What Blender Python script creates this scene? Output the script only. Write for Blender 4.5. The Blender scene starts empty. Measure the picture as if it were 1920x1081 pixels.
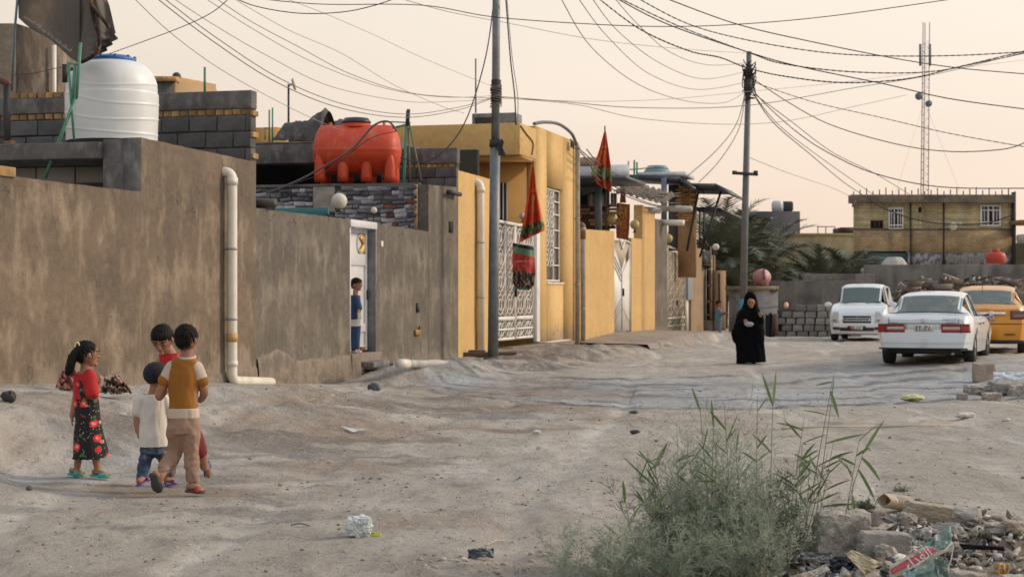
import bpy,bmesh,math,random
import numpy as np
from mathutils import Matrix,Vector,Euler
rad=math.radians
S=bpy.context.scene
COL=S.collection
# camera, world, sun, exposure
F=3200.0;H=1.55;HZ=553.0
cam_d=bpy.data.cameras.new('camera');cam=bpy.data.objects.new('camera',cam_d);COL.objects.link(cam)
cam_d.sensor_width=36.0;cam_d.lens=36.0*F/1920.0
cam_d.clip_start=0.1;cam_d.clip_end=6000
cam.location=(0,0,H);cam.rotation_euler=(rad(90),0,0)
cam_d.shift_y=(HZ-540.5)/1920.0
cam_d.dof.use_dof=True;cam_d.dof.focus_distance=13.3;cam_d.dof.aperture_fstop=5.6
S.camera=cam
W_=bpy.data.worlds.new('World');S.world=W_;W_.use_nodes=True
SUN_EL,SUN_AZ=27.0,78.0
def build_world():
 nt=W_.node_tree;N=nt.nodes;L=nt.links;N.clear()
 out=N.new('ShaderNodeOutputWorld');bg=N.new('ShaderNodeBackground')
 sky=N.new('ShaderNodeTexSky');sky.sky_type='NISHITA';sky.sun_disc=False
 sky.sun_elevation=rad(SUN_EL);sky.sun_rotation=rad(SUN_AZ);sky.dust_density=4.0;sky.air_density=1.0
 tc=N.new('ShaderNodeTexCoord');sep=N.new('ShaderNodeSeparateXYZ');L.new(tc.outputs['Generated'],sep.inputs[0])
 rmp=N.new('ShaderNodeValToRGB');L.new(sep.outputs['Z'],rmp.inputs[0])
 e=rmp.color_ramp.elements
 e[0].position=0.0;e[0].color=(0.86,0.66,0.53,1)
 e[1].position=1.0;e[1].color=(0.62,0.72,0.86,1)
 for p,c in((0.04,(0.90,0.715,0.58)),(0.10,(0.93,0.79,0.66)),(0.18,(0.95,0.85,0.73)),(0.4,(0.90,0.86,0.83))):
  k=e.new(p);k.color=(*c,1)
 dot=N.new('ShaderNodeVectorMath');dot.operation='DOT_PRODUCT'
 nrm=N.new('ShaderNodeVectorMath');nrm.operation='NORMALIZE';L.new(tc.outputs['Generated'],nrm.inputs[0])
 L.new(nrm.outputs[0],dot.inputs[0]);dot.inputs[1].default_value=(math.sin(rad(SUN_AZ)),math.cos(rad(SUN_AZ)),0.15)
 mr=N.new('ShaderNodeMapRange');L.new(dot.outputs['Value'],mr.inputs[0])
 mr.inputs[1].default_value=-1.0;mr.inputs[2].default_value=1.0;mr.inputs[3].default_value=0.62;mr.inputs[4].default_value=1.21
 mm=N.new('ShaderNodeVectorMath');mm.operation='SCALE';L.new(rmp.outputs[0],mm.inputs[0]);L.new(mr.outputs[0],mm.inputs['Scale'])
 ns=N.new('ShaderNodeTexNoise');ns.inputs['Scale'].default_value=3.2;ns.inputs['Detail'].default_value=5
 mp=N.new('ShaderNodeMapping');mp.inputs['Scale'].default_value=(1,1,4);L.new(tc.outputs['Generated'],mp.inputs[0]);L.new(mp.outputs[0],ns.inputs['Vector'])
 r2=N.new('ShaderNodeMapRange');L.new(ns.outputs['Fac'],r2.inputs[0]);r2.inputs[1].default_value=.3;r2.inputs[2].default_value=.7;r2.inputs[3].default_value=.965;r2.inputs[4].default_value=1.03
 m2=N.new('ShaderNodeVectorMath');m2.operation='SCALE';L.new(mm.outputs[0],m2.inputs[0]);L.new(r2.outputs[0],m2.inputs['Scale'])
 sk=N.new('ShaderNodeVectorMath');sk.operation='SCALE';L.new(sky.outputs[0],sk.inputs[0]);sk.inputs['Scale'].default_value=0.06
 mix=N.new('ShaderNodeMix');mix.data_type='RGBA';mix.inputs[0].default_value=0.08
 L.new(m2.outputs[0],mix.inputs[6]);L.new(sk.outputs[0],mix.inputs[7])
 L.new(mix.outputs[2],bg.inputs[0]);bg.inputs[1].default_value=1.0
 L.new(bg.outputs[0],out.inputs[0])
build_world()
sd=bpy.data.lights.new('sun','SUN');sun=bpy.data.objects.new('sun',sd);COL.objects.link(sun)
sd.energy=2.1;sd.angle=rad(10);sd.color=(1.0,0.80,0.58)
sv=Vector((math.sin(rad(SUN_AZ))*math.cos(rad(SUN_EL)),math.cos(rad(SUN_AZ))*math.cos(rad(SUN_EL)),math.sin(rad(SUN_EL))))
sun.rotation_euler=sv.to_track_quat('Z','Y').to_euler();sun.location=(30,20,30)
S.view_settings.view_transform='Standard';S.view_settings.look='None'
S.view_settings.exposure=0.12;S.view_settings.gamma=1.0;S.view_settings.use_curve_mapping=False
S.render.engine='CYCLES'
S.cycles.max_bounces=6;S.cycles.transparent_max_bounces=16;S.cycles.caustics_reflective=False;S.cycles.caustics_refractive=False
try:S.cycles.use_denoising=True
except Exception:pass
# coordinates
def P(px,py,Y):return Vector(((px-960.0)*Y/F,Y,H-(py-HZ)*Y/F))
def GY(py,z=0.0):return F*(H-z)/(py-HZ)
WO=(-5.818,19.394);WU=(0.2519,0.9678);WN=(-0.9678,0.2519)
STREET=Matrix(((WU[0],WN[0],0,WO[0]),(WU[1],WN[1],0,WO[1]),(0,0,1,0),(0,0,0,1)))
WORLD=Matrix.Identity(4)
def Aw(px,b=0.0):
 t=(px-960.0)/F
 return(t*(WO[1]+b*WN[1])-WO[0]-b*WN[0])/(WU[0]-t*WU[1])
def Bw(px,a):
 t=(px-960.0)/F
 return(t*(WO[1]+a*WU[1])-WO[0]-a*WU[0])/(WN[0]-t*WN[1])
def Yab(a,b=0.0):return WO[1]+a*WU[1]+b*WN[1]
def Zw(py,a,b=0.0):return H-(py-HZ)*Yab(a,b)/F
def Zpx(px,py,b=0.0):return Zw(py,Aw(px,b),b)
def PERP(a,b=0.0,z=0.0):
 return STREET@Matrix.Translation((a,b,z))@Matrix.Rotation(rad(-90),4,'Z')
def FR(x,y,z=0.0,deg=0.0):return Matrix.Translation((x,y,z))@Matrix.Rotation(rad(deg),4,'Z')
# numpy noise
def _hash(ix,iy,seed):
 n=(ix.astype(np.int64)*374761393+iy.astype(np.int64)*668265263+seed*974634777)&0x7fffffff
 n=((n^(n>>13))*1274126177)&0x7fffffff
 return((n^(n>>16))&0xffff)/65535.0
def vnoise(x,y,seed=0):
 x=np.asarray(x,float);y=np.asarray(y,float)
 ix=np.floor(x);iy=np.floor(y);fx=x-ix;fy=y-iy
 fx=fx*fx*(3-2*fx);fy=fy*fy*(3-2*fy)
 a=_hash(ix,iy,seed);b=_hash(ix+1,iy,seed);c=_hash(ix,iy+1,seed);d=_hash(ix+1,iy+1,seed)
 return(a+(b-a)*fx)*(1-fy)+(c+(d-c)*fx)*fy
def fbm(x,y,seed=0,octv=4,gain=.5):
 s=0;amp=1;t=0
 for o in range(octv):
  s=s+amp*vnoise(np.asarray(x)*2**o,np.asarray(y)*2**o,seed+o*17);t+=amp;amp*=gain
 return s/t
def sstep(e0,e1,x):
 t=np.clip((np.asarray(x,float)-e0)/(e1-e0),0,1);return t*t*(3-2*t)
 # materials
MATS={}
def mat(name,c,rough=.85,c2=None,sc=3.0,lo=.35,hi=.65,c3=None,sc3=None,str3=(1,1,.15),lo3=.5,hi3=.68,bump=0.0,bsc=40.0,metal=0.0,rnd=0.0,alpha=1.0,trans=0.0,fine=0.0,fsc=60.0,coat=0.0,emit=None,stretch=(1,1,1),spec=None,sheen=0.0,crack=0.0,splash=None,sh=.9):
 if name in MATS:return MATS[name]
 m=bpy.data.materials.new(name);m.use_nodes=True;nt=m.node_tree;N=nt.nodes;L=nt.links
 b=N['Principled BSDF'];b.inputs['Roughness'].default_value=rough;b.inputs['Metallic'].default_value=metal
 b.inputs['Base Color'].default_value=(*c,1)
 if spec is not None:b.inputs['Specular IOR Level'].default_value=spec
 if coat:b.inputs['Coat Weight'].default_value=coat;b.inputs['Coat Roughness'].default_value=.08
 if trans:b.inputs['Transmission Weight'].default_value=trans
 if alpha<1:b.inputs['Alpha'].default_value=alpha
 if sheen:b.inputs['Sheen Weight'].default_value=sheen
 if emit:b.inputs['Emission Color'].default_value=(*emit[:3],1);b.inputs['Emission Strength'].default_value=emit[3]
 cur=None
 tc=N.new('ShaderNodeTexCoord')
 def noise(scale,st=(1,1,1),det=6,ro=.6):
  mp=N.new('ShaderNodeMapping');mp.inputs['Scale'].default_value=st;L.new(tc.outputs['Object'],mp.inputs[0])
  n=N.new('ShaderNodeTexNoise');n.inputs['Scale'].default_value=scale;n.inputs['Detail'].default_value=det;n.inputs['Roughness'].default_value=ro
  L.new(mp.outputs[0],n.inputs['Vector']);return n.outputs['Fac']
 def rng(o,a0,a1,b0=0.0,b1=1.0):
  r=N.new('ShaderNodeMapRange');L.new(o,r.inputs[0]);r.inputs[1].default_value=a0;r.inputs[2].default_value=a1;r.inputs[3].default_value=b0;r.inputs[4].default_value=b1;return r.outputs[0]
 def mixc(fac,A,B):
  x=N.new('ShaderNodeMix');x.data_type='RGBA';L.new(fac,x.inputs[0])
  if isinstance(A,tuple):x.inputs[6].default_value=(*A,1)
  else:L.new(A,x.inputs[6])
  if isinstance(B,tuple):x.inputs[7].default_value=(*B,1)
  else:L.new(B,x.inputs[7])
  return x.outputs[2]
 if c2:cur=mixc(rng(noise(sc,stretch),lo,hi),c,c2)
 if c3:cur=mixc(rng(noise(sc3 or sc*2,str3),lo3,hi3),cur or c,c3)
 def scalec(col,facout):
  v=N.new('ShaderNodeVectorMath');v.operation='SCALE'
  if isinstance(col,tuple):v.inputs[0].default_value=col
  else:L.new(col,v.inputs[0])
  L.new(facout,v.inputs['Scale']);return v.outputs[0]
 if fine:cur=scalec(cur or c,rng(noise(fsc,(1,1,1),4,.7),.3,.7,1-fine,1+fine))
 if splash:
  sx=N.new('ShaderNodeSeparateXYZ');L.new(tc.outputs['Object'],sx.inputs[0]);ad=N.new('ShaderNodeMath');ad.operation='MULTIPLY_ADD';L.new(noise(2.2,(1,1,.5),7,.7),ad.inputs[0]);ad.inputs[1].default_value=1.6;L.new(sx.outputs['Z'],ad.inputs[2])
  cur=mixc(rng(ad.outputs[0],sh+.95,sh+.75,0,.75),cur or c,splash)
 if crack:
  mp=N.new('ShaderNodeMapping');L.new(tc.outputs['Object'],mp.inputs[0]);nz=N.new('ShaderNodeTexNoise');nz.inputs['Scale'].default_value=3;nz.inputs['Detail'].default_value=5;L.new(mp.outputs[0],nz.inputs['Vector'])
  va=N.new('ShaderNodeVectorMath');va.operation='SCALE';L.new(nz.outputs['Color'],va.inputs[0]);va.inputs['Scale'].default_value=.5
  vb=N.new('ShaderNodeVectorMath');vb.operation='ADD';L.new(mp.outputs[0],vb.inputs[0]);L.new(va.outputs[0],vb.inputs[1])
  vo=N.new('ShaderNodeTexVoronoi');vo.feature='DISTANCE_TO_EDGE';vo.inputs['Scale'].default_value=.9;L.new(vb.outputs[0],vo.inputs['Vector'])
  ln=rng(vo.outputs['Distance'],.002,.010,1,0);mk=rng(noise(.8),.52,.6,0,crack);mu=N.new('ShaderNodeMath');mu.operation='MULTIPLY';L.new(ln,mu.inputs[0]);L.new(mk,mu.inputs[1])
  cur=mixc(mu.outputs[0],cur or c,tuple(q*.3 for q in c))
 if rnd:
  oi=N.new('ShaderNodeObjectInfo');cur=scalec(cur or c,rng(oi.outputs['Random'],0,1,1-rnd,1+rnd))
 if cur:L.new(cur,b.inputs['Base Color'])
 if bump:
  bp=N.new('ShaderNodeBump');bp.inputs['Strength'].default_value=1.0;bp.inputs['Distance'].default_value=bump
  L.new(noise(bsc,(1,1,1),8,.65),bp.inputs['Height']);L.new(bp.outputs[0],b.inputs['Normal'])
 MATS[name]=m;return m
 # object helpers
MW={}
def tag(o,label=None,cat=None,group=None,kind=None):
 if label:o['label']=label
 if cat:o['category']=cat
 if group:o['group']=group
 if kind:o['kind']=kind
 return o
def thing(name,label,cat,loc=(0,0,0),frame=WORLD,group=None,kind=None):
 o=bpy.data.objects.new(name,None);COL.objects.link(o);o.empty_display_size=.1
 m=frame@Matrix.Translation(loc);o.matrix_basis=m;MW[o.name]=m
 return tag(o,label,cat,group,kind or('thing' if cat else None))
def np_mesh(name,V,Fs,smooth=False):
 me=bpy.data.meshes.new(name)
 V=np.asarray(V,np.float32).reshape(-1,3)
 me.vertices.add(len(V));me.vertices.foreach_set('co',V.ravel())
 if isinstance(Fs,np.ndarray):
  n,k=Fs.shape;li=Fs.ravel();st=np.arange(n)*k;tot=np.full(n,k)
 else:
  tot=np.array([len(f)for f in Fs],int);st=np.concatenate(([0],np.cumsum(tot)[:-1]));li=np.array([i for f in Fs for i in f],int);n=len(Fs)
 me.loops.add(len(li));me.loops.foreach_set('vertex_index',li.astype(np.int32))
 me.polygons.add(n);me.polygons.foreach_set('loop_start',st.astype(np.int32))
 try:me.polygons.foreach_set('loop_total',tot.astype(np.int32))
 except Exception:pass
 if smooth:me.polygons.foreach_set('use_smooth',np.ones(n,bool))
 me.update(calc_edges=True);me.validate()
 return me
class MB:
 def __init__(s,frame=WORLD):s.v=[];s.f=[];s.frame=frame
 def add(s,V,Fs):
  k=len(s.v);s.v.extend([tuple(p)for p in V]);s.f.extend([tuple(i+k for i in f)for f in Fs]);return s
 def box(s,x0,x1,y0,y1,z0,z1):
  if x0>x1:x0,x1=x1,x0
  if y0>y1:y0,y1=y1,y0
  if z0>z1:z0,z1=z1,z0
  return s.add([(x0,y0,z0),(x1,y0,z0),(x1,y1,z0),(x0,y1,z0),(x0,y0,z1),(x1,y0,z1),(x1,y1,z1),(x0,y1,z1)],[(0,3,2,1),(4,5,6,7),(0,1,5,4),(1,2,6,5),(2,3,7,6),(3,0,4,7)])
 def prism(s,poly,y0,y1,axis='y'):
  n=len(poly)
  f3={'y':lambda p,y:(p[0],y,p[1]),'x':lambda p,y:(y,p[0],p[1]),'z':lambda p,y:(p[0],p[1],y)}[axis]
  V=[f3(p,y0)for p in poly]+[f3(p,y1)for p in poly]
  Fs=[tuple(range(n)),tuple(range(2*n-1,n-1,-1))]+[(i,(i+1)%n,n+(i+1)%n,n+i)[::-1]for i in range(n)]
  return s.add(V,Fs)
 def tube(s,pts,r,n=8,cap=True):
  pts=[Vector(p)for p in pts];m=len(pts)
  rs=r if isinstance(r,(list,tuple))else[r]*m
  up=None;V=[];k0=None
  for i,p in enumerate(pts):
   d=(pts[min(i+1,m-1)]-pts[max(i-1,0)])
   if d.length<1e-9:d=Vector((0,0,1))
   d.normalize()
   if up is None:up=d.orthogonal().normalized()
   else:
    up=up-d*up.dot(d)
    up=up.normalized()if up.length>1e-6 else d.orthogonal().normalized()
   w=d.cross(up)
   for j in range(n):
    t=2*math.pi*j/n;V.append(p+(up*math.cos(t)+w*math.sin(t))*rs[i])
  Fs=[(i*n+j,i*n+(j+1)%n,(i+1)*n+(j+1)%n,(i+1)*n+j)for i in range(m-1)for j in range(n)]
  if cap:Fs+=[tuple(range(n))[::-1],tuple((m-1)*n+j for j in range(n))]
  return s.add(V,Fs)
 def lathe(s,prof,c=(0,0,0),n=24,sx=1,sy=1,cap=True):
  V=[];m=len(prof)
  for r,z in prof:
   for j in range(n):
    t=2*math.pi*j/n;V.append((c[0]+r*sx*math.cos(t),c[1]+r*sy*math.sin(t),c[2]+z))
  Fs=[(i*n+j,i*n+(j+1)%n,(i+1)*n+(j+1)%n,(i+1)*n+j)for i in range(m-1)for j in range(n)]
  if cap:Fs+=[tuple(range(n))[::-1],tuple((m-1)*n+j for j in range(n))]
  return s.add(V,Fs)
 def ball(s,c,r,n=16,m=10,sx=1,sy=1,sz=1):
  pr=[(max(1e-4,r*math.sin(math.pi*i/m)),-r*math.cos(math.pi*i/m)*sz)for i in range(m+1)]
  return s.lathe(pr,c,n,sx,sy)
 def grid(s,fn,nu,nv):
  V=[fn(i/nu,j/nv)for j in range(nv+1)for i in range(nu+1)]
  Fs=[(j*(nu+1)+i,j*(nu+1)+i+1,(j+1)*(nu+1)+i+1,(j+1)*(nu+1)+i)for j in range(nv)for i in range(nu)]
  return s.add(V,Fs)
 def build(s,name,m,parent=None,smooth=False,bevel=0.0,solid=0.0,label=None,cat=None,group=None,kind=None,xf=None):
  V=np.array([tuple(p)for p in s.v],float).reshape(-1,3)
  fr=s.frame
  if xf is not None:
   A=np.array(xf);V=V@A[:3,:3].T+A[:3,3]
  if parent is not None:
   A=np.array(MW[parent.name].inverted()@fr);V=V@A[:3,:3].T+A[:3,3];basis=None
  else:
   mn,mx=V.min(0),V.max(0);o0=np.array(((mn[0]+mx[0])/2,(mn[1]+mx[1])/2,mn[2]));V=V-o0
   basis=fr@Matrix.Translation(tuple(o0))
  me=np_mesh(name,V,s.f,smooth)
  if m:me.materials.append(m)
  o=bpy.data.objects.new(name,me);COL.objects.link(o)
  if parent is not None:o.parent=parent;MW[o.name]=MW[parent.name]
  else:o.matrix_basis=basis;MW[o.name]=basis
  if bevel:
   bm_=o.modifiers.new('b','BEVEL');bm_.width=bevel;bm_.segments=2;bm_.limit_method='ANGLE'
  if solid:
   so=o.modifiers.new('s','SOLIDIFY');so.thickness=solid;so.offset=0
  return tag(o,label,cat,group,kind)
def inst(name,me,m4,parent=None,frame=WORLD,**kw):
 o=bpy.data.objects.new(name,me);COL.objects.link(o)
 w=frame@m4
 if parent is not None:o.parent=parent;o.matrix_basis=MW[parent.name].inverted()@w
 else:o.matrix_basis=w
 MW[o.name]=w
 return tag(o,**kw)
def copy_tree(src,m4,label=None,group=None,cat=None):
 r=src.copy();COL.objects.link(r);r.matrix_basis=m4;MW[r.name]=m4
 if label:r['label']=label
 if group:r['group']=group
 def kids(a,b):
  for ch in[o for o in KIDS.get(a.name,[])]:
   c=ch.copy();COL.objects.link(c);c.parent=b;kids(ch,c)
 kids(src,r);return r
KIDS={}
def index_kids():
 KIDS.clear()
 for o in COL.objects:
  if o.parent:KIDS.setdefault(o.parent.name,[]).append(o)
def rough_box(sx,sy,sz,seed,j=.006,bev=.012):
 """a worn block: bevelled box with jittered vertices, centred on x,y, standing on z=0"""
 rnd=random.Random(seed);bm=bmesh.new();bmesh.ops.create_cube(bm,size=1)
 for v in bm.verts:v.co=Vector((v.co.x*sx,v.co.y*sy,(v.co.z+.5)*sz))
 bmesh.ops.bevel(bm,geom=list(bm.edges),offset=bev,segments=1,affect='EDGES')
 for v in bm.verts:v.co+=Vector((rnd.uniform(-j,j),rnd.uniform(-j,j),rnd.uniform(-j,j)))
 me=bpy.data.meshes.new('block');bm.to_mesh(me);bm.free();return me
def rock_mesh(seed,dims,sub=3,boxy=.5,amp=.12,fq=2.2):
 from mathutils import noise as mn
 bm=bmesh.new();bmesh.ops.create_icosphere(bm,subdivisions=sub,radius=1)
 off=Vector((seed*3.1,seed*1.7,seed*.7))
 for v in bm.verts:
  c=v.co.normalized();mx=max(abs(c.x),abs(c.y),abs(c.z));c2=c*((1-boxy)+boxy/mx)
  n=mn.fractal(c*fq+off,1.0,2.0,4);c2=c2*(1+amp*n)+c*amp*.5*mn.noise(c*fq*4+off)
  v.co=Vector((c2.x*dims[0]/2,c2.y*dims[1]/2,c2.z*dims[2]/2))
 me=bpy.data.meshes.new('rock');bm.to_mesh(me);bm.free()
 for p in me.polygons:p.use_smooth=False
 return me
def remesh(parts_mb,voxel,smooth=1,disp=None):
 """union of overlapping closed shapes into one continuous skin"""
 V=np.array([tuple(p)for p in parts_mb.v],float);me=np_mesh('tmp',V,parts_mb.f)
 o=bpy.data.objects.new('tmp',me);COL.objects.link(o)
 r=o.modifiers.new('r','REMESH');r.mode='VOXEL';r.voxel_size=voxel;r.use_smooth_shade=True
 if smooth:
  s=o.modifiers.new('s','SMOOTH');s.iterations=smooth;s.factor=.5
 dg=bpy.context.evaluated_depsgraph_get();dg.update()
 me2=bpy.data.meshes.new_from_object(o.evaluated_get(dg),depsgraph=dg)
 bpy.data.objects.remove(o);bpy.data.meshes.remove(me)
 if disp:
  n=len(me2.vertices);co=np.empty(n*3,np.float32);me2.vertices.foreach_get('co',co);co=co.reshape(-1,3)
  nr=np.empty(n*3,np.float32);me2.vertices.foreach_get('normal',nr);nr=nr.reshape(-1,3)
  co=disp(co,nr);me2.vertices.foreach_set('co',np.asarray(co,np.float32).ravel());me2.update()
 me2.materials.clear()
 return me2
def mesh_obj(name,me,m,parent,frame=WORLD,**kw):
 """link a mesh whose vertices are in frame coordinates under parent"""
 if m:me.materials.append(m)
 o=bpy.data.objects.new(name,me);COL.objects.link(o)
 A=(MW[parent.name].inverted()@frame)if parent is not None else frame
 me.transform(A)if parent is not None else None
 if parent is not None:o.parent=parent;MW[o.name]=MW[parent.name]
 else:o.matrix_basis=frame;MW[o.name]=frame
 return tag(o,**kw)
import unicodedata as _ud
_NJ=set('اأإآدذرزوةى')
def shape_ar(w):
 """join Arabic letters with their presentation forms and put them in left-to-right glyph order"""
 out=[]
 for i,ch in enumerate(w):
  nm=_ud.name(ch,'')
  if not nm.startswith('ARABIC LETTER'):out.append(ch);continue
  prev=i>0 and _ud.name(w[i-1],'').startswith('ARABIC LETTER')and w[i-1]not in _NJ and w[i-1]!='ء'
  nxt=i<len(w)-1 and _ud.name(w[i+1],'').startswith('ARABIC LETTER')and w[i+1]!='ء' and ch not in _NJ and ch!='ء'
  form={(0,0):'ISOLATED',(1,0):'FINAL',(0,1):'INITIAL',(1,1):'MEDIAL'}[(int(prev),int(nxt))]
  try:out.append(_ud.lookup(nm+' '+form+' FORM'))
  except KeyError:out.append(ch)
 return ''.join(out[::-1])
def text_mesh(s,size,ext=.001,align='CENTER'):
 cu=bpy.data.curves.new('t','FONT');cu.body=s;cu.size=size;cu.extrude=ext;cu.align_x=align;cu.align_y='CENTER';cu.resolution_u=2
 o=bpy.data.objects.new('t',cu);COL.objects.link(o)
 dg=bpy.context.evaluated_depsgraph_get();dg.update()
 me=bpy.data.meshes.new_from_object(o.evaluated_get(dg),depsgraph=dg)
 bpy.data.objects.remove(o);bpy.data.curves.remove(cu);me.materials.clear();return me
 # ground
_pk=[(-400,.62,1.3,3.4),(0,.53,1.0,3.4),(265,.36,1.0,3.2),(410,.25,1.1,2.6),(500,.15,.9,1.6),(600,.0,.5,1.2),(655,.02,.4,1.1),(705,.22,.8,1.4),(800,.2,1.0,1.1),(855,.16,1.3,.8),(930,.28,1.4,.9),(1075,.13,1.8,.9),(1152,.30,2.1,.5),(1228,.22,2.6,.5),(1290,.03,2.0,.6),(1400,.0,1,1)]
_KA=np.array([Aw(p[0])for p in _pk]);_KZ=np.array([p[1]for p in _pk]);_KD=np.array([p[2]for p in _pk]);_KW=np.array([p[3]for p in _pk])
FLAT=[]
for _p in((150,890,14.1,1.3),(192,892,14.0,1.3),(285,912,13.25,1.1),(355,922,13.0,1.1),(330,908,13.7,.9),(1405,680,37.6,.9)):
 FLAT.append(((_p[0]-960)*_p[2]/F,_p[2],H-(_p[1]-HZ)*_p[2]/F,_p[3]))
def ground_h(X,Y):
 X=np.asarray(X,float);Y=np.asarray(Y,float)
 dx,dy=X-WO[0],Y-WO[1]
 a=dx*WU[0]+dy*WU[1];d=-(dx*WN[0]+dy*WN[1])
 gz=np.interp(a,_KA,_KZ);gd=np.interp(a,_KA,_KD);gw=np.interp(a,_KA,_KW)
 lump=(fbm(a*.55,d*.8,3,4)-.5)
 bank=gz*(1-sstep(0,1,(np.maximum(d,0)-gd-lump*1.6)/gw))
 h=bank+(fbm(X*.35,Y*.18,5,4)-.5)*.035
 h+=(fbm(X*2.2,Y*1.3,8,3)-.5)*.022
 h+=(fbm(X*7,Y*5,11,4)-.5)*.030*(.4+1.2*sstep(.4,.65,fbm(X*.6,Y*.35,13,3)))
 h+=.018*(1-np.abs(2*fbm(X*1.6,Y*.8,15,4)-1)*4).clip(0,1)
 slope=bank*4*sstep(.02,.2,bank)*(1-sstep(.9,1.,bank/np.maximum(gz,.01)))
 h+=(fbm(X*3.0,Y*4.2,21,5,.6)-.5)*.12*np.clip(slope,0,1)
 rut=np.abs(np.sin((X-.10*Y)*1.55+2.2*fbm(X*.25,Y*.12,31,2)))
 h-=.026*(1-sstep(0,.35,rut))*sstep(8,11,Y)
 edge=23.6+2.0*(fbm(X*.5,X*0+3,41,3)-.5)+np.interp(X,[-3,0,2,5,8,12],[6.5,1.2,-.3,.3,2.5,3.0])
 dip=sstep(0,.5,Y-edge)*(1-sstep(5.5,9,Y-edge))*sstep(-2.2,-.6,X)*(1-sstep(8,9.5,X))
 h-=.035*dip
 h-=.035*np.exp(-((Y-edge)/.28)**2)*sstep(-2.2,-1.0,X)*(1-sstep(8,9,X))*vnoise(X*3,Y,51)
 cl=np.exp(-(((X-.1)/1.1)**2+((Y-9.1)/.7)**2))+np.exp(-(((X-1.2)/.9)**2+((Y-9.5)/1.2)**2))+.5*np.exp(-(((X+1.7)/.8)**2+((Y-9.4)/.35)**2))
 h+=np.clip(cl,0,1)*((fbm(X*6,Y*5,61,4)-.42)*.13)
 m=np.exp(-(((X-2.55)/.95)**2+((Y-9.9)/1.15)**2)**1.4)
 h+=m*(.19+(fbm(X*4,Y*4,71,4)-.5)*.26)
 m2=np.exp(-(((X-9.6)/1.3)**2+((Y-29.6)/.8)**2)**1.3)
 h+=m2*(.10+(fbm(X*3,Y*3,75,4)-.5)*.2)
 h+=.27*sstep(3.5,10.5,X)*sstep(29,33,Y)*(1-sstep(42,50,Y))
 for pa_,dd,ra,rd,hh in((690,.65,1.1,.45,.15),(775,1.0,1.6,.5,.10),(925,1.7,2.2,.8,.13),(985,2.2,2.4,.9,.08)):
  q=np.exp(-(((a-Aw(pa_))/ra)**2+((d-dd)/rd)**2));h+=q*hh*(.35+1.3*fbm(X*2.2,Y*1.6,79,4))*sstep(-.1,.2,d)
 for(fx,fy,fz,fr_)in FLAT:
  q=1-sstep(.22,1,np.hypot(X-fx,(Y-fy)*.8)/fr_);h=h*(1-q)+(fz-.026+.008*fbm(X*9,Y*9,3,2))*q
 far=sstep(150,400,np.hypot(X,Y));h=h*(1-far)-.0*far
 return h
def gz1(x,y):return float(ground_h(np.array([x]),np.array([y]))[0])
def GP(px,py,it=6):
 """ground point under picture position"""
 z=0.0
 for _ in range(it):
  Y=GY(py,z);X=(px-960)*Y/F;z=gz1(X,Y)
 return Vector((X,Y,z))
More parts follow.
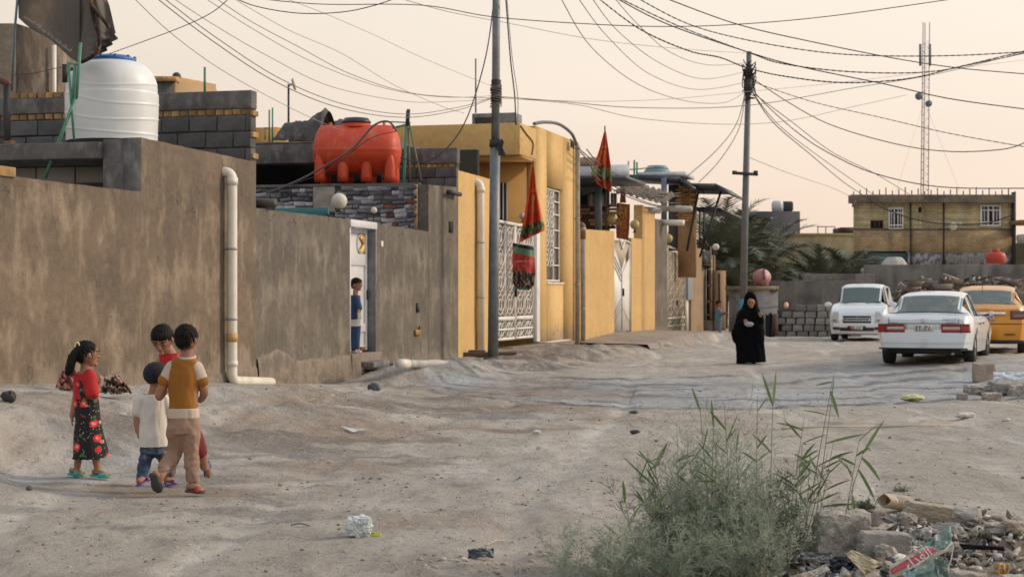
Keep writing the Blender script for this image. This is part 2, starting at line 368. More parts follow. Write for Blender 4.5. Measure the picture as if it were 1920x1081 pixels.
def make_ground():
 xs=[-16.0]
 while xs[-1]<24:xs.append(xs[-1]+(.045 if-5<xs[-1]<5 else.075))
 xs=np.array([-1500,-500,-150,-60,-30,-20]+xs+[28,36,60,150,500,1500],float)
 ys=[6.5]
 while ys[-1]<72:ys.append(ys[-1]*1.0042)
 ys=np.array([-300,-60,-10,0,3,5]+ys+[80,95,120,160,250,400,900,2500],float)
 X,Y=np.meshgrid(xs,ys);Z=ground_h(X,Y)
 V=np.stack([X,Y,Z],-1).reshape(-1,3);nx,ny=len(xs),len(ys)
 i=np.arange(nx*ny).reshape(ny,nx);Fq=np.stack([i[:-1,:-1],i[:-1,1:],i[1:,1:],i[1:,:-1]],-1).reshape(-1,4)
 me=np_mesh('ground',V,Fq,True)
 dx,dy=X-WO[0],Y-WO[1];a=dx*WU[0]+dy*WU[1];d=-(dx*WN[0]+dy*WN[1])
 edge=23.6+2.0*(fbm(X*.5,X*0+3,41,3)-.5)+np.interp(X,[-3,0,2,5,8,12],[6.5,1.2,-.3,.3,2.5,3.0])
 inx=sstep(-2.6,-1.0,X)*(1-sstep(8.6,10.5,X))
 R=sstep(-.1,.4,Y-edge)*(1-sstep(5,10,Y-edge+4*(fbm(X*.6,Y*.4,81,3)-.5)))*inx
 R=np.maximum(R,sstep(.55,.75,fbm(X*.35,Y*.5,83,4))*.35*(Y>12))
 R=np.maximum(R,.30*sstep(.45,.7,fbm(a*.5,d*1.2,85,4))*(1-sstep(3.5,5,d))*(d>0)*(a<9))
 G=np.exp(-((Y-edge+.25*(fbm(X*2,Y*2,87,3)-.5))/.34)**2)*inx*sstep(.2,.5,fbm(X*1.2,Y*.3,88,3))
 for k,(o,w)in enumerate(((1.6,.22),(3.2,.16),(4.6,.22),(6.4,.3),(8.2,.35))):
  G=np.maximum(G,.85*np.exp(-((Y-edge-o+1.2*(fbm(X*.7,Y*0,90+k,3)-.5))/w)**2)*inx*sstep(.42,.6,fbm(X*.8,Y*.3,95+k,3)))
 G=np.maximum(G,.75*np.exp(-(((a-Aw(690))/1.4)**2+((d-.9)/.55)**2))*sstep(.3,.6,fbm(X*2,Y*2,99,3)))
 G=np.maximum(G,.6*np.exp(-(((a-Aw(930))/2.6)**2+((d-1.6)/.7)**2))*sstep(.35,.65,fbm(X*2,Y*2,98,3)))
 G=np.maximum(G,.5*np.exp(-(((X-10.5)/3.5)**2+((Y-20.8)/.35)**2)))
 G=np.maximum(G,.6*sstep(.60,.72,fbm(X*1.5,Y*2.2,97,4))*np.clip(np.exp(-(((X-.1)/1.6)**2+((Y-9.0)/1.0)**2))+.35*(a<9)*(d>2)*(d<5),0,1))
 B=np.exp(-(((a-Aw(600))/3.0)**2+((d-3.6)/1.1)**2))*.9*sstep(.2,.6,fbm(X*1.1,Y*.9,101,4))
 B=np.maximum(B,.8*np.exp(-(((a-1.0)/3.2)**2+((d-3.9)/.8)**2))*sstep(.3,.6,fbm(X*1.1,Y*.9,102,4)))
 B=np.maximum(B,.8*sstep(Aw(850),Aw(865),a)*(1-sstep(Aw(1075),Aw(1120),a))*sstep(0,.2,d)*(1-sstep(1.6,2.8,d))*sstep(.3,.55,fbm(X*1.4,Y*1.2,104,4)))
 B=np.maximum(B,.7*np.exp(-(((X-.9)/.9)**2+((Y-9.3)/.8)**2)))
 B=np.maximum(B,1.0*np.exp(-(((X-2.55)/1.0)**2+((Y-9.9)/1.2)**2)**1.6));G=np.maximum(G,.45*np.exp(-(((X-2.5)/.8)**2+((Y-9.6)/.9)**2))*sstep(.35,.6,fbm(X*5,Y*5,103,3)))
 rut=np.abs(np.sin((X-.10*Y)*1.55+2.2*fbm(X*.25,Y*.12,31,2)));T=(1-sstep(0,.4,rut))*sstep(.35,.6,fbm(X*.5,Y*.25,33,3))*1.0
 G=np.maximum(G,.5*sstep(.54,.66,fbm(X*1.1,Y*1.6,105,5))*(a<12)*sstep(1.8,3,d)*(1-sstep(5.5,7.5,d)));B=np.maximum(B,.6*sstep(.5,.62,fbm(X*.7,Y*.6,106,4))*(a<14)*(d>1)*(1-sstep(6,9,d)))
 G=np.maximum(G,.8*sstep(.48,.6,fbm(X*1.6,Y*1.5,107,5))*sstep(Aw(700),Aw(730),a)*(1-sstep(Aw(1230),Aw(1260),a))*(d>0)*(1-sstep(2.2,3.4,d)))
 C=np.stack([R,G,B,T],-1).reshape(-1,4).astype(np.float32)
 at=me.color_attributes.new('zone','FLOAT_COLOR','POINT');at.data.foreach_set('color',C.ravel())
 m=bpy.data.materials.new('dusty_ground');m.use_nodes=True;nt=m.node_tree;N=nt.nodes;L=nt.links
 b=N['Principled BSDF'];b.inputs['Roughness'].default_value=.95;b.inputs['Specular IOR Level'].default_value=.2
 ge=N.new('ShaderNodeNewGeometry')
 def noise(sc,st=(1,1,1),det=6,ro=.6):
  mp=N.new('ShaderNodeMapping');mp.inputs['Scale'].default_value=st;L.new(ge.outputs['Position'],mp.inputs[0])
  n=N.new('ShaderNodeTexNoise');n.inputs['Scale'].default_value=sc;n.inputs['Detail'].default_value=det;n.inputs['Roughness'].default_value=ro;L.new(mp.outputs[0],n.inputs['Vector']);return n.outputs['Fac']
 def rng(o,a0,a1,b0=0.,b1=1.):
  r=N.new('ShaderNodeMapRange');L.new(o,r.inputs[0]);r.inputs[1].default_value=a0;r.inputs[2].default_value=a1;r.inputs[3].default_value=b0;r.inputs[4].default_value=b1;return r.outputs[0]
 def mix(f,A,B):
  x=N.new('ShaderNodeMix');x.data_type='RGBA';L.new(f,x.inputs[0])
  for k,q in((6,A),(7,B)):
   if isinstance(q,tuple):x.inputs[k].default_value=(*q,1)
   else:L.new(q,x.inputs[k])
  return x.outputs[2]
 def mul(A,B):
  x=N.new('ShaderNodeMath');x.operation='MULTIPLY';L.new(A,x.inputs[0]);L.new(B,x.inputs[1]);return x.outputs[0]
 tr_=None;vc=N.new('ShaderNodeVertexColor');vc.layer_name='zone';sp=N.new('ShaderNodeSeparateColor');L.new(vc.outputs[0],sp.inputs[0])
 base=mix(rng(noise(.45,(1,.6,1)),.35,.65),(.480,.442,.392),(.392,.357,.312))
 base=mix(rng(noise(3.0,(1,.45,1)),.50,.74),base,(.31,.282,.245))
 base=mix(rng(noise(1.3,(1,.35,1)),.52,.72),base,(.60,.56,.52))
 base=mix(mul(vc.outputs['Alpha'],rng(noise(4,(1,.4,1)),.35,.6,.3,1)),base,(.60,.575,.52))
 base=mix(mul(sp.outputs[0],rng(noise(1.6,(1,.4,1)),.25,.6,.35,1)),base,(.345,.37,.395))
 base=mix(mul(sp.outputs[0],rng(noise(1.1,(.5,1.6,1)),.50,.66)),base,(.50,.53,.565))
 base=mix(mul(sp.outputs[0],rng(noise(2.2,(.4,1.8,1)),.56,.68,0,.8)),base,(.17,.175,.19))
 base=mix(mul(sp.outputs[2],rng(noise(5),.3,.6,.4,1)),base,(.25,.175,.12))
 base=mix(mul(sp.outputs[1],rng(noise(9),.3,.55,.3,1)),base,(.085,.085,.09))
 base=mix(rng(noise(7,(1,.5,1),8,.75),.53,.66,0,.75),base,(.245,.215,.182))
 base=mix(rng(noise(17,(1,.6,1),6,.75),.58,.66,0,.7),base,(.165,.142,.122))
 base=mix(rng(noise(11,(1,.5,1),6,.75),.58,.72,0,.6),base,(.54,.50,.46))
 base=mix(rng(noise(45,(1,1,1),2),.62,.70,0,.6),base,(.56,.52,.48))
 sc=N.new('ShaderNodeVectorMath');sc.operation='SCALE';L.new(base,sc.inputs[0]);L.new(rng(noise(120,(1,1,1),3,.7),.3,.7,.86,1.14),sc.inputs['Scale'])
 L.new(sc.outputs[0],b.inputs['Base Color'])
 ad=N.new('ShaderNodeMath');ad.operation='ADD';L.new(noise(14,(1,.6,1),8,.7),ad.inputs[0]);L.new(rng(noise(60,(1,1,1),4,.7),0,1,0,.25),ad.inputs[1])
 bp=N.new('ShaderNodeBump');bp.inputs['Strength'].default_value=1;bp.inputs['Distance'].default_value=.06;L.new(ad.outputs[0],bp.inputs['Height']);L.new(bp.outputs[0],b.inputs['Normal'])
 me.materials.append(m)
 o=bpy.data.objects.new('ground',me);COL.objects.link(o);o['kind']='structure'
 return o
ground=make_ground()
def scatter_pebbles():
 r=np.random.RandomState(4);mb=MB();base=[rock_mesh(i+40,(1,1,.6),1,.3,.3)for i in range(4)]
 BV=[np.array([v.co[:]for v in m.vertices])for m in base];BF=[[tuple(p.vertices)for p in m.polygons]for m in base]
 Vs=[];Fs=[];k=0
 def put(n,xf,yf,smin,smax):
  nonlocal k
  X=xf(r.rand(n));Y=yf(r.rand(n));Z=ground_h(X,Y);s=smin+(smax-smin)*r.rand(n)**3
  for i in range(n):
   q=i%4;th=r.rand()*6.28;c,sn=math.cos(th),math.sin(th);v=BV[q]*s[i]
   v=np.stack([v[:,0]*c-v[:,1]*sn,v[:,0]*sn+v[:,1]*c,v[:,2]],-1)+(X[i],Y[i],Z[i]+s[i]*.12)
   Vs.append(v);Fs.append(np.array(BF[q])+k);k+=len(v)
 put(1500,lambda u:(u-.5)*7,lambda u:8.4+6*u,.004,.032)
 put(900,lambda u:-5+14*u,lambda u:13+16*u,.006,.05)
 put(500,lambda u:-.6+2.4*u,lambda u:8.5+1.6*u,.008,.05)
 me=np_mesh('pebbles',np.concatenate(Vs),np.concatenate(Fs));me.materials.append(mat('pebble',(.33,.28,.24),.95,c2=(.16,.14,.12),sc=1.5,lo=.45,hi=.6,c3=(.5,.46,.42),sc3=2.3,str3=(1,1,1)))
 o=bpy.data.objects.new('pebbles',me);COL.objects.link(o);tag(o,'small stones and earth crumbs strewn over the lane','pebbles',kind='stuff')
scatter_pebbles()
# shared materials
PL_BROWN=mat('brown_plaster',(.190,.142,.100),.92,c2=(.108,.086,.067),sc=.8,lo=.30,hi=.68,c3=(.31,.245,.18),sc3=2.0,str3=(1,1,.6),lo3=.50,hi3=.72,bump=.012,bsc=30,fine=.22,fsc=9,crack=.8,splash=(.265,.215,.165))
PL_GREY=mat('grey_brown_plaster',(.165,.140,.112),.92,c2=(.096,.085,.072),sc=1.0,lo=.30,hi=.68,c3=(.27,.235,.19),sc3=2.2,str3=(1,1,.6),lo3=.50,hi3=.74,bump=.012,bsc=30,fine=.22,fsc=9,crack=.9,splash=(.25,.21,.17),sh=.7)
PL_FOOT=mat('crumbling_footing',(.235,.195,.155),.95,c2=(.15,.125,.105),sc=3,lo=.45,hi=.62,c3=(.30,.22,.15),sc3=5,str3=(1,1,1),lo3=.6,hi3=.75,bump=.03,bsc=14,fine=.15,fsc=20)
CONC=mat('raw_concrete',(.135,.132,.130),.9,c2=(.085,.083,.083),sc=2.2,lo=.4,hi=.62,c3=(.21,.205,.2),sc3=5,str3=(1,1,.6),bump=.01,bsc=30,fine=.12)
MORT=mat('grey_mortar',(.07,.068,.066),.95,bump=.01,fine=.1)
BLOCK=mat('cement_block',(.125,.125,.128),.92,c2=(.085,.086,.09),sc=6,bump=.008,bsc=45,rnd=.22,fine=.12)
BRICK=mat('yellow_brick',(.42,.27,.115),.9,c2=(.27,.16,.075),sc=9,bump=.006,bsc=50,rnd=.4,fine=.12)
YEL=mat('ochre_plaster',(.65,.43,.172),.88,c2=(.56,.365,.148),sc=.9,lo=.35,hi=.65,c3=(.55,.37,.18),sc3=1.3,str3=(1,1,.7),lo3=.55,hi3=.80,bump=.008,bsc=35,fine=.10,fsc=7,crack=.5,splash=(.36,.28,.19),sh=.55)
YELS=mat('ochre_shade_plaster',(.58,.33,.11),.88,c2=(.50,.29,.10),sc=.9,bump=.006,fine=.06)  # darker copy of the ochre plaster with shade put into its colour
PVC=mat('cream_pvc',(.74,.70,.62),.45,c2=(.60,.55,.46),sc=3,lo=.45,hi=.75,c3=(.3,.25,.19),sc3=6,str3=(1,1,.3),lo3=.62,hi3=.8)
PVCG=mat('grey_pvc',(.42,.40,.38),.5,c2=(.26,.24,.22),sc=4,lo=.45,hi=.7)
TAPE=mat('brown_tape',(.55,.32,.13),.6)
WHITE=mat('white_gate_paint',(.74,.73,.70),.45,c2=(.60,.58,.54),sc=3,lo=.5,hi=.75,c3=(.35,.25,.17),sc3=7,str3=(1,1,.4),lo3=.68,hi3=.8)
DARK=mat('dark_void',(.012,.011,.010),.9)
BLACKM=mat('black_iron',(.025,.025,.027),.6)
GREEN=mat('green_pole_paint',(.045,.20,.15),.5,c2=(.10,.26,.18),sc=9,c3=(.25,.15,.08),sc3=7,str3=(1,1,1),lo3=.6,hi3=.7)
STEEL=mat('galvanised_steel',(.20,.22,.235),.5,c2=(.13,.145,.16),sc=6,metal=.35,c3=(.30,.30,.29),sc3=5,str3=(1,1,.2),lo3=.55,hi3=.75)
BLK=[rough_box(.40,.18,.205,i,.006,.014)for i in range(5)]
for m_ in BLK:m_.materials.append(BLOCK)
BRK=[rough_box(.112,.23,.072,20+i,.004,.008)for i in range(4)]
BRL=[rough_box(.235,.11,.072,30+i,.004,.008)for i in range(4)]
for m_ in BRK+BRL:m_.materials.append(BRICK)
def course_wall(parent,frame,x0,x1,z0,rows,thick=.2,seed=1,end_bricks=False,ks=1.0):
 """rows from the bottom: 'B' block course, 'b' brick-header course, 'c' concrete band (height)"""
 rnd=random.Random(seed);z=z0;ht=sum({'B':.222*ks,'b':.088*ks}.get(r,r if isinstance(r,float)else 0)for r in rows)
 core=MB(frame);core.box(x0+.015,x1-.015,.03,thick,z0,z0+ht-.004);core.build('mortar_core',MORT,parent)
 for k,r in enumerate(rows):
  if isinstance(r,float):
   MB(frame).box(x0,x1,-.006,thick+.012,z+.002,z+r).build('concrete_band',CONC,parent,bevel=.012);z+=r;continue
  me,L_,hh,nm=(BLK,.415*ks,.222*ks,'block')if r=='B' else(BRK,.122*ks,.088*ks,'brick')
  x=x0+(.0 if k%2 else-.2*(r=='B'));
  while x<x1-.03:
   l=L_;xs,xe=max(x,x0),min(x+l,x1)
   if xe-xs>.05 and not(r=='b' and rnd.random()<.03):
    s=(xe-xs-.014)/(L_/ks-.014)
    m4=Matrix.Translation(((xs+xe)/2,thick*.42+rnd.uniform(-.012,.006)+(.0 if r=='B' else.03),z+.006))@Matrix.Rotation(rnd.uniform(-.012,.012),4,'Z')@Matrix.Diagonal((s,thick/.19 if r=='B' else.9,ks,1)).to_4x4()
    inst(nm,rnd.choice(me),m4,parent,frame)
   x+=l+(rnd.uniform(.0,.02)if r=='b' else 0)
  z+=hh
 if end_bricks:
  z=z0
  while z<z0+ht-.06:
   inst('brick',rnd.choice(BRL),Matrix.Translation((x1+.005,thick/2,z))@Matrix.Rotation(rad(90),4,'Z')@Matrix.Diagonal((.85,.5,1.0,1)).to_4x4(),parent,frame);z+=.084
 return z
 # the long brown street wall
A0,A265,A480,A655,A705,A803,A858=Aw(-140),Aw(265),Aw(480),Aw(656),Aw(705),Aw(803),Aw(858)
def zt(px,py):return Zpx(px,py)
def wall_poly(name,pts_px,m,label,cat='wall',t=.26,foot=None,base=-.4,rough=.012,seed=0):
 """street wall from its silhouette: pts (px, py) along the top; subdivided face with slightly uneven plaster"""
 t_=thing(name,label,cat,(Aw(pts_px[0][0]),0,base),STREET)
 xs=[Aw(p[0])for p in pts_px];zs=[Zw(p[1],Aw(p[0]))for p in pts_px]
 x0,x1=xs[0],xs[-1];n=max(4,int((x1-x0)/.12));nz=26;mb=MB(STREET)
 def fn(u,v):
  a=x0+(x1-x0)*u;zt_=float(np.interp(a,xs,zs))+.020*(float(fbm(a*9,seed,7,4))-.5)
  z=base+(zt_-base)*v
  y=rough*2*(float(fbm(a*.9+seed,z*.9,5,3))-.5)if 0<u<1 and v<1 else 0
  return(a,y,z)
 mb.grid(fn,n,nz)
 V=mb.v;W=nz+1
 def top(i):return V[nz*(n+1)+i]
 k=len(V)
 bk=[(V[i][0],t,base)for i in range(n+1)]+[(top(i)[0],t,top(i)[2])for i in range(n+1)]
 mb.add(bk,[(i+1,i,n+1+i,n+2+i)for i in range(n)])
 tp=[top(i)for i in range(n+1)]+[(top(i)[0],t,top(i)[2])for i in range(n+1)]
 mb.add(tp,[(i,i+1,n+2+i,n+1+i)for i in range(n)])
 for i,rev in((0,0),(n,1)):
  e=[V[i],top(i),(top(i)[0],t,top(i)[2]),(V[i][0],t,base)];mb.add(e,[(0,1,2,3)if not rev else(3,2,1,0)])
 mb.build('plaster_face',m,t_)
 return t_
w1=wall_poly('street_wall',[(-140,313),(0,328),(265,360)],PL_BROWN,'long tan plastered wall behind the children with stained streaks')
MB(STREET).box(Aw(-10),Aw(26),-.03,.29,Zpx(10,331),Zpx(10,312)).build('coping_stone',BRICK,w1,bevel=.01)
w2=wall_poly('parapet_wall',[(265,258),(480,304)],PL_BROWN,'taller raised section of tan wall below the white tank',seed=3)
w3=wall_poly('boundary_wall',[(480,390),(656,411)],PL_GREY,'lower grey tan wall with cracked footing left of the white door',seed=7)
MB(STREET).box(A265-.012,A265-.001,.002,.258,1.8,Zw(259,A265)).build('shade_grey_end_face',CONC,w2)  # thin grey slab gives the unlit wall end its shade by colour
def footing(px0,px1,pt,t_,dz=0,seed=1):
 mb=MB(STREET);a0,a1=Aw(px0),Aw(px1)
 def fn(u,v):
  a=a0+(a1-a0)*u;zb=-.45;ztop=float(np.interp(a,[Aw(p[0])for p in pt],[Zw(p[1],Aw(p[0]))for p in pt]))+.10*(float(fbm(a*3,seed,3,3))-.5)
  z=zb+(ztop-zb)*v
  y=-.015-.05*(1-v**3)-.05*(float(fbm(a*3.5,z*3.5,seed,4))-.5)*(1-v**6)
  if v==1:y=.02
  return(a,y,z)
 mb.grid(fn,90,18);mb.build('rough_footing',PL_FOOT,t_)
footing(481,655,[(480,668),(520,650),(560,672),(656,664)],w3)
footing(300,479,[(300,712),(400,700),(479,678)],w2,seed=5)
# first house: roof slab, tank, block parapets
hs=thing('flat_roofed_house','low concrete house with dark veranda opening behind the street wall','house',(A265,.3,0),STREET)
zs1=Zw(258,A265)
b230=Bw(228,A265);b40=Bw(20,A265)+3.0
MB(STREET).box(A265+.002,A265+.35,.262,b230+.28,.2,zs1-.01).build('corner_pier',CONC,hs,bevel=.01)
MB(STREET).box(A265-.10,A480-.05,b230+.281,b40,Zw(297,A265,b230),zs1-.05).build('roof_slab',CONC,hs,bevel=.015)
MB(STREET).box(A265+1.2,A265+1.4,b230,b40,0,Zw(299,A265,b230)).build('back_wall',mat('dim_tile',(.25,.235,.22),.6,c2=(.18,.17,.16),sc=3),hs)
for i in range(5):
 MB(STREET).box(A265+1.16,A265+1.197,b230+.1+i*.62,b230+.70+i*.62,Zw(342,A265+1.2,1.0),Zw(312,A265+1.2,1.0)).build('wall_tile',mat('dim_tile2',(.33,.31,.29),.35,rnd=.2),hs,bevel=.006)
MB(STREET).box(A265+1.0,A265+1.19,b230+.1,b40,Zw(311,A265+1.1,1.0),Zw(300,A265+1.1,1.0)).build('wooden_beam',mat('old_wood',(.11,.07,.045),.85,c2=(.06,.04,.03),sc=6),hs)
MB(STREET).box(A480-.01,A480-.2,.262,6,0,3.4).build('side_wall',CONC,hs)
zr=Zw(300,A480);ap=Aw(474)
pf=PERP(ap,0.02,0)
bp_=thing('block_parapet','grey cement block parapet with a band of yellow bricks behind the white tank','wall',(0,0,zr-.32),pf)
course_wall(bp_,pf,-7.2,0,zr-.32,['B','B','B','B','b',.28],.2,3,False,1.14)
for i_ in range(3):inst('brick',BRL[i_],Matrix.Translation((.004,.10,zr+.02+i_*.33))@Matrix.Rotation(rad(90),4,'Z')@Matrix.Diagonal((.85,.5,1.1,1)).to_4x4(),bp_,pf)
lb=thing('upper_block_wall','low raised block course with header bricks left of the white tank','wall',(-5.0,0,0),pf)
zz=zr-.45+.222*4+.088+.2
bl=Bw(125,ap-.3)
course_wall(lb,PERP(ap-.32,0,0),-Bw(20,ap-.32),-bl,Zw(284,ap-.32,bl),['B','B','b',.24,'b'],.2,9,False,1.14)
# white water tank
def bands_noise(x):return x
def white_tank():
 px=210;a=A265+1.35;b=Bw(px,a);Yt=Yab(a,b);s=F/Yt;z0=Zw(266,a,b);c=(a,b,z0)
 hgt=(266-112)/s;R=85/s
 t=thing('water_tank','large white ribbed plastic water tank with blue lid','water tank',c,STREET)
 m=mat('white_plastic',(.74,.77,.79),.42,c2=(.64,.67,.68),sc=1.5,c3=(.50,.47,.42),sc3=2.5,str3=(1,1,.35),lo3=.58,hi3=.8)
 nz,nn=96,128;V=[]
 for i in range(nz+1):
  v=i/nz;z=v*hgt*.97
  r=R*(1-.012*math.cos(v*math.pi*2))if v<.60 else R*(.988-.36*((v-.60)/.40)**2.8)
  if v>.96:r*=1-(v-.96)*3
  for j in range(nn):
   th=2*math.pi*j/nn
   g=0
   for zb,amp,ph in((.12,.05,.4),(.32,.09,.9),(.54,.11,.6),(.75,.10,1.1)):
    zc=zb+amp*math.sin(th+ph+.25*math.sin(2*th))
    if v<.93:g+=.008*math.exp(-((v-zc)/.010)**2)
   V.append((a+(r+g)*math.cos(th),b+(r+g)*math.sin(th),z0+z))
 Fs=[(i*nn+j,i*nn+(j+1)%nn,(i+1)*nn+(j+1)%nn,(i+1)*nn+j)for i in range(nz)for j in range(nn)]+[tuple(range(nz*nn,(nz+1)*nn))]
 mb=MB(STREET);mb.add(V,Fs);mb.build('tank_body',m,t,smooth=True)
 top=z0+hgt*.965
 bl_=mat('blue_plastic',(.03,.13,.36),.4)
 k=MB(STREET);k.lathe([(R*.50,-.03),(R*.52,.03),(R*.52,.055),(R*.46,.065),(R*.40,.09),(R*.1,.105),(.001,.105)],(a,b,top),40);k.build('lid',bl_,t,smooth=False)
 for j in range(10):
  k=MB(STREET);th=j*math.pi/5;k.box(a+R*.50*math.cos(th)-.012,a+R*.50*math.cos(th)+.02,b+R*.5*math.sin(th)-.012,b+R*.5*math.sin(th)+.02,top+.02,top+.085);k.build('lid_grip',bl_,t)
 k=MB(STREET);k.tube([(a-R*.75,b+R*.45,top-.10),(a-R*.75,b+R*.45,top+.02)],.022,10);k.build('inlet_pipe',PVC,t)
 k=MB(STREET);k.tube([(a-R*.85,b+R*.5,top-.15),(a-R*1.05,b+R*.6,top-.15)],.03,8);k.tube([(a-R*1.02,b+R*.58,top-.35),(a-R*1.02,b+R*.58,top-.1)],.04,8);k.build('valve',BLACKM,t)
 return a,b,R,z0,s
wt=white_tank()
# downspout on the wall
def pipe_rounded(pts,r,bend=.14,n=7):
 """polyline with rounded corners"""
 out=[Vector(pts[0])]
 for i in range(1,len(pts)-1):
  p0,p,p1=Vector(pts[i-1]),Vector(pts[i]),Vector(pts[i+1]);d0=(p0-p).normalized();d1=(p1-p).normalized()
  for k in range(n+1):
   t=k/n;A_=p+d0*bend*(1-t);B_=p+d1*bend*t;out.append(A_.lerp(B_,t))
 out.append(Vector(pts[-1]));return out
def downspout(px,pytop,pybot,rpx,label,foot_px=None,m=PVC,out=.10,group=None,hook=-1,dark_cap=False):
 a=Aw(px);s=F/Yab(a);r=rpx/s;zt_,zb=Zw(pytop,a),Zw(pybot,a)
 t=thing('drain_pipe',label,'drain pipe',(a,-out,zb),STREET,group)
 pts=[(a+hook*.02*0,.10,zt_-r),(a,-out,zt_-r),(a,-out,zb+r)]
 if foot_px:pts.append((Aw(foot_px),-out-.02,Zw(pybot+1,Aw(foot_px))+r*.9))
 else:pts.append((a,-out,zb))
 if not foot_px:pts=pts[:2]+[(a,-out,zb)]
 k=MB(STREET);k.tube(pipe_rounded(pts,r,r*1.7),r,16);k.build('pipe_run',m,t,smooth=False)
 for p in k.v[:0]:pass
 k=MB(STREET);k.tube([(a,-out,zt_-r*3.6),(a,-out,zt_-r*2.2)],r*1.14,16);k.build('elbow_socket',m,t)
 for q in(.3,.62):
  zc=zb+(zt_-zb)*q
  k=MB(STREET);k.tube([(a,-out,zc),(a,-out,zc+r*.5)],r*1.08,14);k.box(a-r*.4,a+r*.4,-out,0.02,zc,zc+r*.4);k.build('pipe_clamp',PVCG,t)
 return t,a,r,zt_,zb,s
dp=downspout(420,313,723,9.5,'tall cream drain pipe with orange tape running down the tan wall',foot_px=492,out=.13)
z1_,z2_=Zw(640,dp[1]),Zw(624,dp[1])
MB(STREET).tube([(dp[1],-.13,z1_),(dp[1],-.13,z2_)],dp[2]*1.12,16).build('tape_wrap',TAPE,dp[0])
MB(STREET).tube([(dp[1],-.13,Zw(686,dp[1])),(dp[1],-.13,Zw(676,dp[1]))],dp[2]*1.12,16).build('pipe_socket',PVC,dp[0])
# helpers for street fixtures
def WB(px0,px1,py0,py1,b0,b1,mb=None,bz=None):
 """box on the street plane from picture corners (taken at b=b0) and depth b0..b1"""
 mb=mb or MB(STREET);a0,a1=Aw(px0,b0),Aw(px1,b0);am=(a0+a1)/2
 return mb.box(a0,a1,b0,b1,Zw(py1,am,b0),Zw(py0,am,b0))
def lamp(px,py,rpx,a,b,label,m,group='globe lamps on the gate posts',stem=6):
 s=F/Yab(a,b);r=rpx/s;z=Zw(py,a,b);bb=b
 t=thing('globe_lamp',label,'lamp',(a,bb,z-r-stem/s),STREET,group)
 k=MB(STREET);k.ball((a,bb,z),r,20,14);k.build('globe',m,t,smooth=True)
 k=MB(STREET);k.lathe([(r*.45,0),(r*.5,.02),(r*.25,.04),(r*.2,(stem)/s+r*.1),(r*.55,stem/s+r*.16)],(a,bb,z-r-stem/s),12);k.build('lamp_base',BLACKM,t)
 return t
 # white door with child behind
z_sill=Zpx(680,661)
dr=thing('courtyard_door','white metal door with gold corner ornaments in the grey tan wall','door',(A655,.1,z_sill),STREET)
DW=mat('door_white',(.66,.66,.68),.4,c2=(.55,.55,.57),sc=3,c3=(.32,.28,.25),sc3=8,str3=(1,1,.5),lo3=.68,hi3=.8)
aJ=A705-.012;bd=.17
zt0=Zw(411,A655);zt1=Zw(424,A705)
MB(STREET).box(aJ,A705+.05,.0,.27,z_sill-.1,zt1+.03).build('door_jamb',STEEL,dr,bevel=.006)
MB(STREET).box(A655-.0,A655+.05,.0,.10,z_sill,zt0-.03).build('door_jamb',DW,dr)
MB(STREET).box(A655-.02,aJ,-.03,.12,zt0-.13,zt0+.0).build('door_header',DW,dr,bevel=.01)
def dq(x0,x1,y0,y1,z0,z1,nm,m,bev=.005):MB(STREET).box(x0,x1,y0,y1,z0,z1).build(nm,m,dr,bevel=bev)
aL0,aL1=A655-.35,aJ-.005;zT,zB=zt0-.135,z_sill+.03
pL=aL1-.09
dq(aL0,aL1,bd+.03,bd+.05,zB,zT,'door_sheet',DW)
dq(pL,aL1,bd-.01,bd+.031,zB,zT,'door_stile',DW);dq(aL0,aL0+.1,bd-.01,bd+.031,zB,zT,'door_stile',DW)
for f0,f1 in((.0,.035),(.205,.30),(.78,.76+.09),(.965,1.0),(.62,.625)):
 if f1-f0>.01:dq(aL0+.1,pL,bd+.002,bd+.030,zT-(zT-zB)*f1,zT-(zT-zB)*f0,'door_rail',DW)
GOLD=mat('gold_paint',(.52,.30,.05),.45,metal=.3)
for sg,f in((1,.045),(-1,.195)):
 zc=zT-(zT-zB)*f;R_=.30
 pts=[(pL-.0,zc)]
 n=10
 arc=[(pL-.02-R_*(1-math.cos(i/n*math.pi/2))*.9-.02*(i%2),zc-sg*(R_*(1-math.sin(i/n*math.pi/2))*.55+.02))for i in range(n+1)]
 poly=[(pL,zc)]+[(pL,zc-sg*.22)]+[(pL-.06-.03*(i%2)-i*.03,zc-sg*(.20-.020*i))for i in range(8)]+[(pL-.32,zc)]
 if sg<0:poly=poly[::-1]
 MB(STREET).prism(poly,bd+.004,bd+.024).build('corner_ornament',GOLD,dr)
MB(STREET).tube([(pL-.22+.19*math.cos(t),bd+.012,zT-(zT-zB)*.12+.17*math.sin(t))for t in[i*2*math.pi/24 for i in range(25)]],.012,6).build('circle_ornament',DW,dr)
MB(STREET).box(pL+.02,pL+.05,bd-.05,bd-.01,zB+(zT-zB)*.42,zB+(zT-zB)*.50).build('door_handle',BLACKM,dr,bevel=.005)
MB(STREET).box(pL-.3,pL-.05,bd-.02,bd+.0,zB,zB+.07).build('rust_patch',mat('rust',(.28,.11,.03),.9,c2=(.12,.05,.02),sc=20),dr)
st_=thing('doorstep','rough concrete doorstep below the white door','step',(Aw(690),-.2,0),STREET)
MB(STREET).box(A655-.02,Aw(712),-.06,.5,-.3,z_sill-.005).build('step_slab',PL_FOOT,st_,bevel=.02)
MB(STREET).box(Aw(676),Aw(722),-.34,-.07,Zw(676,Aw(700),-.4)-.14,Zw(676,Aw(700),-.4)).build('step_block',CONC,st_,bevel=.02)
sb_=MB(STREET).box(Aw(690,-.75),Aw(728,-.75),-.85,-.62,Zw(688,Aw(705,-.8),-.8),Zw(677,Aw(705,-.8),-.8)).build('loose_slab',CONC,None,bevel=.015,label='dark grey concrete slab lying across the doorstep',cat='slab',kind='thing')
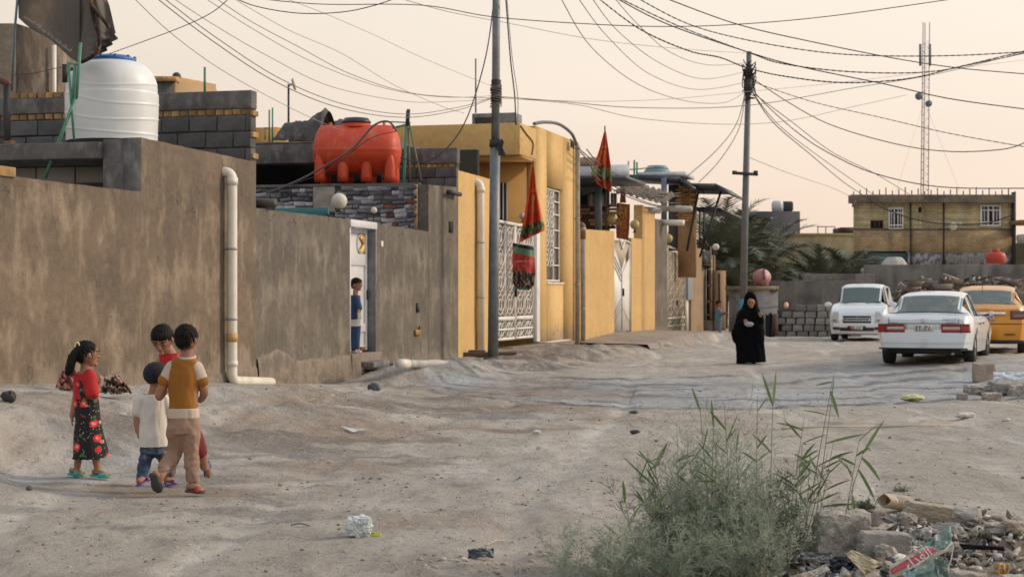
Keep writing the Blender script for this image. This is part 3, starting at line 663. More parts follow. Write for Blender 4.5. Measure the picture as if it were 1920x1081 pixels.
w4=wall_poly('garden_wall',[(705,419),(803,434)],PL_GREY,'grey plastered wall with padlock right of the white door',seed=11,t=.22)
w5=wall_poly('corner_wall',[(803.5,346),(858,351)],PL_GREY,'tall grey plastered corner pier before the ochre wall',seed=14,t=.22)
footing(706,857,[(706,668),(800,680),(857,678)],w4,seed=9)
MB(STREET).box(A803-.02,A803+.012,.23,.30,Zpx(803,430),Zpx(803,346)).build('edge_strip',YEL,w5)
k=MB(STREET);WB(781,790,618,628,-.05,.0,k);k.build('padlock',mat('brass',(.45,.28,.07),.35,metal=.6),w4,bevel=.01)
k=MB(STREET);ap_=Aw(784);k.tube([(ap_-.02,-.02,Zpx(784,618)),(ap_-.02,-.03,Zpx(784,611)),(ap_+.03,-.03,Zpx(784,611)),(ap_+.03,-.02,Zpx(784,618))],.008,6);k.build('shackle',BLACKM,w4)
k=MB(STREET);WB(783,787,568,585,-.03,.0,k);k.build('hasp',BLACKM,w4)
k=MB(STREET);WB(715,719,452,462,-.02,.0,k);k.build('door_bell',PVC,w4,bevel=.004)
k=MB(STREET);WB(842,850,415,436,-.012,.0,k);k.build('meter_slot',DARK,w5)
k=MB(STREET);a_=Aw(830);k.tube([(a_,-.12,Zpx(840,362)),(a_+.9,-.12,Zpx(845,363))],.05,10);k.build('spout',BLACKM,w5)
# second house: veranda, stone cladding, red tank
h2=thing('stone_clad_house','low house with dark veranda and grey and red stone cladding','house',(A803,.3,0),STREET)
SF=PERP(A803-.02,0,0);xL=-Bw(486,A803)-1.6
zc0,zc1=Zw(436,A803,1),Zw(343,A803,.8)
MB(SF).box(xL,-.225,.05,.25,0,zc1).build('cladding_wall',MORT,h2)
MB(SF).box(xL,-1.9,-.012,.045,zc1-.055,zc1+.004).build('coping',CONC,h2,bevel=.008)
SM=[mat('stone_grey',(.17,.17,.19),.7,c2=(.09,.09,.105),sc=7,lo=.4,hi=.6,rnd=.45),mat('stone_pale',(.42,.42,.46),.7,c2=(.22,.22,.25),sc=6,lo=.4,hi=.6,rnd=.3),mat('stone_red',(.20,.05,.035),.75,c2=(.10,.035,.03),sc=7,rnd=.4),mat('stone_dark',(.06,.06,.075),.7,rnd=.4)]
STN=[]
for i in range(12):
 me=rough_box(.3,.05,.085,60+i,.012,.018);me.materials.append(SM[0]if i<5 else SM[1]if i<8 else SM[2]if i<10 else SM[3]);STN.append(me)
rr=random.Random(5);z=zc1-.06-.10
while z>zc0-.05:
 x=xL-rr.random()*.2
 while x<-.24:
  w_=rr.uniform(.10,.34);xs_,xe_=max(x,xL),min(x+w_,-.235)
  patch=(-Bw(588,A803)<(xs_+xe_)/2<-Bw(626,A803)+.05)and z>Zw(395,A803,1)
  if xe_-xs_>.06 and not patch:
   q=rr.random();me=STN[rr.randrange(0,5)]if q<.40 else STN[rr.randrange(5,8)]if q<.76 else STN[rr.randrange(8,10)]if q<.83 else STN[rr.randrange(10,12)]
   m4=Matrix.Translation(((xs_+xe_)/2,rr.uniform(.0,.035),z+rr.uniform(-.012,.012)))@Matrix.Rotation(rr.uniform(-.12,.12),4,'Y')@Matrix.Diagonal(((xe_-xs_-.008)/.3,1,rr.uniform(.85,1.15),1)).to_4x4()
   inst('stone',me,m4,h2,SF)
  x+=w_
 z-=.093
MB(SF).box(-Bw(588,A803),-Bw(628,A803),-.02,.049,Zw(396,A803,1),zc1-.06).build('bare_patch',mat('patch_cement',(.36,.33,.29),.9,c2=(.22,.2,.18),sc=5,bump=.01),h2,bevel=.01)
k=MB(STREET);a_=Aw(600,1.9);k.box(a_,a_+.08,Bw(615,a_),Bw(515,a_),Zw(402,a_,2),Zw(389,a_,2));k.build('teal_canopy_edge',mat('teal_paint',(.05,.20,.22),.4),h2,bevel=.005)
k=MB(STREET);k.tube([(A480+.5,.5,Zw(381,A480+.5,.5)),(A480+.5,-.12,Zw(381,A480+.5))],.075,14);k.build('duct_outlet',mat('duct_brown',(.06,.05,.045),.6),w3)
sa=A803+2.2
def zsa(py,b=2):return Zw(py,sa,b)
MB(STREET).box(sa,sa+.6,1.4,9,zsa(303),zsa(266)).build('roof_slab',CONC,h2,bevel=.02)
MB(STREET).box(sa,sa+4,1.6,9,zsa(266),zsa(262)).build('roof_screed',PL_GREY,h2)
MB(STREET).box(sa+2.2,sa+2.4,.2,9.5,1.5,zsa(268)).build('veranda_shade_sheet',DARK,h2)  # near-black sheet stands in for the shade inside the veranda
MB(STREET).box(A803+.25,sa+2.2,.25,9,zc1-.12,zc1-.015).build('lower_roof',CONC,h2)
b2=thing('side_block_wall','grey block parapet between the red tank and the ochre house','wall',(A858,.1,Zw(352,A858)),STREET)
pf2=PERP(A858-.05,.0,0)
course_wall(b2,pf2,-1.75,0,Zw(352,A858),['B','B','b',.34],.22,21)
def red_tank(px,pyb,pyt,wpx,a,label,rm,name='water_tank',ribs=3,lidm=None,parent=None):
 b=Bw(px,a);Yt=Yab(a,b);s=F/Yt;z0=Zw(pyb,a,b);Lh=wpx/s/2;hh=(pyb-pyt)/s;D=hh*.50
 t=thing(name,label,'water tank',(a,b,z0),STREET)
 fr=STREET@Matrix.Translation((a,b,z0))@Matrix.Rotation(rad(-78),4,'Z')
 n=64;V=[];prof=[]
 m_=30
 for i in range(m_+1):
  v=i/m_;z=hh*(.16+.84*v)
  q=abs(v-.42)/(.42 if v<.42 else.58)
  k_=(1-q**(2.2 if v>.42 else 1.8)*(.62 if v>.42 else.55))if q<.999 else(.38 if v>.42 else.45)
  if v>.9:k_*=1-(v-.9)*1.2
  lw=Lh*(1-.16*q**2.4);dw=D*max(.12,k_)
  if abs(v-.46)<.018:lw*=1.012;dw*=1.03
  for j in range(n):
   th=2*math.pi*j/n;c,sn=math.cos(th),math.sin(th);e=2/3.2
   V.append((lw*math.copysign(abs(c)**e,c),dw*math.copysign(abs(sn)**e,sn),z))
 Fs=[(i*n+j,i*n+(j+1)%n,(i+1)*n+(j+1)%n,(i+1)*n+j)for i in range(m_)for j in range(n)]+[tuple(range(n))[::-1],tuple(m_*n+j for j in range(n))]
 k=MB(fr);k.add(V,Fs);k.build('tank_body',rm,t,smooth=True)
 for i in range(ribs+1):
  x=-Lh*.80+i*Lh*1.6/ribs
  for sd_ in(-1,1):
   k=MB(fr);k.lathe([(.12,0),(.12,hh*.10),(.115,hh*.28),(.085,hh*.42),(.03,hh*.52),(.002,hh*.54)],(x,sd_*D*.66,0),16,1,1.1);k.build('saddle_leg',rm,t,smooth=True)
 k=MB(fr);k.lathe([(Lh*.36,0),(Lh*.33,.05),(Lh*.31,.12)],(-Lh*.02,0,hh*.96),28,1,.95);k.build('neck',rm,t)
 k=MB(fr);k.lathe([(Lh*.33,0),(Lh*.34,.04),(Lh*.31,.055),(Lh*.28,.11),(Lh*.1,.13),(.001,.13)],(-Lh*.02,0,hh*.96+.10),28,1,.95);k.build('lid',lidm or mat('dark_lid',(.02,.028,.05),.4),t)
 for x in(-.62,.62):
  k=MB(fr);k.tube([(Lh*x,0,hh*.9),(Lh*x,0,hh*1.06)],.035,10);k.build('lug',rm,t)
 k=MB(fr)
 k.add([],[])
 return t,a,b,z0,s
REDP=mat('red_plastic',(.62,.062,.014),.52,c2=(.50,.045,.012),sc=2,c3=(.60,.20,.11),sc3=4,str3=(1,1,.3),lo3=.52,hi3=.85,fine=.08,fsc=14)
rt=red_tank(670,343,236,163,A803+.95,'bright red ribbed plastic water tank on the stone clad roof',REDP)
def roof_pole(pts,r,m,label,a,name='pole',cat='pole',group=None,n=8):
 P3=[(a_,b_,z_)for a_,b_,z_ in pts]
 k=MB(STREET);k.tube(P3,r,n);return k.build(name,m,None,label=label,cat=cat,group=group,kind='thing')
def pa(px,py,a):b=Bw(px,a);return(a,b,Zw(py,a,b))
aP=A803+.2
ps=thing('pole_frame','green and khaki pole frame standing right of the red tank','frame',pa(762,355,aP),STREET)
for(q0,q1,r_,m__)in(((755,380),(764,208),.032,GREEN),((790,338),(766,225),.02,mat('khaki_pole',(.14,.15,.08),.6)),((769,338),(766,240),.018,mat('khaki_pole',(.14,.15,.08),.6)),((736,240),(768,232),.022,GREEN),((724,228),(770,230),.014,GREEN)):
 k=MB(STREET);k.tube([pa(*q0,aP),pa(*q1,aP+.15)],r_,8);k.build('pole_leg',m__,ps)
k=MB(STREET);k.tube([pa(764,236,aP),pa(766,205,aP)],.04,8);k.build('wrapped_joint',BLACKM,ps)
hz=[pa(744,246,A803-.12),pa(728,228,A803-.15),pa(700,236,A803-.15),pa(662,278,A803-.15),pa(620,305,A803-.15),pa(560,338,A803-.15),pa(500,362,A803-.15)]
def smooth_pts(pts,n=6):
 P_=[Vector(p)for p in pts];out=[]
 for i in range(len(P_)-1):
  p0,p1,p2,p3=P_[max(i-1,0)],P_[i],P_[i+1],P_[min(i+2,len(P_)-1)]
  for j in range(n):
   t=j/n;out.append(.5*((2*p1)+(p2-p0)*t+(2*p0-5*p1+4*p2-p3)*t*t+(3*p1-p0-3*p2+p3)*t**3))
 out.append(P_[-1]);return out
MB(STREET).tube(smooth_pts(hz),.022,8).build('hose',mat('grey_hose',(.12,.105,.10),.6),None,smooth=True,label='grey brown hose sagging across the front of the red tank',cat='hose',kind='thing')
MB(STREET).tube(smooth_pts([pa(744,246,A803-.1),pa(690,262,A803-.15),pa(610,322,A803-.14),pa(500,360,A803-.1)]),.008,6).build('thin_hose',mat('dark_hose',(.05,.045,.045),.6),None,label='thin dark hose running beside the thick hose over the red tank',cat='hose',kind='thing')
def tarp(px0,px1,pyb,prof,a,m,label,seed=3,depth=1.2,name='tarpaulin_heap'):
 b0,b1=Bw(px0,a),Bw(px1,a);k=MB(STREET)
 def fn(u,v):
  px=px0+(px1-px0)*u;py=float(np.interp(px,[p[0]for p in prof],[p[1]for p in prof]));b=b0+(b1-b0)*u
  zb,zt_=Zw(pyb,a,b),Zw(py,a,b);q=math.sin(math.pi*min(v,1))if v<1 else 0
  z=zb+(zt_-zb)*(math.sin(math.pi*v)**.8 if 0<v<1 else 0)
  fold=.10*(float(fbm(u*9+v*2,v*3,seed,4))-.5)+.05*(float(vnoise(u*26+v*3,v*2,seed+2))-.5)
  return(a+depth*v+fold*2,b+fold,z+fold*(0<v<1)*.8)
 k.grid(fn,70,24);return k.build(name,m,None,smooth=False,label=label,cat='tarpaulin',kind='thing')
TARP=mat('dusty_tarp',(.11,.10,.095),.9,c2=(.06,.056,.055),sc=4,c3=(.19,.175,.165),sc3=5,str3=(1,1,.4),lo3=.55,hi3=.7,bump=.02,bsc=12)
tarp(508,600,264,[(508,248),(520,225),(545,222),(560,222),(592,197),(608,212),(616,225)],sa+.3,TARP,'dusty grey tarpaulin heap peaked on the roof left of the red tank')
tarp(600,660,250,[(600,228),(625,218),(650,222),(660,230)],sa+1.2,TARP,'low rounded tarpaulin bundle just behind the red tank',seed=8,name='tarpaulin_bundle')
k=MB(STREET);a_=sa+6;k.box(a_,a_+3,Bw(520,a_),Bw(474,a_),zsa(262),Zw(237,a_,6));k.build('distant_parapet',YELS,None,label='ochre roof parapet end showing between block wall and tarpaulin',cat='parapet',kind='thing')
for px_,t_,b_ in((384,126,168),(505,206,262),(511,202,262)):
 a_=sa+.2 if px_>400 else ap+.3
 p0,p1=pa(px_,b_+10,a_),pa(px_,t_,a_)
 roof_pole([p0,p1],.02,GREEN,{384:'thin green rod rising above the block parapet',505:'shorter green rod left of the dusty tarpaulin',511:'taller green rod left of the dusty tarpaulin'}[px_],a_,name='rod',cat='rod')
k=MB(STREET);k.tube([pa(497,240,sa),pa(506,240,sa)],.015,6);k.tube([pa(497,240,sa),pa(497,262,sa)],.015,6);k.build('rail_bracket',GREEN,None,label='small green pipe bracket fixed on the slab edge',cat='bracket',kind='thing')
GLOBE=mat('globe_cream',(.66,.62,.54),.5,c2=(.52,.48,.40),sc=8,bump=.006,bsc=60)
lamp(631,377,15,Aw(636,.1),.10,'big cream textured globe lamp on the wall left of the white door',GLOBE)
lamp(700,394,6,Aw(701,.1),.10,'small cream globe lamp on the post of the white door',GLOBE,stem=20)
# ochre house
A862,A930,A1004,A1080=Aw(859.5),Aw(930),Aw(1005),Aw(1080)
y1=wall_poly('ochre_garden_wall',[(859,319),(930,339)],YEL,'ochre garden wall with a cream drain pipe left of the steel pole',seed=17,t=.22)
oh=thing('ochre_house','ochre plastered single storey house with flat concrete eaves','house',(A1004,.1,0),STREET)
zr0,zr1=Zw(237,A1004),Zw(265,A1080);zrm=(zr0+zr1)/2
wx0,wx1=Aw(1025),Aw(1056);wz0,wz1=Zw(529,(wx0+wx1)/2),Zw(352,(wx0+wx1)/2)
def yb(x0,x1,y0,y1,z0,z1,nm='facade_wall',m=YEL,bev=0):return MB(STREET).box(x0,x1,y0,y1,z0,z1).build(nm,m,oh,bevel=bev)
yb(A1004,wx0,0,.25,-.4,zrm);yb(wx1,A1080,0,.25,-.4,zrm);yb(wx0,wx1,0,.25,-.4,wz0);yb(wx0,wx1,0,.25,wz1,zrm)
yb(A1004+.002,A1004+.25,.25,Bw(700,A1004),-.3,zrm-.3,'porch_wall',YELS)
aS=Aw(975);zs_t,zs_b=Zw(232,aS,1),Zw(291,aS,1)
yb(aS,A1080-.05,.003,Bw(738,aS),zs_b,zs_t,'roof_slab',YEL,.01)
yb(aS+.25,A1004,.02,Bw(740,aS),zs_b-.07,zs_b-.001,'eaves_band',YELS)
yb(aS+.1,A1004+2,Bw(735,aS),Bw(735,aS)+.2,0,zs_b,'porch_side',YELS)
yb(wx0+.02,wx1-.02,.16,.18,wz0,wz1,'window_glass',mat('dusty_glass',(.20,.19,.17),.25,c2=(.30,.27,.23),sc=5))
wf=thing.__name__
def bars_window(parent,x0,x1,y,z0,z1,m,nm='window_frame',split=.62,head=.14):
 k=MB(STREET);w=.05
 for(p,q)in((x0,x0+w),(x1-w,x1),(x0+(x1-x0)*split-w/2,x0+(x1-x0)*split+w/2)):k.box(p,q,y,y+.05,z0,z1)
 for zf in(0,1):k.box(x0,x1,y-.002,y+.052,z0+(z1-z0-w)*zf,z0+(z1-z0-w)*zf+w)
 f=k.build(nm,m,parent,bevel=.006)
 for zf in(.17,.36,.55,.72,.86):
  MB(STREET).box(x0+(x1-x0)*split,x1-w,y+.004,y+.04,z0+(z1-z0)*zf,z0+(z1-z0)*zf+.035).build('glazing_bar',m,f)
 return f
wfr=bars_window(oh,wx0+.01,wx1-.01,.09,wz0+.02,wz1-.02,WHITE)
def scroll_panel(k,x0,x1,z0,z1,y,n,r=.011):
 """lens-shaped wrought scrolls stacked in a column"""
 h_=(z1-z0)/n;cx=(x0+x1)/2;w=(x1-x0)*.42
 for i in range(n):
  zc=z0+h_*(i+.5)
  for sg in(-1,1):
   k.tube([(cx+sg*w*math.sin(math.pi*t)**.8,y,zc-h_*.46+h_*.92*t)for t in[j/10 for j in range(11)]],r,5)
   k.tube([(cx+sg*w*(1-.75*math.sin(math.pi*t)),y,zc-h_*.5+h_*t)for t in[j/8 for j in range(9)]],r*.8,5)
  k.tube([(cx+w*.3*math.cos(t),y,zc+w*.38*math.sin(t))for t in[j*math.pi/5 for j in range(11)]],r,5)
k=MB(STREET);xs=wx0+.06;xe=wx0+(wx1-wx0)*.60
scroll_panel(k,xs,(xs+xe)/2,wz0+.4,wz1-.08,.075,4,.013);scroll_panel(k,(xs+xe)/2,xe,wz0+.4,wz1-.08,.075,4,.013);k.build('window_grille',WHITE,oh,kind='stuff')
yb(wx0-.02,wx1+.02,-.03,.16,wz0-.05,wz0+.0,'window_sill',WHITE,.008)
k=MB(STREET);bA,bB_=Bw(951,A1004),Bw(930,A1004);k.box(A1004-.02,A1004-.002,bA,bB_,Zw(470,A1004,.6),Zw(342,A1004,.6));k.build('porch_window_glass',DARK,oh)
k=MB(STREET)
for f_ in(0,.33,.66,1):k.box(A1004-.05,A1004-.021,bA+(bB_-bA)*f_-.02,bA+(bB_-bA)*f_+.02,Zw(470,A1004,.6),Zw(342,A1004,.6))
k.build('porch_window_bars',WHITE,oh)
MB(STREET).box(Aw(934),Aw(1052),-.38,.0,-.3,Zw(645,Aw(990),-.3)).build('gate_step',PL_FOOT,oh,bevel=.02)
MB(STREET).box(Aw(1006),Aw(1050),-.30,-.003,Zw(645,Aw(990),-.3)+.002,Zw(638,Aw(1030),-.2)).build('marble_strip',mat('pale_marble',(.6,.56,.5),.5),oh)
def ornate_gate(px0,px1,tops,pyb,label,leaves=2,cols=2,m=WHITE,b=.04,back=None,name='metal_gate',rows=4,b2=0.0):
 a0,a1=Aw(px0),Aw(px1);zb=Zw(pyb,(a0+a1)/2)
 t=thing(name,label,'gate',(a0,b,zb),STREET)
 back=back or mat('gate_sheet',(.36,.29,.24),.6,c2=(.24,.19,.155),sc=4)
 for L_ in range(leaves):
  x0=a0+(a1-a0)*L_/leaves+.01;x1=a0+(a1-a0)*(L_+1)/leaves-.01
  def ztop(x):f_=(x-a0)/(a1-a0);return float(np.interp(f_,[q[0]for q in tops],[Zw(q[1],a0+(a1-a0)*q[0])for q in tops]))
  w=.065
  k=MB(STREET)
  k.box(x0,x0+w,b,b+.05,zb,ztop(x0));k.box(x1-w,x1,b,b+.05,zb,ztop(x1));k.box(x0,x1,b+.002,b+.048,zb,zb+w)
  n=8
  for i in range(n):
   xa,xb=x0+(x1-x0)*i/n,x0+(x1-x0)*(i+1)/n
   k.add([(xa,b-.002,ztop(xa)-w),(xb,b-.002,ztop(xb)-w),(xb,b-.002,ztop(xb)+.01),(xa,b-.002,ztop(xa)+.01),(xa,b+.052,ztop(xa)-w),(xb,b+.052,ztop(xb)-w),(xb,b+.052,ztop(xb)+.01),(xa,b+.052,ztop(xa)+.01)],[(0,3,2,1),(4,5,6,7),(0,1,5,4),(1,2,6,5),(2,3,7,6),(3,0,4,7)])
  k.build('gate_frame',m,t)
  zq=zb+(ztop((x0+x1)/2)-zb)*.165
  MB(STREET).box(x0+w,x1-w,b+.001,b+.049,zq,zq+.10).build('gate_rail',m,t);MB(STREET).box(x0+w,x1-w,b+.001,b+.049,zq*.5+zb*.5,zq*.5+zb*.5+.05).build('gate_rail',m,t)
  for c in range(1,cols):
   xc=x0+w+(x1-x0-2*w)*c/cols;MB(STREET).box(xc-.02,xc+.02,b+.003,b+.047,zb+w,min(ztop(xc),ztop(x0),ztop(x1))-w).build('gate_bar',m,t)
  MB(STREET).box(x0+.02,x1-.02,b+.053,b+.06,zb+.03,min(ztop(x0),ztop(x1))-.02).build('gate_sheet',back,t)
  k=MB(STREET)
  for c in range(cols):
   xa=x0+w+(x1-x0-2*w)*c/cols;xb=x0+w+(x1-x0-2*w)*(c+1)/cols
   scroll_panel(k,xa,xb,zq+.12,min(ztop(x0),ztop(x1))-w-.02,b+.02,rows,.014);scroll_panel(k,xa,xb,zb+w,zq-.02,b+.02,1,.014)
  k.build('scrollwork',m,t,kind='stuff')
 MB(STREET).box((a0+a1)/2-.09,(a0+a1)/2-.05,b-.06,b,zb+1.05,zb+1.28).build('gate_handle',BLACKM,t,bevel=.006)
 return t
g1=ornate_gate(932,1004,[(0,411),(.25,415),(.6,420),(1,421)],636,'white wrought double gate with lens scrolls behind the steel pole')
MB(STREET).box(Aw(1004),Aw(1010),-.04,.06,Zw(640,Aw(1008)),Zw(428,Aw(1008))).build('gate_post',WHITE,g1,bevel=.006)
lamp(978,405,6,Aw(980,.3),.3,'pale globe lamp half hidden by the red flag',GLOBE)
downspout(893,334,655,7.5,'cream drain pipe on the ochre garden wall',m=PVC,out=.10)
downspout(1076.5,264,650,4.4,'tall straight grey pipe at the right corner of the ochre house',m=PVCG,out=.10)
dp2=downspout(1087,416,650,4.6,'shorter pipe with rusty elbow beside the tall corner pipe',m=PVCG,out=.10)
MB(STREET).tube(pipe_rounded([(dp2[1],.06,dp2[3]-dp2[2]),(dp2[1],-.10,dp2[3]-dp2[2]),(dp2[1],-.10,dp2[3]-.5)],dp2[2],.1),dp2[2]*1.12,12).build('rusty_elbow',mat('rusty_elbow',(.20,.12,.07),.7),dp2[0])
k=MB(STREET);k.tube(smooth_pts([(Aw(1003),.02,Zpx(1003,232)),(Aw(1020),-.02,Zpx(1020,229)),(Aw(1045),-.05,Zpx(1045,233)),(Aw(1066),-.08,Zpx(1066,250)),(Aw(1074),-.1,Zpx(1074,270))]),.045,10)
k.build('conduit_arc',mat('grey_conduit',(.12,.12,.125),.5),None,smooth=True,label='dark grey conduit arching over the ochre house roof to the corner pipe',cat='conduit',kind='thing')
k=MB(STREET);r9=random.Random(9)
for i in range(9):
 c_=Vector((Aw(1065),-.10,Zpx(1065,268)));k.tube(smooth_pts([c_+Vector((r9.uniform(-.25,.25),r9.uniform(-.05,.02),r9.uniform(-.16,.12)))for _ in range(4)]),.012,5)
k.build('cable_tangle',BLACKM,None,label='tangle of black wires at the top of the house corner pipe',cat='wire tangle',kind='thing')
MB(STREET).tube(smooth_pts([(Aw(975),-.02,Zpx(975,236)),(Aw(985),-.02,Zpx(985,250)),(Aw(998),-.02,Zpx(998,268)),(Aw(996),-.02,Zpx(996,290))]),.016,6).build('loose_wire',BLACKM,None,label='black wire looping down the ochre slab corner',cat='wire',kind='thing')
aa=thing('air_conditioner','grey window air conditioner box on the ochre roof','air conditioner',(aS+1,Bw(925,aS+1),zs_t),STREET)
k=MB(STREET);b0_,b1_=Bw(966,aS+1),Bw(885,aS+1);k.box(aS+1,aS+1.7,b0_,b1_,zs_t,Zw(212,aS+1,1));k.build('housing',STEEL,aa,bevel=.01)
for i in range(9):
 z=zs_t+.05+i*.025;MB(STREET).box(aS+.985,aS+.998,b0_+(b1_-b0_)*.45,b1_-.08,z,z+.014).build('vent_slat',BLACKM,aa)
k=MB(STREET);pts=[(Aw(752,-1.0),-1.0,Zw(681,Aw(752,-1),-1)),(Aw(795,-1.0),-1.02,Zw(682,Aw(795,-1),-1)),(Aw(823,-1),-1.0,Zw(681,Aw(823,-1),-1)),(Aw(858,-1),-1.1,Zw(690,Aw(858,-1),-1.1))]
pp_=thing('waste_pipe','grey plastic pipe with white end lying on the mud by the corner pier','pipe',pts[0],STREET)
k.tube(smooth_pts(pts),.075,12);k.build('pipe_run',PVCG,pp_)
k=MB(STREET);k.tube([Vector(pts[0])-Vector((.1,0,-.0)),Vector(pts[0])+Vector((.35,0,-.02))],.085,12);k.build('white_socket',PVC,pp_)
# garden wall and gates beyond the ochre house
YEL2=mat('ochre_garden_plaster',(.63,.41,.168),.88,c2=(.53,.345,.145),sc=1.1,lo=.35,hi=.65,c3=(.46,.33,.18),sc3=1.3,str3=(1,1,.7),lo3=.56,hi3=.80,bump=.008,fine=.12,fsc=7,crack=.5,splash=(.36,.29,.20),sh=.6)
wq=wall_poly('low_ochre_wall',[(1083,429),(1152,433)],YEL2,'low ochre wall with peeling base between the corner pipe and the white door',seed=23,t=.2)
wr=wall_poly('ochre_wall',[(1184,446),(1204,448)],YEL2,'short ochre wall right of the white chevron door',seed=24,t=.2)
wp=wall_poly('ochre_pillar',[(1204.3,384),(1228,398)],YEL2,'tall ochre pillar with curved top right of the chevron door',seed=25,t=.3)
wg=wall_poly('grey_pier',[(1228.3,410),(1251,414)],PL_GREY,'grey plastered pier beside the ochre pillar',seed=26,t=.3)
ledge=thing('sidewalk_slab','cracked dusty concrete sidewalk slab in front of the low ochre wall','sidewalk',(Aw(1090),-1,0),STREET,kind='structure')
k=MB(STREET)
def _lg(u,v):
 a=Aw(1078)+(Aw(1232)-Aw(1078))*u;b=-.02-(2.3+.35*math.sin(u*3.0))*v-.18*(float(vnoise(a*1.6,3,5))-.5)*v
 z=float(np.interp(a,[Aw(1078),Aw(1152),Aw(1232)],[.20,.36,.28]))-.05*v+.02*float(vnoise(a*2,b*2,6))
 if v>=.999:z-=.34;b-=.05
 return(a,b,z)
k.grid(_lg,60,12);k.build('slab',mat('dusty_slab',(.33,.28,.235),.95,c2=(.24,.205,.175),sc=1.2,c3=(.11,.09,.075),sc3=2.5,str3=(1,1,1),lo3=.6,hi3=.72,bump=.03,bsc=8,fine=.1),ledge)
cd=thing('chevron_door','narrow white metal door with chevron ribs and pointed top in the ochre wall','door',(Aw(1153),.06,Zpx(1168,621)),STREET)
ca0,ca1=Aw(1152.5),Aw(1184);cz0=Zpx(1168,621);cz1=Zpx(1168,452);cb=.06
MB(STREET).prism([(ca0,cz0),(ca1,cz0),(ca1,cz1-.55),((ca0+ca1)/2+.25,cz1-.30),((ca0+ca1)/2,cz1-.9),((ca0+ca1)/2-.25,cz1-.30),(ca0,cz1-.55)][:3]+[((ca0+ca1)/2,cz1-.95),(ca0,cz1-.05)],cb,cb+.04).build('door_sheet',WHITE,cd)
MB(STREET).prism([(ca0,cz1-.05),((ca0+ca1)/2,cz1-.95),(ca1,cz1-.05),(ca1,cz1),(ca0,cz1)],cb+.01,cb+.03).build('top_lattice',mat('lattice_tan',(.45,.38,.30),.7),cd)
for sg in(0,1):
 xe=ca0 if sg==0 else ca1;MB(STREET).box(xe-.05*sg,xe+.05*(1-sg),cb-.03,cb+.05,cz0,cz1).build('door_frame',WHITE,cd)
k=MB(STREET)
xm=(ca0+ca1)/2;wd=(ca1-ca0)/2-.1
for i in range(3):
 for z_,up in((cz0+1.95-i*.16,1),(cz0+.75+i*.16,-1)):
  k.tube([(xm-wd,cb-.02,z_+up*.5),(xm-.12,cb-.02,z_-.0)],.014,5)
  if i==0:k.tube([(xm+wd,cb-.02,z_+up*.5),(xm+.12,cb-.02,z_-.0)],.008,5)
k.build('chevron_ribs',mat('grey_paint',(.33,.33,.34),.5),cd,kind='stuff')
MB(STREET).box(xm-.006,xm+.006,cb-.03,cb,cz0+.05,cz1-1.0).build('door_meeting_bar',mat('grey_paint',(.33,.33,.34),.5),cd)
MB(STREET).box(xm+.05,xm+.10,cb-.08,cb,cz0+1.15,cz0+1.4).build('door_handle',BLACKM,cd,bevel=.006)
MB(STREET).tube([(ca0,cb-.03,cz1-.02),(xm-.45,cb-.03,cz1+.05),(xm,cb-.03,cz1-.25),(xm+.45,cb-.03,cz1+.05),(ca1,cb-.03,cz1-.02)],.03,6).build('top_scroll',WHITE,cd)
CREAM=mat('cream_gate_paint',(.62,.56,.45),.5,c2=(.48,.42,.32),sc=4,c3=(.25,.18,.1),sc3=8,str3=(1,1,.4),lo3=.66,hi3=.8)
g2=ornate_gate(1254,1287,[(0,460),(.5,466),(1,474)],624,'tall cream wrought gate between grey pier and steel post',leaves=1,cols=3,m=CREAM,rows=5)
MB(STREET).box(Aw(1288),Aw(1297),-.05,.12,Zpx(1292,562),Zpx(1292,462)).build('steel_post',mat('pale_steel',(.30,.33,.36),.45),g2,bevel=.01)
MB(STREET).box(Aw(1287.5),Aw(1291),.0,.10,Zpx(1290,625),Zpx(1290,562)).build('post_foot',PVC,g2)
wk=wall_poly('tan_wall',[(1296,462),(1322,468)],mat('tan_plaster',(.36,.245,.155),.9,c2=(.27,.19,.125),sc=1.2,bump=.006,fine=.08),'narrow tan plastered wall below the air cooler',seed=31,t=.3)
YF=Yab(Aw(1322))
def PB(px0,px1,py0,py1,Y,dy,mb=None):
 mb=mb or MB();p0,p1=P(px0,py1,Y),P(px1,py0,Y);return mb.box(p0.x,p1.x,Y,Y+dy,p0.z,p1.z)
lg_=thing('end_house','tan end house of the row with black window grille','house',P(1345,628,YF),WORLD)
TANW=mat('tan_wall_warm',(.46,.30,.175),.9,c2=(.36,.24,.15),sc=1.0,fine=.06)
PB(1339,1361,507,632,YF-.3,.5).build('side_wall',TANW,lg_);PB(1330,1341,478,632,YF-.05,.3).build('pier',TANW,lg_)
PB(1322,1336,480,618,YF+.1,.1).build('window_glass',DARK,lg_);PB(1319,1337,600,632,YF-.25,.3).build('window_ledge',PL_GREY,lg_)
PB(1347,1350,512,600,YF-.33,.02).build('wall_crack',DARK,lg_)
for px_ in(1324,1329,1334):PB(px_-.7,px_+.7,486,612,YF-.1,.03).build('window_bar',WHITE if px_!=1329 else BLACKM,lg_)
for py_ in(505,535,565,590):PB(1322,1336,py_-1,py_+1,YF-.11,.03).build('window_bar',PVCG,lg_)
PB(1337.5,1339.5,470,600,YF-.4,.06).build('drain_pipe',BLACKM,lg_)
PB(1339,1362,628,636,YF-.7,.8).build('threshold',PVC,lg_)
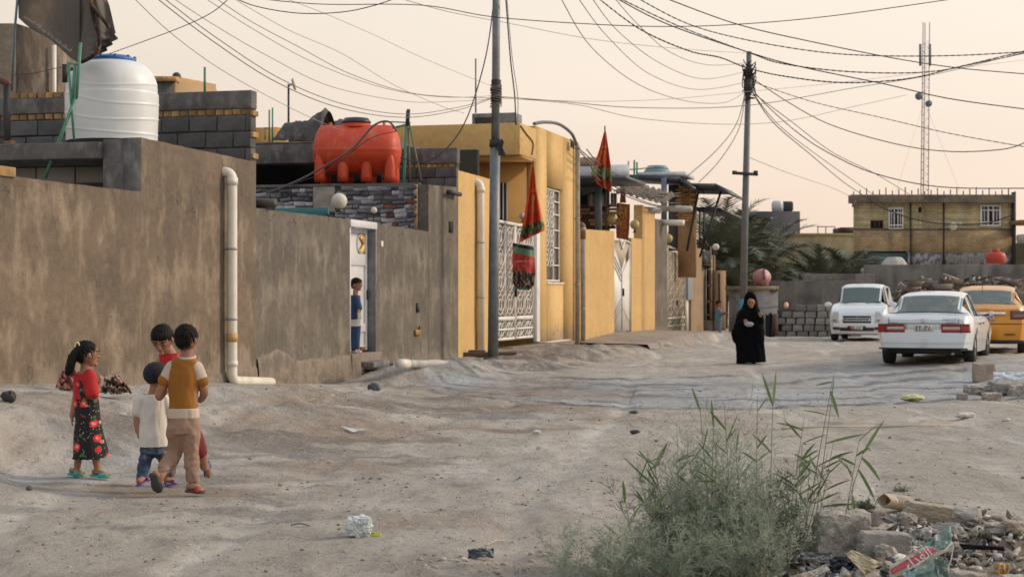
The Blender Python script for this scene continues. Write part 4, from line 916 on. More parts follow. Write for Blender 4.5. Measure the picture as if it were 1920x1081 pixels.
# canopies and clutter above the gates
COR=mat('corrugated_blue',(.075,.085,.105),.5,c2=(.05,.055,.07),sc=5,metal=.3)
WSH=mat('white_sheet',(.62,.66,.72),.5,c2=(.50,.53,.58),sc=4)
h3=thing('porch_house','house with a flat blue grey porch roof and dark red brick porch wall','house',(Aw(1152),.3,0),STREET)
aq=Aw(1110)
k=MB(STREET);k.box(aq,aq+3.5,Bw(1172,aq),Bw(1078,aq)+1.0,Zw(337,aq,.5),Zw(330,aq,.5));k.build('porch_roof',COR,h3)
a5=aq+3.0
k=MB(STREET);k.box(a5,a5+.05,Bw(1180,a5),Bw(1075,a5),Zw(337,a5),Zw(309,a5));k.build('white_sheet',WSH,h3)
k=MB(STREET);k.box(a5,a5+.3,Bw(1124,a5),Bw(1083,a5),Zw(311,a5),Zw(294,a5));k.build('parapet_bricks',mat('pinkish_brick',(.42,.30,.22),.9,fine=.2),h3)
k=MB(STREET);k.box(a5+.5,a5+.7,.2,5,0,Zw(330,a5+.5));k.build('porch_shade_wall',DARK,h3)  # wall coloured near black to paint the porch interior's shade
RB=mat('dark_red_brick',(.10,.030,.018),.8,c2=(.05,.018,.012),sc=6,rnd=.6);rbm=rough_box(.5,.06,.10,91,.008,.015);rbm.materials.append(RB)
rb2=rough_box(.5,.06,.10,92,.008,.015);rb2.materials.append(mat('tan_brick_dim',(.26,.16,.09),.8,rnd=.5))
rr=random.Random(3);pf5=PERP(a5+.45,0,0);z=Zw(428,a5)
while z<Zw(384,a5):
 x=-Bw(1082,a5)-.2+rr.random()*.3
 while x<-Bw(1158,a5):
  inst('brick',rbm if rr.random()<.7 else rb2,Matrix.Translation((x,rr.uniform(-.02,.02),z)),h3,pf5);x+=.52
 z+=.115
k=MB(STREET);pp0=Aw(1133);k.box(pp0,pp0+.12,.10,.30,Zpx(1133,432),Zw(334,pp0));k.build('porch_post',mat('blue_post',(.13,.16,.20),.5),h3)
for px_,w_ in((1103,16),(1124,14),(1145,12)):
 k=MB(STREET);a_=a5-.6
 fnc=lambda u,v,px_=px_,w_=w_:(a_+.05*math.sin(u*12),Bw(px_+w_*u,a_),Zw(362+24*v,a_))
 k.grid(fnc,12,4);k.build('hung_cloth',mat('grey_cloth',(.26,.25,.25),.9),None,solid=.01,label={1103:'grey cloth hung under the porch roof beside the corner pipe',1124:'grey cloth hung under the porch roof just left of the red flag',1145:'grey cloth hung under the porch roof right of the blue post'}[px_],cat='cloth',kind='thing',group='cloths hanging in the porch')
a6=Aw(1172,.6)
k=MB(STREET)
def _aw(u,v):
 px=1150+95*u;a=Aw(1150)+(Aw(1245)-Aw(1150))*(u*.6+.1);b=Bw(px,a)
 return(a+2.6*v,b,Zw(334+22*u**1.3+26*(1-v),a,b)+.05*math.sin(u*50))
k.grid(_aw,90,6);k.build('sagging_awning',mat('rusty_sheet',(.10,.085,.07),.8,c2=(.05,.045,.04),sc=5,c3=(.22,.15,.09),sc3=6,lo3=.55,hi3=.7),h3,solid=.02)
h4=thing('canopy_house','brick house with blue metal canopies on posts above the cream gate','house',(Aw(1250),.5,0),STREET)
a7=Aw(1255)
def slanted(px0,py0,px1,py1,a,th,da,name,m,parent,b_px=None):
 """sheet canopy seen edge-on: front edge from picture (px0,py0) to (px1,py1)"""
 b0,b1=Bw(px0,a),Bw(px1,a);z0,z1=Zw(py0,a,b0),Zw(py1,a,b1);k=MB(STREET)
 k.add([(a,b0,z0),(a,b1,z1),(a+da,b1,z1+.12*0),(a+da,b0,z0),(a,b0,z0-th),(a,b1,z1-th),(a+da,b1,z1-th),(a+da,b0,z0-th)],[(0,1,2,3),(7,6,5,4),(0,4,5,1),(1,5,6,2),(2,6,7,3),(3,7,4,0)])
 return k.build(name,m,parent)
slanted(1180,327,1272,331,a7,.16,3,'canopy',COR,h4);slanted(1268,330,1300,350,a7+.05,.12,3,'canopy',COR,h4)
slanted(1276,343,1342,344,a7+.8,.14,5,'canopy',COR,h4);slanted(1340,343,1367,360,a7+.8,.10,5,'canopy',COR,h4)
slanted(1304,388,1344,388,a7+2.5,.14,5,'canopy',COR,h4);slanted(1342,388,1368,398,a7+2.5,.10,5,'canopy',COR,h4)
k=MB(STREET);k.box(a7+.5,a7+3,Bw(1280,a7),Bw(1190,a7),Zw(328,a7),Zw(320,a7));k.build('roof_edge',WSH,h4)
k=MB(STREET);k.box(a7-.05,a7+.08,Bw(1250,a7),Bw(1240,a7),Zw(420,a7),Zw(332,a7));k.build('canopy_post',mat('blue_post',(.13,.16,.20),.5),h4)
a8=a7+1.8
pf8=PERP(a8,0,0)
ob=thing('brick_return_wall','unplastered orange brick wall end under the metal canopies','wall',(a8,0,Zw(500,a8)),STREET)
k=MB(STREET);k.box(a8+.02,a8+.3,Bw(1304,a8),Bw(1271,a8),Zw(520,a8),Zw(346,a8));k.build('wall_core',mat('orange_wall',(.40,.24,.12),.9,c2=(.30,.18,.09),sc=2,fine=.1),ob)
rr=random.Random(8);z=Zw(420,a8)
obm=rough_box(.24,.07,.075,95,.006,.01);obm.materials.append(mat('orange_brick',(.50,.28,.12),.9,rnd=.35))
while z<Zw(350,a8):
 x=-Bw(1273,a8)+.13*(int(z*10)%2)
 while x<-Bw(1303,a8):inst('brick',obm,Matrix.Translation((x,rr.uniform(-.03,.0),z)),ob,pf8);x+=.26
 z+=.10
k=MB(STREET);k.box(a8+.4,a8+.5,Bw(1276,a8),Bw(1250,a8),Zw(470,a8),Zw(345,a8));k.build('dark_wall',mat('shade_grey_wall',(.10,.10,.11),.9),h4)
for(x0,y0,x1,y1,nm)in((1310,356,1288,470,'long'),(1352,358,1312,482,'outer')):
 k=MB(STREET);k.tube([pa(x0,y0,a8-.2),pa(x1,y1,a8-.2)],.045,8);k.build('canopy_strut',BLACKM,h4)
for px_ in(1312,1320):
 k=MB(STREET);k.tube([pa(px_,392,a8-.15),pa(px_,465,a8-.15)],.035,8);k.build('canopy_post',BLACKM,h4)
for(x0,x1,y,nm)in((1236,1297,391,'upper white pipe sticking out above the cream gate'),(1238,1282,417,'lower white pipe sticking out just above the cream gate')):
 aa_=Aw(1240);k=MB(STREET);k.tube([pa(x0-3,y,aa_+.3),pa(x1,y+.5,aa_+.1)],.11,12);k.build('spout_pipe',PVC if y>400 else PVCG,None,label=nm,cat='pipe',kind='thing')
k=MB(STREET);k.tube([pa(1210,393,Aw(1215)),pa(1236,395,Aw(1230))],.11,12);k.build('spout_pipe',PVCG,None,label='short pipe end on top of the ochre pillar',cat='pipe',kind='thing')
YG=mat('globe_yellow',(.50,.40,.17),.5,c2=(.40,.31,.12),sc=8)
lamp(1146,410,10,Aw(1147,.1),.08,'yellowed globe lamp left of the hanging orange banner',YG);lamp(1188,421,9,Aw(1189,.1),.08,'yellowed globe lamp right of the hanging orange banner',YG)
lamp(1253,447,8.5,Aw(1252,.1),.08,'small yellowed globe lamp over the grey pier edge',YG);lamp(1268,448,9,Aw(1270,.4),.4,'larger yellowed globe lamp above the cream gate',YG)
lamp(1336,463,6.5,Aw(1325),-.4,'cream globe lamp at the far end of the row',GLOBE)
ac=thing('air_cooler','dusty metal air cooler on a bracket above the tan wall','air cooler',P(1315,497,YF-.8))
PB(1299,1333,470,495,YF-.8,.7).build('cooler_housing',mat('cooler_tin',(.26,.24,.21),.5,c2=(.18,.16,.14),sc=6),ac,bevel=.02)
PB(1300,1312,473,492,YF-.83,.03).build('cooler_grille',BLACKM,ac);PB(1316,1324,472,494,YF-.83,.03).build('cooler_panel',STEEL,ac)
for x in(1298,1332):PB(x,x+1.5,462,500,YF-.86,.06).build('bracket_post',PVCG,ac)
PB(1297,1334,495,499,YF-.88,.9).build('bracket_shelf',BLACKM,ac)
k=MB();r9=random.Random(2)
for i in range(7):k.tube(smooth_pts([P(1315+r9.uniform(-12,12),440+r9.uniform(0,20),YF-.9),P(1320,455,YF-.9),P(1312+r9.uniform(-10,14),468,YF-.85)]),.03,5)
k.build('wire_tangle',BLACKM,None,label='black wire tangle above the air cooler',cat='wire tangle',kind='thing')
k=MB(STREET);a_=a7+2;c_=pa(1232,327,a_);k.lathe([(.5,0),(.52,.12),(.45,.2)],c_,24);k.lathe([(.46,.2),(.36,.34),(.001,.36)],c_,24);k.build('roof_tank',mat('teal_grey',(.16,.26,.29),.5),None,label='low teal and white roof tank on the blue canopy',cat='water tank',kind='thing')
for px_,t_ in((1178,302),(1189,300),(1194,304)):
 k=MB(STREET);k.tube([pa(px_,336,a7-.3),pa(px_+.5,t_,a7-.3)],.035,6);k.build('rod',GREEN if px_!=1178 else PVCG,None,label={1178:'grey upright rod left of two others behind the white sheets',1189:'tallest green rod rising behind the white sheets',1194:'shorter green rod behind the white sheets'}[px_],cat='rod',kind='thing')
k=MB(STREET);k.tube([pa(1177,318,a7),pa(1196,317,a7),pa(1225,313,a7)],.025,6);k.build('cross_rod',PVCG,None,label='thin pipe running across the rods to the roof tank',cat='rod',kind='thing')
# flags and banners
def flag_mat(name,base,bands,acc):
 """printed cloth: colour bands by height plus blotchy print"""
 m=bpy.data.materials.new(name);m.use_nodes=True;nt=m.node_tree;N=nt.nodes;L=nt.links;b=N['Principled BSDF'];b.inputs['Roughness'].default_value=.8
 uv=N.new('ShaderNodeUVMap');sp=N.new('ShaderNodeSeparateXYZ');L.new(uv.outputs[0],sp.inputs[0])
 r=N.new('ShaderNodeValToRGB');r.color_ramp.interpolation='CONSTANT';e=r.color_ramp.elements
 e[0].position=0;e[0].color=(*bands[0][1],1);e[1].position=bands[1][0];e[1].color=(*bands[1][1],1)
 for p,c in bands[2:]:q=e.new(p);q.color=(*c,1)
 L.new(sp.outputs[1],r.inputs[0])
 n=N.new('ShaderNodeTexNoise');n.inputs['Scale'].default_value=9;n.inputs['Detail'].default_value=3;L.new(uv.outputs[0],n.inputs['Vector'])
 g=N.new('ShaderNodeMapRange');L.new(n.outputs['Fac'],g.inputs[0]);g.inputs[1].default_value=.52;g.inputs[2].default_value=.56
 r2=N.new('ShaderNodeValToRGB');r2.color_ramp.interpolation='CONSTANT';e2=r2.color_ramp.elements
 e2[0].position=0;e2[0].color=(*acc[0][1],acc[0][2]);e2[1].position=acc[1][0];e2[1].color=(*acc[1][1],acc[1][2])
 for p,c,al in acc[2:]:q=e2.new(p);q.color=(*c,al)
 L.new(sp.outputs[1],r2.inputs[0])
 ml=N.new('ShaderNodeMath');ml.operation='MULTIPLY';L.new(g.outputs[0],ml.inputs[0]);L.new(r2.outputs[1],ml.inputs[1])
 x=N.new('ShaderNodeMix');x.data_type='RGBA';L.new(ml.outputs[0],x.inputs[0]);L.new(r.outputs[0],x.inputs[6]);L.new(r2.outputs[0],x.inputs[7]);L.new(x.outputs[2],b.inputs['Base Color'])
 return m
def cloth_grid(name,left,right,a,m,parent,nu=30,nv=60,fold=.10,seed=1,folds=5,frame_a=None):
 """hanging cloth between a left and a right outline (lists of picture points, top to bottom)"""
 k=MB(STREET)
 def ip(pts,v):
  n=len(pts)-1;i=min(int(v*n),n-1);t=v*n-i;return pts[i][0]*(1-t)+pts[i+1][0]*t,pts[i][1]*(1-t)+pts[i+1][1]*t
 def fn(u,v):
  l=ip(left,v);r=ip(right,v);px=l[0]*(1-u)+r[0]*u;py=l[1]*(1-u)+r[1]*u
  amp=fold*(abs(r[0]-l[0])/40)
  da=amp*math.sin(u*folds*math.pi+2.5*v+seed)+.5*amp*(float(fbm(u*5,v*5,seed,3))-.5)
  aa_=a+da;b=Bw(px,aa_);return(aa_,b,Zw(py,aa_,b))
 k.grid(fn,nu,nv);o=k.build(name,m,parent,smooth=True,solid=.006)
 uv=o.data.uv_layers.new(name='UVMap');n1=nu+1
 li=np.empty(len(o.data.loops),np.int32);o.data.loops.foreach_get('vertex_index',li)
 U=np.stack([(li%n1)/nu,1-(li//n1)/nv],-1).astype(np.float32);uv.data.foreach_set('uv',U.ravel());return o
def cloth_text(s,px,py,wpx,a,m,parent,rot=0.0,name='lettering',squash=1.0):
 me=text_mesh(s,1.0,.004);xs_=[v.co.x for v in me.vertices];w=max(xs_)-min(xs_)if xs_ else 1
 sc_=wpx/(F/Yab(a))/w;b=Bw(px,a)
 fr=PERP(a,0,0)@Matrix.Translation((-b,0,Zw(py,a,b)))@Matrix.Rotation(rad(90),4,'X')@Matrix.Rotation(rad(rot),4,'Z')@Matrix.Diagonal((sc_,sc_*squash,sc_,1)).to_4x4()
 me.transform(fr);me.materials.append(m);A=MW[parent.name].inverted();me.transform(A)
 o=bpy.data.objects.new(name,me);COL.objects.link(o);o.parent=parent;MW[o.name]=MW[parent.name];o['kind']='stuff';return o
RED,DRED,GRN,BLK3,TN=(.62,.055,.018),(.30,.02,.02),(.10,.22,.12),(.02,.02,.022),(.42,.33,.22)
GOLDT=mat('print_gold',(.50,.30,.06),.8);WHT=mat('print_white',(.60,.54,.46),.8)
fm1=flag_mat('red_flag_print',RED,[(0,RED),(.10,(.06,.07,.04)),(.34,RED)],[(0,TN,0),(.10,(.26,.30,.09),1),(.34,(.45,.20,.05),.55),(.8,RED,0)])
aF=Aw(990,-.45)
f1=thing('red_pennant','red printed pennant hanging limp in front of the white wrought gate','flag',pa(998,330,aF),STREET,'red pennants on poles')
cloth_grid('flag_cloth',[(998,308),(992,350),(984,400),(976,440),(973,455)],[(1001,308),(1005,350),(1013,390),(1021,425),(1021,432)],aF,fm1,f1,fold=.13,seed=2)
cloth_text(shape_ar('يا حسين'),998,375,44,aF-.14,GOLDT,f1,rot=78)
k=MB(STREET);k.tube([pa(1000,300,aF),pa(996,345,aF+.02),pa(975,456,aF+.02)],.012,6);k.build('flag_pole',BLACKM,f1)
fm3=flag_mat('banner_print',RED,[(0,(.05,.20,.13)),(.07,BLK3),(.50,(.42,.03,.03)),(.82,(.12,.26,.17)),(.93,BLK3)],[(0,TN,0),(.07,(.30,.19,.14),1),(.50,(.50,.12,.10),.8),(.80,GRN,0)])
f3=thing('printed_banner','round bottomed green and red printed banner hung on the wrought gate','banner',pa(982,540,aF+.1),STREET)
cloth_grid('banner_cloth',[(962,455),(961,480),(961,505),(962,530),(966,542)],[(1000,462),(1003,490),(1004,512),(1001,535),(992,544)],aF+.12,fm3,f3,fold=.07,seed=4,folds=3)
cloth_text(shape_ar('لبيك يا حسين'),983,489,34,aF-.02,WHT,f3,rot=-2)
aG=Aw(1128,-.3)
fm2=flag_mat('red_flag_print2',RED,[(0,RED),(.20,(.25,.26,.12)),(.45,RED)],[(0,(.1,.18,.09),.8),(.20,(.36,.36,.20),1),(.45,(.45,.16,.04),.6),(.85,RED,0)])
f2=thing('red_pennant','red printed pennant with green patch above the porch roof','flag',pa(1133,300,aG),STREET,'red pennants on poles')
cloth_grid('flag_cloth',[(1133,246),(1124,280),(1114,310),(1108,325),(1120,345)],[(1136,246),(1141,280),(1145,310),(1147,335),(1147,361)],aG,fm2,f2,fold=.16,seed=6)
cloth_text(shape_ar('يا حسين'),1131,290,36,aG-.2,GOLDT,f2,rot=80)
k=MB(STREET);k.tube([pa(1134,236,aG),pa(1137,340,aG+.05),pa(1137,432,aG+.05)],.02,6);k.build('flag_pole',BLACKM,f2)
fm4=flag_mat('orange_banner_print',RED,[(0,(.16,.05,.02)),(.04,(.33,.085,.025)),(.95,(.16,.05,.02))],[(0,TN,0),(.05,(.22,.06,.02),.6),(.95,TN,0)])
f4=thing('orange_banner','rusty orange rectangular banner with lettering above the chevron door','banner',pa(1168,450,Aw(1168,-.1)),STREET)
aH=Aw(1168,-.1)
cloth_grid('banner_cloth',[(1156,380),(1156,400),(1155,425),(1156,446)],[(1181,383),(1181,404),(1180,428),(1178,450)],aH,fm4,f4,fold=.03,seed=8,folds=2)
for i,yy in enumerate((392,403,414,425,437)):cloth_text(shape_ar(('يا','أبا','عبد','الله','الحسين')[i]),1168,yy,13,aH-.05,GOLDT,f4,name='lettering')
cloth_grid('upper_cloth',[(1164,355),(1162,380)],[(1171,355),(1174,380)],aH,mat('dull_red_cloth',(.22,.06,.045),.9),f4,fold=.03,seed=9,folds=2,nu=8,nv=8)
for i,(y0,y1,y2)in enumerate(((296,350,372),(305,362,384),(315,368,390),(300,340,366),(330,372,392))):
 q=[pa(1082+6*i,y0-20,Aw(1085,-.3)),pa(1130,(y0+y1)/2-8,Aw(1130,-.3)),pa(1185,y1,Aw(1180,-.3)),pa(1240,y2-4,Aw(1235,-.3)),pa(1296,y2-6,Aw(1290,-.3))]
 MB(STREET).tube(smooth_pts(q),.018,5).build('service_wire',mat('dusty_wire',(.13,.12,.11),.7),None,label=('thin service wire uppermost in the bundle sagging along the awnings','second service wire from the top of the bundle along the awnings','middle service wire of the bundle sagging along the awnings','service wire crossing the others in the bundle along the awnings','lowest service wire of the bundle sagging along the awnings')[i],cat='wire',kind='thing',group='service wires sagging along the awnings')
 # utility poles
up=thing('utility_pole','near grey steel utility pole with wire windings standing by the ochre house','utility pole',P(924,690,36.3))
YP=36.3
def pp(px,py,Y=YP):return P(px,py,Y)
zb_=gz1(pp(924,690).x,YP)-.3
k=MB();b0=pp(924,690);k.tube([(b0.x,YP,zb_),pp(926,480),pp(928.5,270)],[.115,.112,.108],20);k.build('lower_tube',STEEL,up,smooth=True)
k=MB();k.tube([pp(928.5,272),pp(930,120),pp(932,-260)],[.088,.085,.082],20);k.build('upper_tube',STEEL,up,smooth=True)
k=MB();k.tube([pp(928.2,276),pp(928.6,262)],.122,20);k.build('collar',BLACKM,up)
k=MB();k.tube([pp(930,192),pp(930.3,150)],.105,16);k.build('tape_winding',mat('black_tape',(.02,.02,.022),.7),up)
r9=random.Random(4);k=MB()
for i in range(16):
 z0=160+i*2.6;k.tube([(pp(930,z0).x+.12*math.cos(t),YP+.12*math.sin(t),pp(930,z0).z+.03*math.sin(t*1.0+i))for t in[j*math.pi/8 for j in range(17)]],.010,5)
k.build('wire_winding',mat('worn_wire',(.17,.15,.12),.7),up,kind='stuff')
k=MB();k.grid(lambda u,v:(pp(933,0).x+(.10+.06*v)*u*1.0+.02*math.sin(v*9),YP-.12-.02*math.sin(u*6+v*4),pp(933,262+30*v).z),6,10);k.build('black_ribbon',BLACKM,up,solid=.01)
k=MB();k.tube([(b0.x,YP,zb_),(b0.x,YP,zb_+.36)],.20,14);k.build('pole_footing',CONC,up)
for i,(px,py,L_,rz,lab)in enumerate(((905,664,1.5,12,'long weathered plank lying against the ochre wall foot'),(925,672,1.3,-6,'second broken plank on the heap behind the steel pole'),(950,668,1.2,-28,'plank tilted over the heap right of the steel pole'),(880,660,.7,5,'short dark timber offcut under the ochre wall corner'))):
 p=P(px,py,37.8+.1*i);k=MB(FR(p.x,p.y,p.z,rz));k.box(-L_/2,L_/2,-.09,.09,-.05,.05);k.build('plank',mat('old_wood2',(.12,.085,.055),.9,c2=(.06,.045,.035),sc=5,stretch=(1,6,6)),None,bevel=.008,label=lab,cat='plank',kind='thing')
YQ=60.0
fp=thing('utility_pole','farther slim utility pole with crossarm and wire knots above the woman in black','utility pole',P(1393,590,YQ))
k=MB();k.tube([P(1392.5,630,YQ),P(1397,400,YQ),P(1404.5,97,YQ)],[.135,.12,.09],14);k.build('pole_tube',mat('far_pole',(.10,.11,.125),.6,c2=(.15,.15,.15),sc=3),fp,smooth=True)
k=MB();k.tube([P(1373,324,YQ-.15),P(1421,327,YQ-.15)],.055,8);k.build('crossarm',BLACKM,fp)
for x in(1377,1417):MB().tube([P(x,327,YQ-.15),P(x,320,YQ-.15)],.08,8).build('insulator',BLACKM,fp)
k=MB();r9=random.Random(14)
for i in range(26):
 c=Vector(P(1402,125+50*r9.random(),YQ-.1));k.tube(smooth_pts([c+Vector((r9.uniform(-.18,.28),r9.uniform(-.1,.1),r9.uniform(-.45,.35)))for _ in range(4)]),.018,5)
k.build('wire_knots',BLACKM,fp,kind='stuff')
k=MB();k.tube([P(1403,175,YQ-.08),P(1402.5,150,YQ-.08)],.16,10);k.build('junction_box',BLACKM,fp)
k=MB();k.tube([P(1392.2,600,YQ-.03),P(1393.2,560,YQ-.03)],.133,14);k.build('blue_paint_patch',mat('blue_paint',(.05,.22,.40),.6),fp)
k=thing('dish_pole','far thin pole with a small dish against the sky left of the tarpaulin','pole',P(541,222,75))
MB().tube([P(541,240,75),P(541,158,75)],.05,6).build('mast',BLACKM,k);
m_=MB();m_.lathe([(.001,-.02),(.22,0),(.30,.08),(.28,.085),(.001,.02)],(0,0,0),14);o_=m_.build('dish',mat('dish_rust',(.35,.27,.20),.6),None);o_.matrix_basis=Matrix.Identity(4);o_.parent=k;o_.matrix_basis=MW[k.name].inverted()@(Matrix.Translation(P(548,159,75))@Matrix.Rotation(rad(75),4,'Y'))
MB().tube([P(541,160,75),P(549,159,75)],.03,5).build('dish_arm',BLACKM,k)
MB().tube([P(892,212,60),P(892,110,60)],.03,6).build('antenna_rod',STEEL,None,label='thin antenna rod standing beside the near utility pole',cat='antenna',kind='thing')
# lattice mast
mt=thing('lattice_mast','tall lattice radio mast with two dishes behind the brick house','mast',P(1733,370,190));Ym=190.
MST=mat('mast_steel',(.30,.25,.24),.6)
def mxy(f):return(1732+5*f,369-300*f)
w=.42
for i,(dx,dy)in enumerate(((-1,0),(1,0),(0,1.4))):
 k=MB();p0=P(1733,420,Ym);p1=P(1737,42,Ym);
 k.tube([(p0.x+dx*w,Ym+dy*w,p0.z),(p1.x+dx*w*.85,Ym+dy*w,p1.z)],.055,5);k.build('mast_leg',MST,mt)
k=MB();p0=P(1733,400,Ym);p1=P(1737,75,Ym);n=44
for i in range(n):
 f0,f1=i/n,(i+1)/n;c0=p0.lerp(p1,f0);c1=p0.lerp(p1,f1);s_=1 if i%2 else-1
 k.tube([(c0.x-s_*w,Ym,c0.z),(c1.x+s_*w,Ym,c1.z)],.022,4);k.tube([(c0.x-w,Ym,c0.z),(c0.x+w,Ym,c0.z)],.018,4)
k.build('lattice_bracing',MST,mt,kind='stuff')
for x,y,r_ in((1724,180,.42),(1742,194,.36)):
 k=MB();c=P(x,y,Ym-.6);k.tube([c,c+Vector((0,.35,0))],r_,18);k.build('dish',mat('dish_blue',(.12,.15,.19),.6),mt)
for x,y in((1726,103),(1744,103)):
 k=MB();c=P(x,y,Ym-.5);k.box(c.x-.12,c.x+.12,c.y,c.y+.2,c.z-1.2,c.z+1.2);k.build('panel_antenna',mat('dish_blue',(.12,.15,.19),.6),mt)
for x,y,nm in((1680,360,'l'),(1800,360,'r')):
 k=MB();k.tube([P(1733,190,Ym),P(x,y,Ym-5)],.012,4);k.build('guy_wire',MST,mt)
 # two storey brick house
YB_=98.0
bh=thing('brick_house','two storey yellow brick house with ornate windows and bare rooftop rods','house',P(1750,500,YB_))
def brickwall_mat(name,c1,c2,mo,sc=1.0,off=.5):
 m=bpy.data.materials.new(name);m.use_nodes=True;nt=m.node_tree;N=nt.nodes;L=nt.links;b=N['Principled BSDF'];b.inputs['Roughness'].default_value=.92
 tc=N.new('ShaderNodeTexCoord');mp=N.new('ShaderNodeMapping');mp.inputs['Rotation'].default_value=(rad(90),0,0);L.new(tc.outputs['Object'],mp.inputs[0])
 br=N.new('ShaderNodeTexBrick');L.new(mp.outputs[0],br.inputs['Vector']);br.inputs['Color1'].default_value=(*c1,1);br.inputs['Color2'].default_value=(*c2,1);br.inputs['Mortar'].default_value=(*mo,1)
 br.inputs['Scale'].default_value=sc;br.inputs['Mortar Size'].default_value=.018;br.inputs['Brick Width'].default_value=.26;br.inputs['Row Height'].default_value=.13;br.inputs['Bias'].default_value=-.1
 n=N.new('ShaderNodeTexNoise');n.inputs['Scale'].default_value=.9;n.inputs['Detail'].default_value=6;L.new(tc.outputs['Object'],n.inputs['Vector'])
 g=N.new('ShaderNodeMapRange');L.new(n.outputs['Fac'],g.inputs[0]);g.inputs[1].default_value=.3;g.inputs[2].default_value=.7;g.inputs[3].default_value=.62;g.inputs[4].default_value=1.25
 s=N.new('ShaderNodeVectorMath');s.operation='SCALE';L.new(br.outputs[0],s.inputs[0]);L.new(g.outputs[0],s.inputs['Scale']);L.new(s.outputs[0],b.inputs['Base Color']);return m
BW1=brickwall_mat('yellow_brickwork',(.52,.43,.245),(.41,.33,.185),(.31,.27,.19));BW2=brickwall_mat('brown_brickwork',(.50,.36,.20),(.36,.25,.14),(.27,.21,.14));BW3=mat('burnt_cornice',(.20,.16,.115),.9,c2=(.09,.08,.07),sc=1.2,lo=.4,hi=.6,c3=(.32,.18,.06),sc3=.8,str3=(1,1,1),lo3=.6,hi3=.7)
TLM=mat('patterned_tiles',(.27,.27,.29),.6,c2=(.10,.10,.12),sc=3,lo=.48,hi=.52,c3=(.34,.33,.34),sc3=4,str3=(1,1,1),lo3=.56,hi3=.58)
def BH(px0,px1,py0,py1,dY,th,nm,m,bev=0,parent=None):return PB(px0,px1,py0,py1,YB_+dY,th).build(nm,m,parent or bh,bevel=bev)
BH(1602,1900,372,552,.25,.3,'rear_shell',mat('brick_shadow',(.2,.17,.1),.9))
def wall_with_holes(x0,x1,y0,y1,holes,dY,nm,m):
 xs_=sorted({x0,x1,*[h[0]for h in holes],*[h[1]for h in holes]});ys_=sorted({y0,y1,*[h[2]for h in holes],*[h[3]for h in holes]});k=MB()
 for i in range(len(xs_)-1):
  for j in range(len(ys_)-1):
   cx,cy=(xs_[i]+xs_[i+1])/2,(ys_[j]+ys_[j+1])/2
   if any(h[0]<cx<h[1]and h[2]<cy<h[3]for h in holes):continue
   PB(xs_[i],xs_[i+1],ys_[j],ys_[j+1],YB_+dY,.24,k)
 k.build(nm,m,bh)
hl=[(1666,1694,389,430),(1838,1877,384,424),(1632,1656,413,428),(1722,1728,388,398)]
wall_with_holes(1602,1902,378,429,hl,0,'upper_brickwork',BW1)
wall_with_holes(1602,1902,429,474,[(1666,1694,429,430)],0,'lower_brickwork',BW2)
BH(1602,1902,428.6,430.2,-.05,.05,'brick_string_course',BW3)
BH(1596,1904,364.5,380,-.45,.9,'cornice',BW3,.03)
BH(1599,1606,374,388,-.55,.3,'cornice_corner',BW3,.03)
for x in(1707,1769):BH(x,x+2,380,512,-.12,.12,'drain_pipe',BLACKM)
BH(1899,1905,360,500,-.2,.3,'corner_pipe',BLACKM)
BH(1602,1700,471,512,.0,.1,'dark_shutter',mat('teal_dark',(.025,.05,.055),.6,c2=(.05,.08,.085),sc=2));BH(1702,1768,474,500,-.03,.12,'tile_panel',TLM);BH(1771,1900,474,500,-.03,.12,'tile_panel',TLM)
k=MB()
for i in range(24):PB(1775+i*3,1776.2+i*3,478,493,YB_-.1,.04,k)
k.build('railing_bars',PVCG,bh,kind='stuff')
GLB=mat('window_blue_glass',(.06,.09,.14),.2)
for(x0,x1,y0,y1)in hl[:2]:
 f=BH(x0,x1,y0,y1,.06,.05,'window',GLB)
 for(a_,b_)in((0,.09),(.91,1),(.36,.42),(.60,.66)):PB(x0+(x1-x0)*a_,x0+(x1-x0)*b_,y0,y1,YB_-.03,.08).build('window_frame',WHITE,f)
 for(a_,b_)in((0,.07),(.93,1),(.22,.27),(.78,.83)):PB(x0,x1,y0+(y1-y0)*a_,y0+(y1-y0)*b_,YB_-.035,.085).build('window_frame',WHITE,f)
 PB(x0+(x1-x0)*.43,x0+(x1-x0)*.59,y0+(y1-y0)*.28,y0+(y1-y0)*.77,YB_-.0,.03).build('dark_opening',DARK,f)
 for q in(.2,.8):PB(x0+(x1-x0)*q-.5,x0+(x1-x0)*q+.5,y0,y1,YB_-.02,.06).build('glazing_bar',WHITE,f)
f=BH(1632,1656,413,428,.08,.04,'window',DARK)
for q in(.0,.33,.66,.96):PB(1632+24*q,1633+24*q,413,428,YB_+.02,.04).build('glazing_bar',mat('dark_frame',(.12,.05,.04),.7),f)
BH(1722,1728,388,398,.08,.04,'vent_hole',DARK)
for i in range(26):
 x=1600+i*12.1;h_=6+(i*37%11)*.8;BH(x,x+1.6,364.8-h_-(x-1600)*.0,368,-.2,.06,'roof_rod',BLACKM)
for x,y,r_,m__,lb_ in((1787,424,8,GLOBE,'pale dusty round lamp on the brick house front'),(1800,420,4.5,mat('green_globe',(.35,.50,.33),.5),'small greenish round lamp beside the pale lamp')):
 k=MB();k.ball(P(x,y,YB_-.6),r_*YB_/F,16,10);k.build('round_lamp',m__,bh,smooth=True)
gh=thing('grey_block_house','dark grey block house with a covered tank on its roof','house',P(1452,440,128))
PB(1403,1500,396,560,128,9).build('house_body',mat('far_grey_block',(.085,.083,.095),.95,c2=(.065,.065,.075),sc=1.0,fine=.1),gh)
PB(1384,1404,413,560,129,6).build('low_wing',mat('far_olive',(.16,.14,.09),.95),gh)
for(x,y)in((1445,407),(1440,437),(1490,434)):PB(x,x+4,y,y+3,127.8,.15).build('pale_patch',PVC,gh)
k=thing('covered_tank','rooftop tank under a dark cover on the grey block house','water tank',P(1469,396,130))
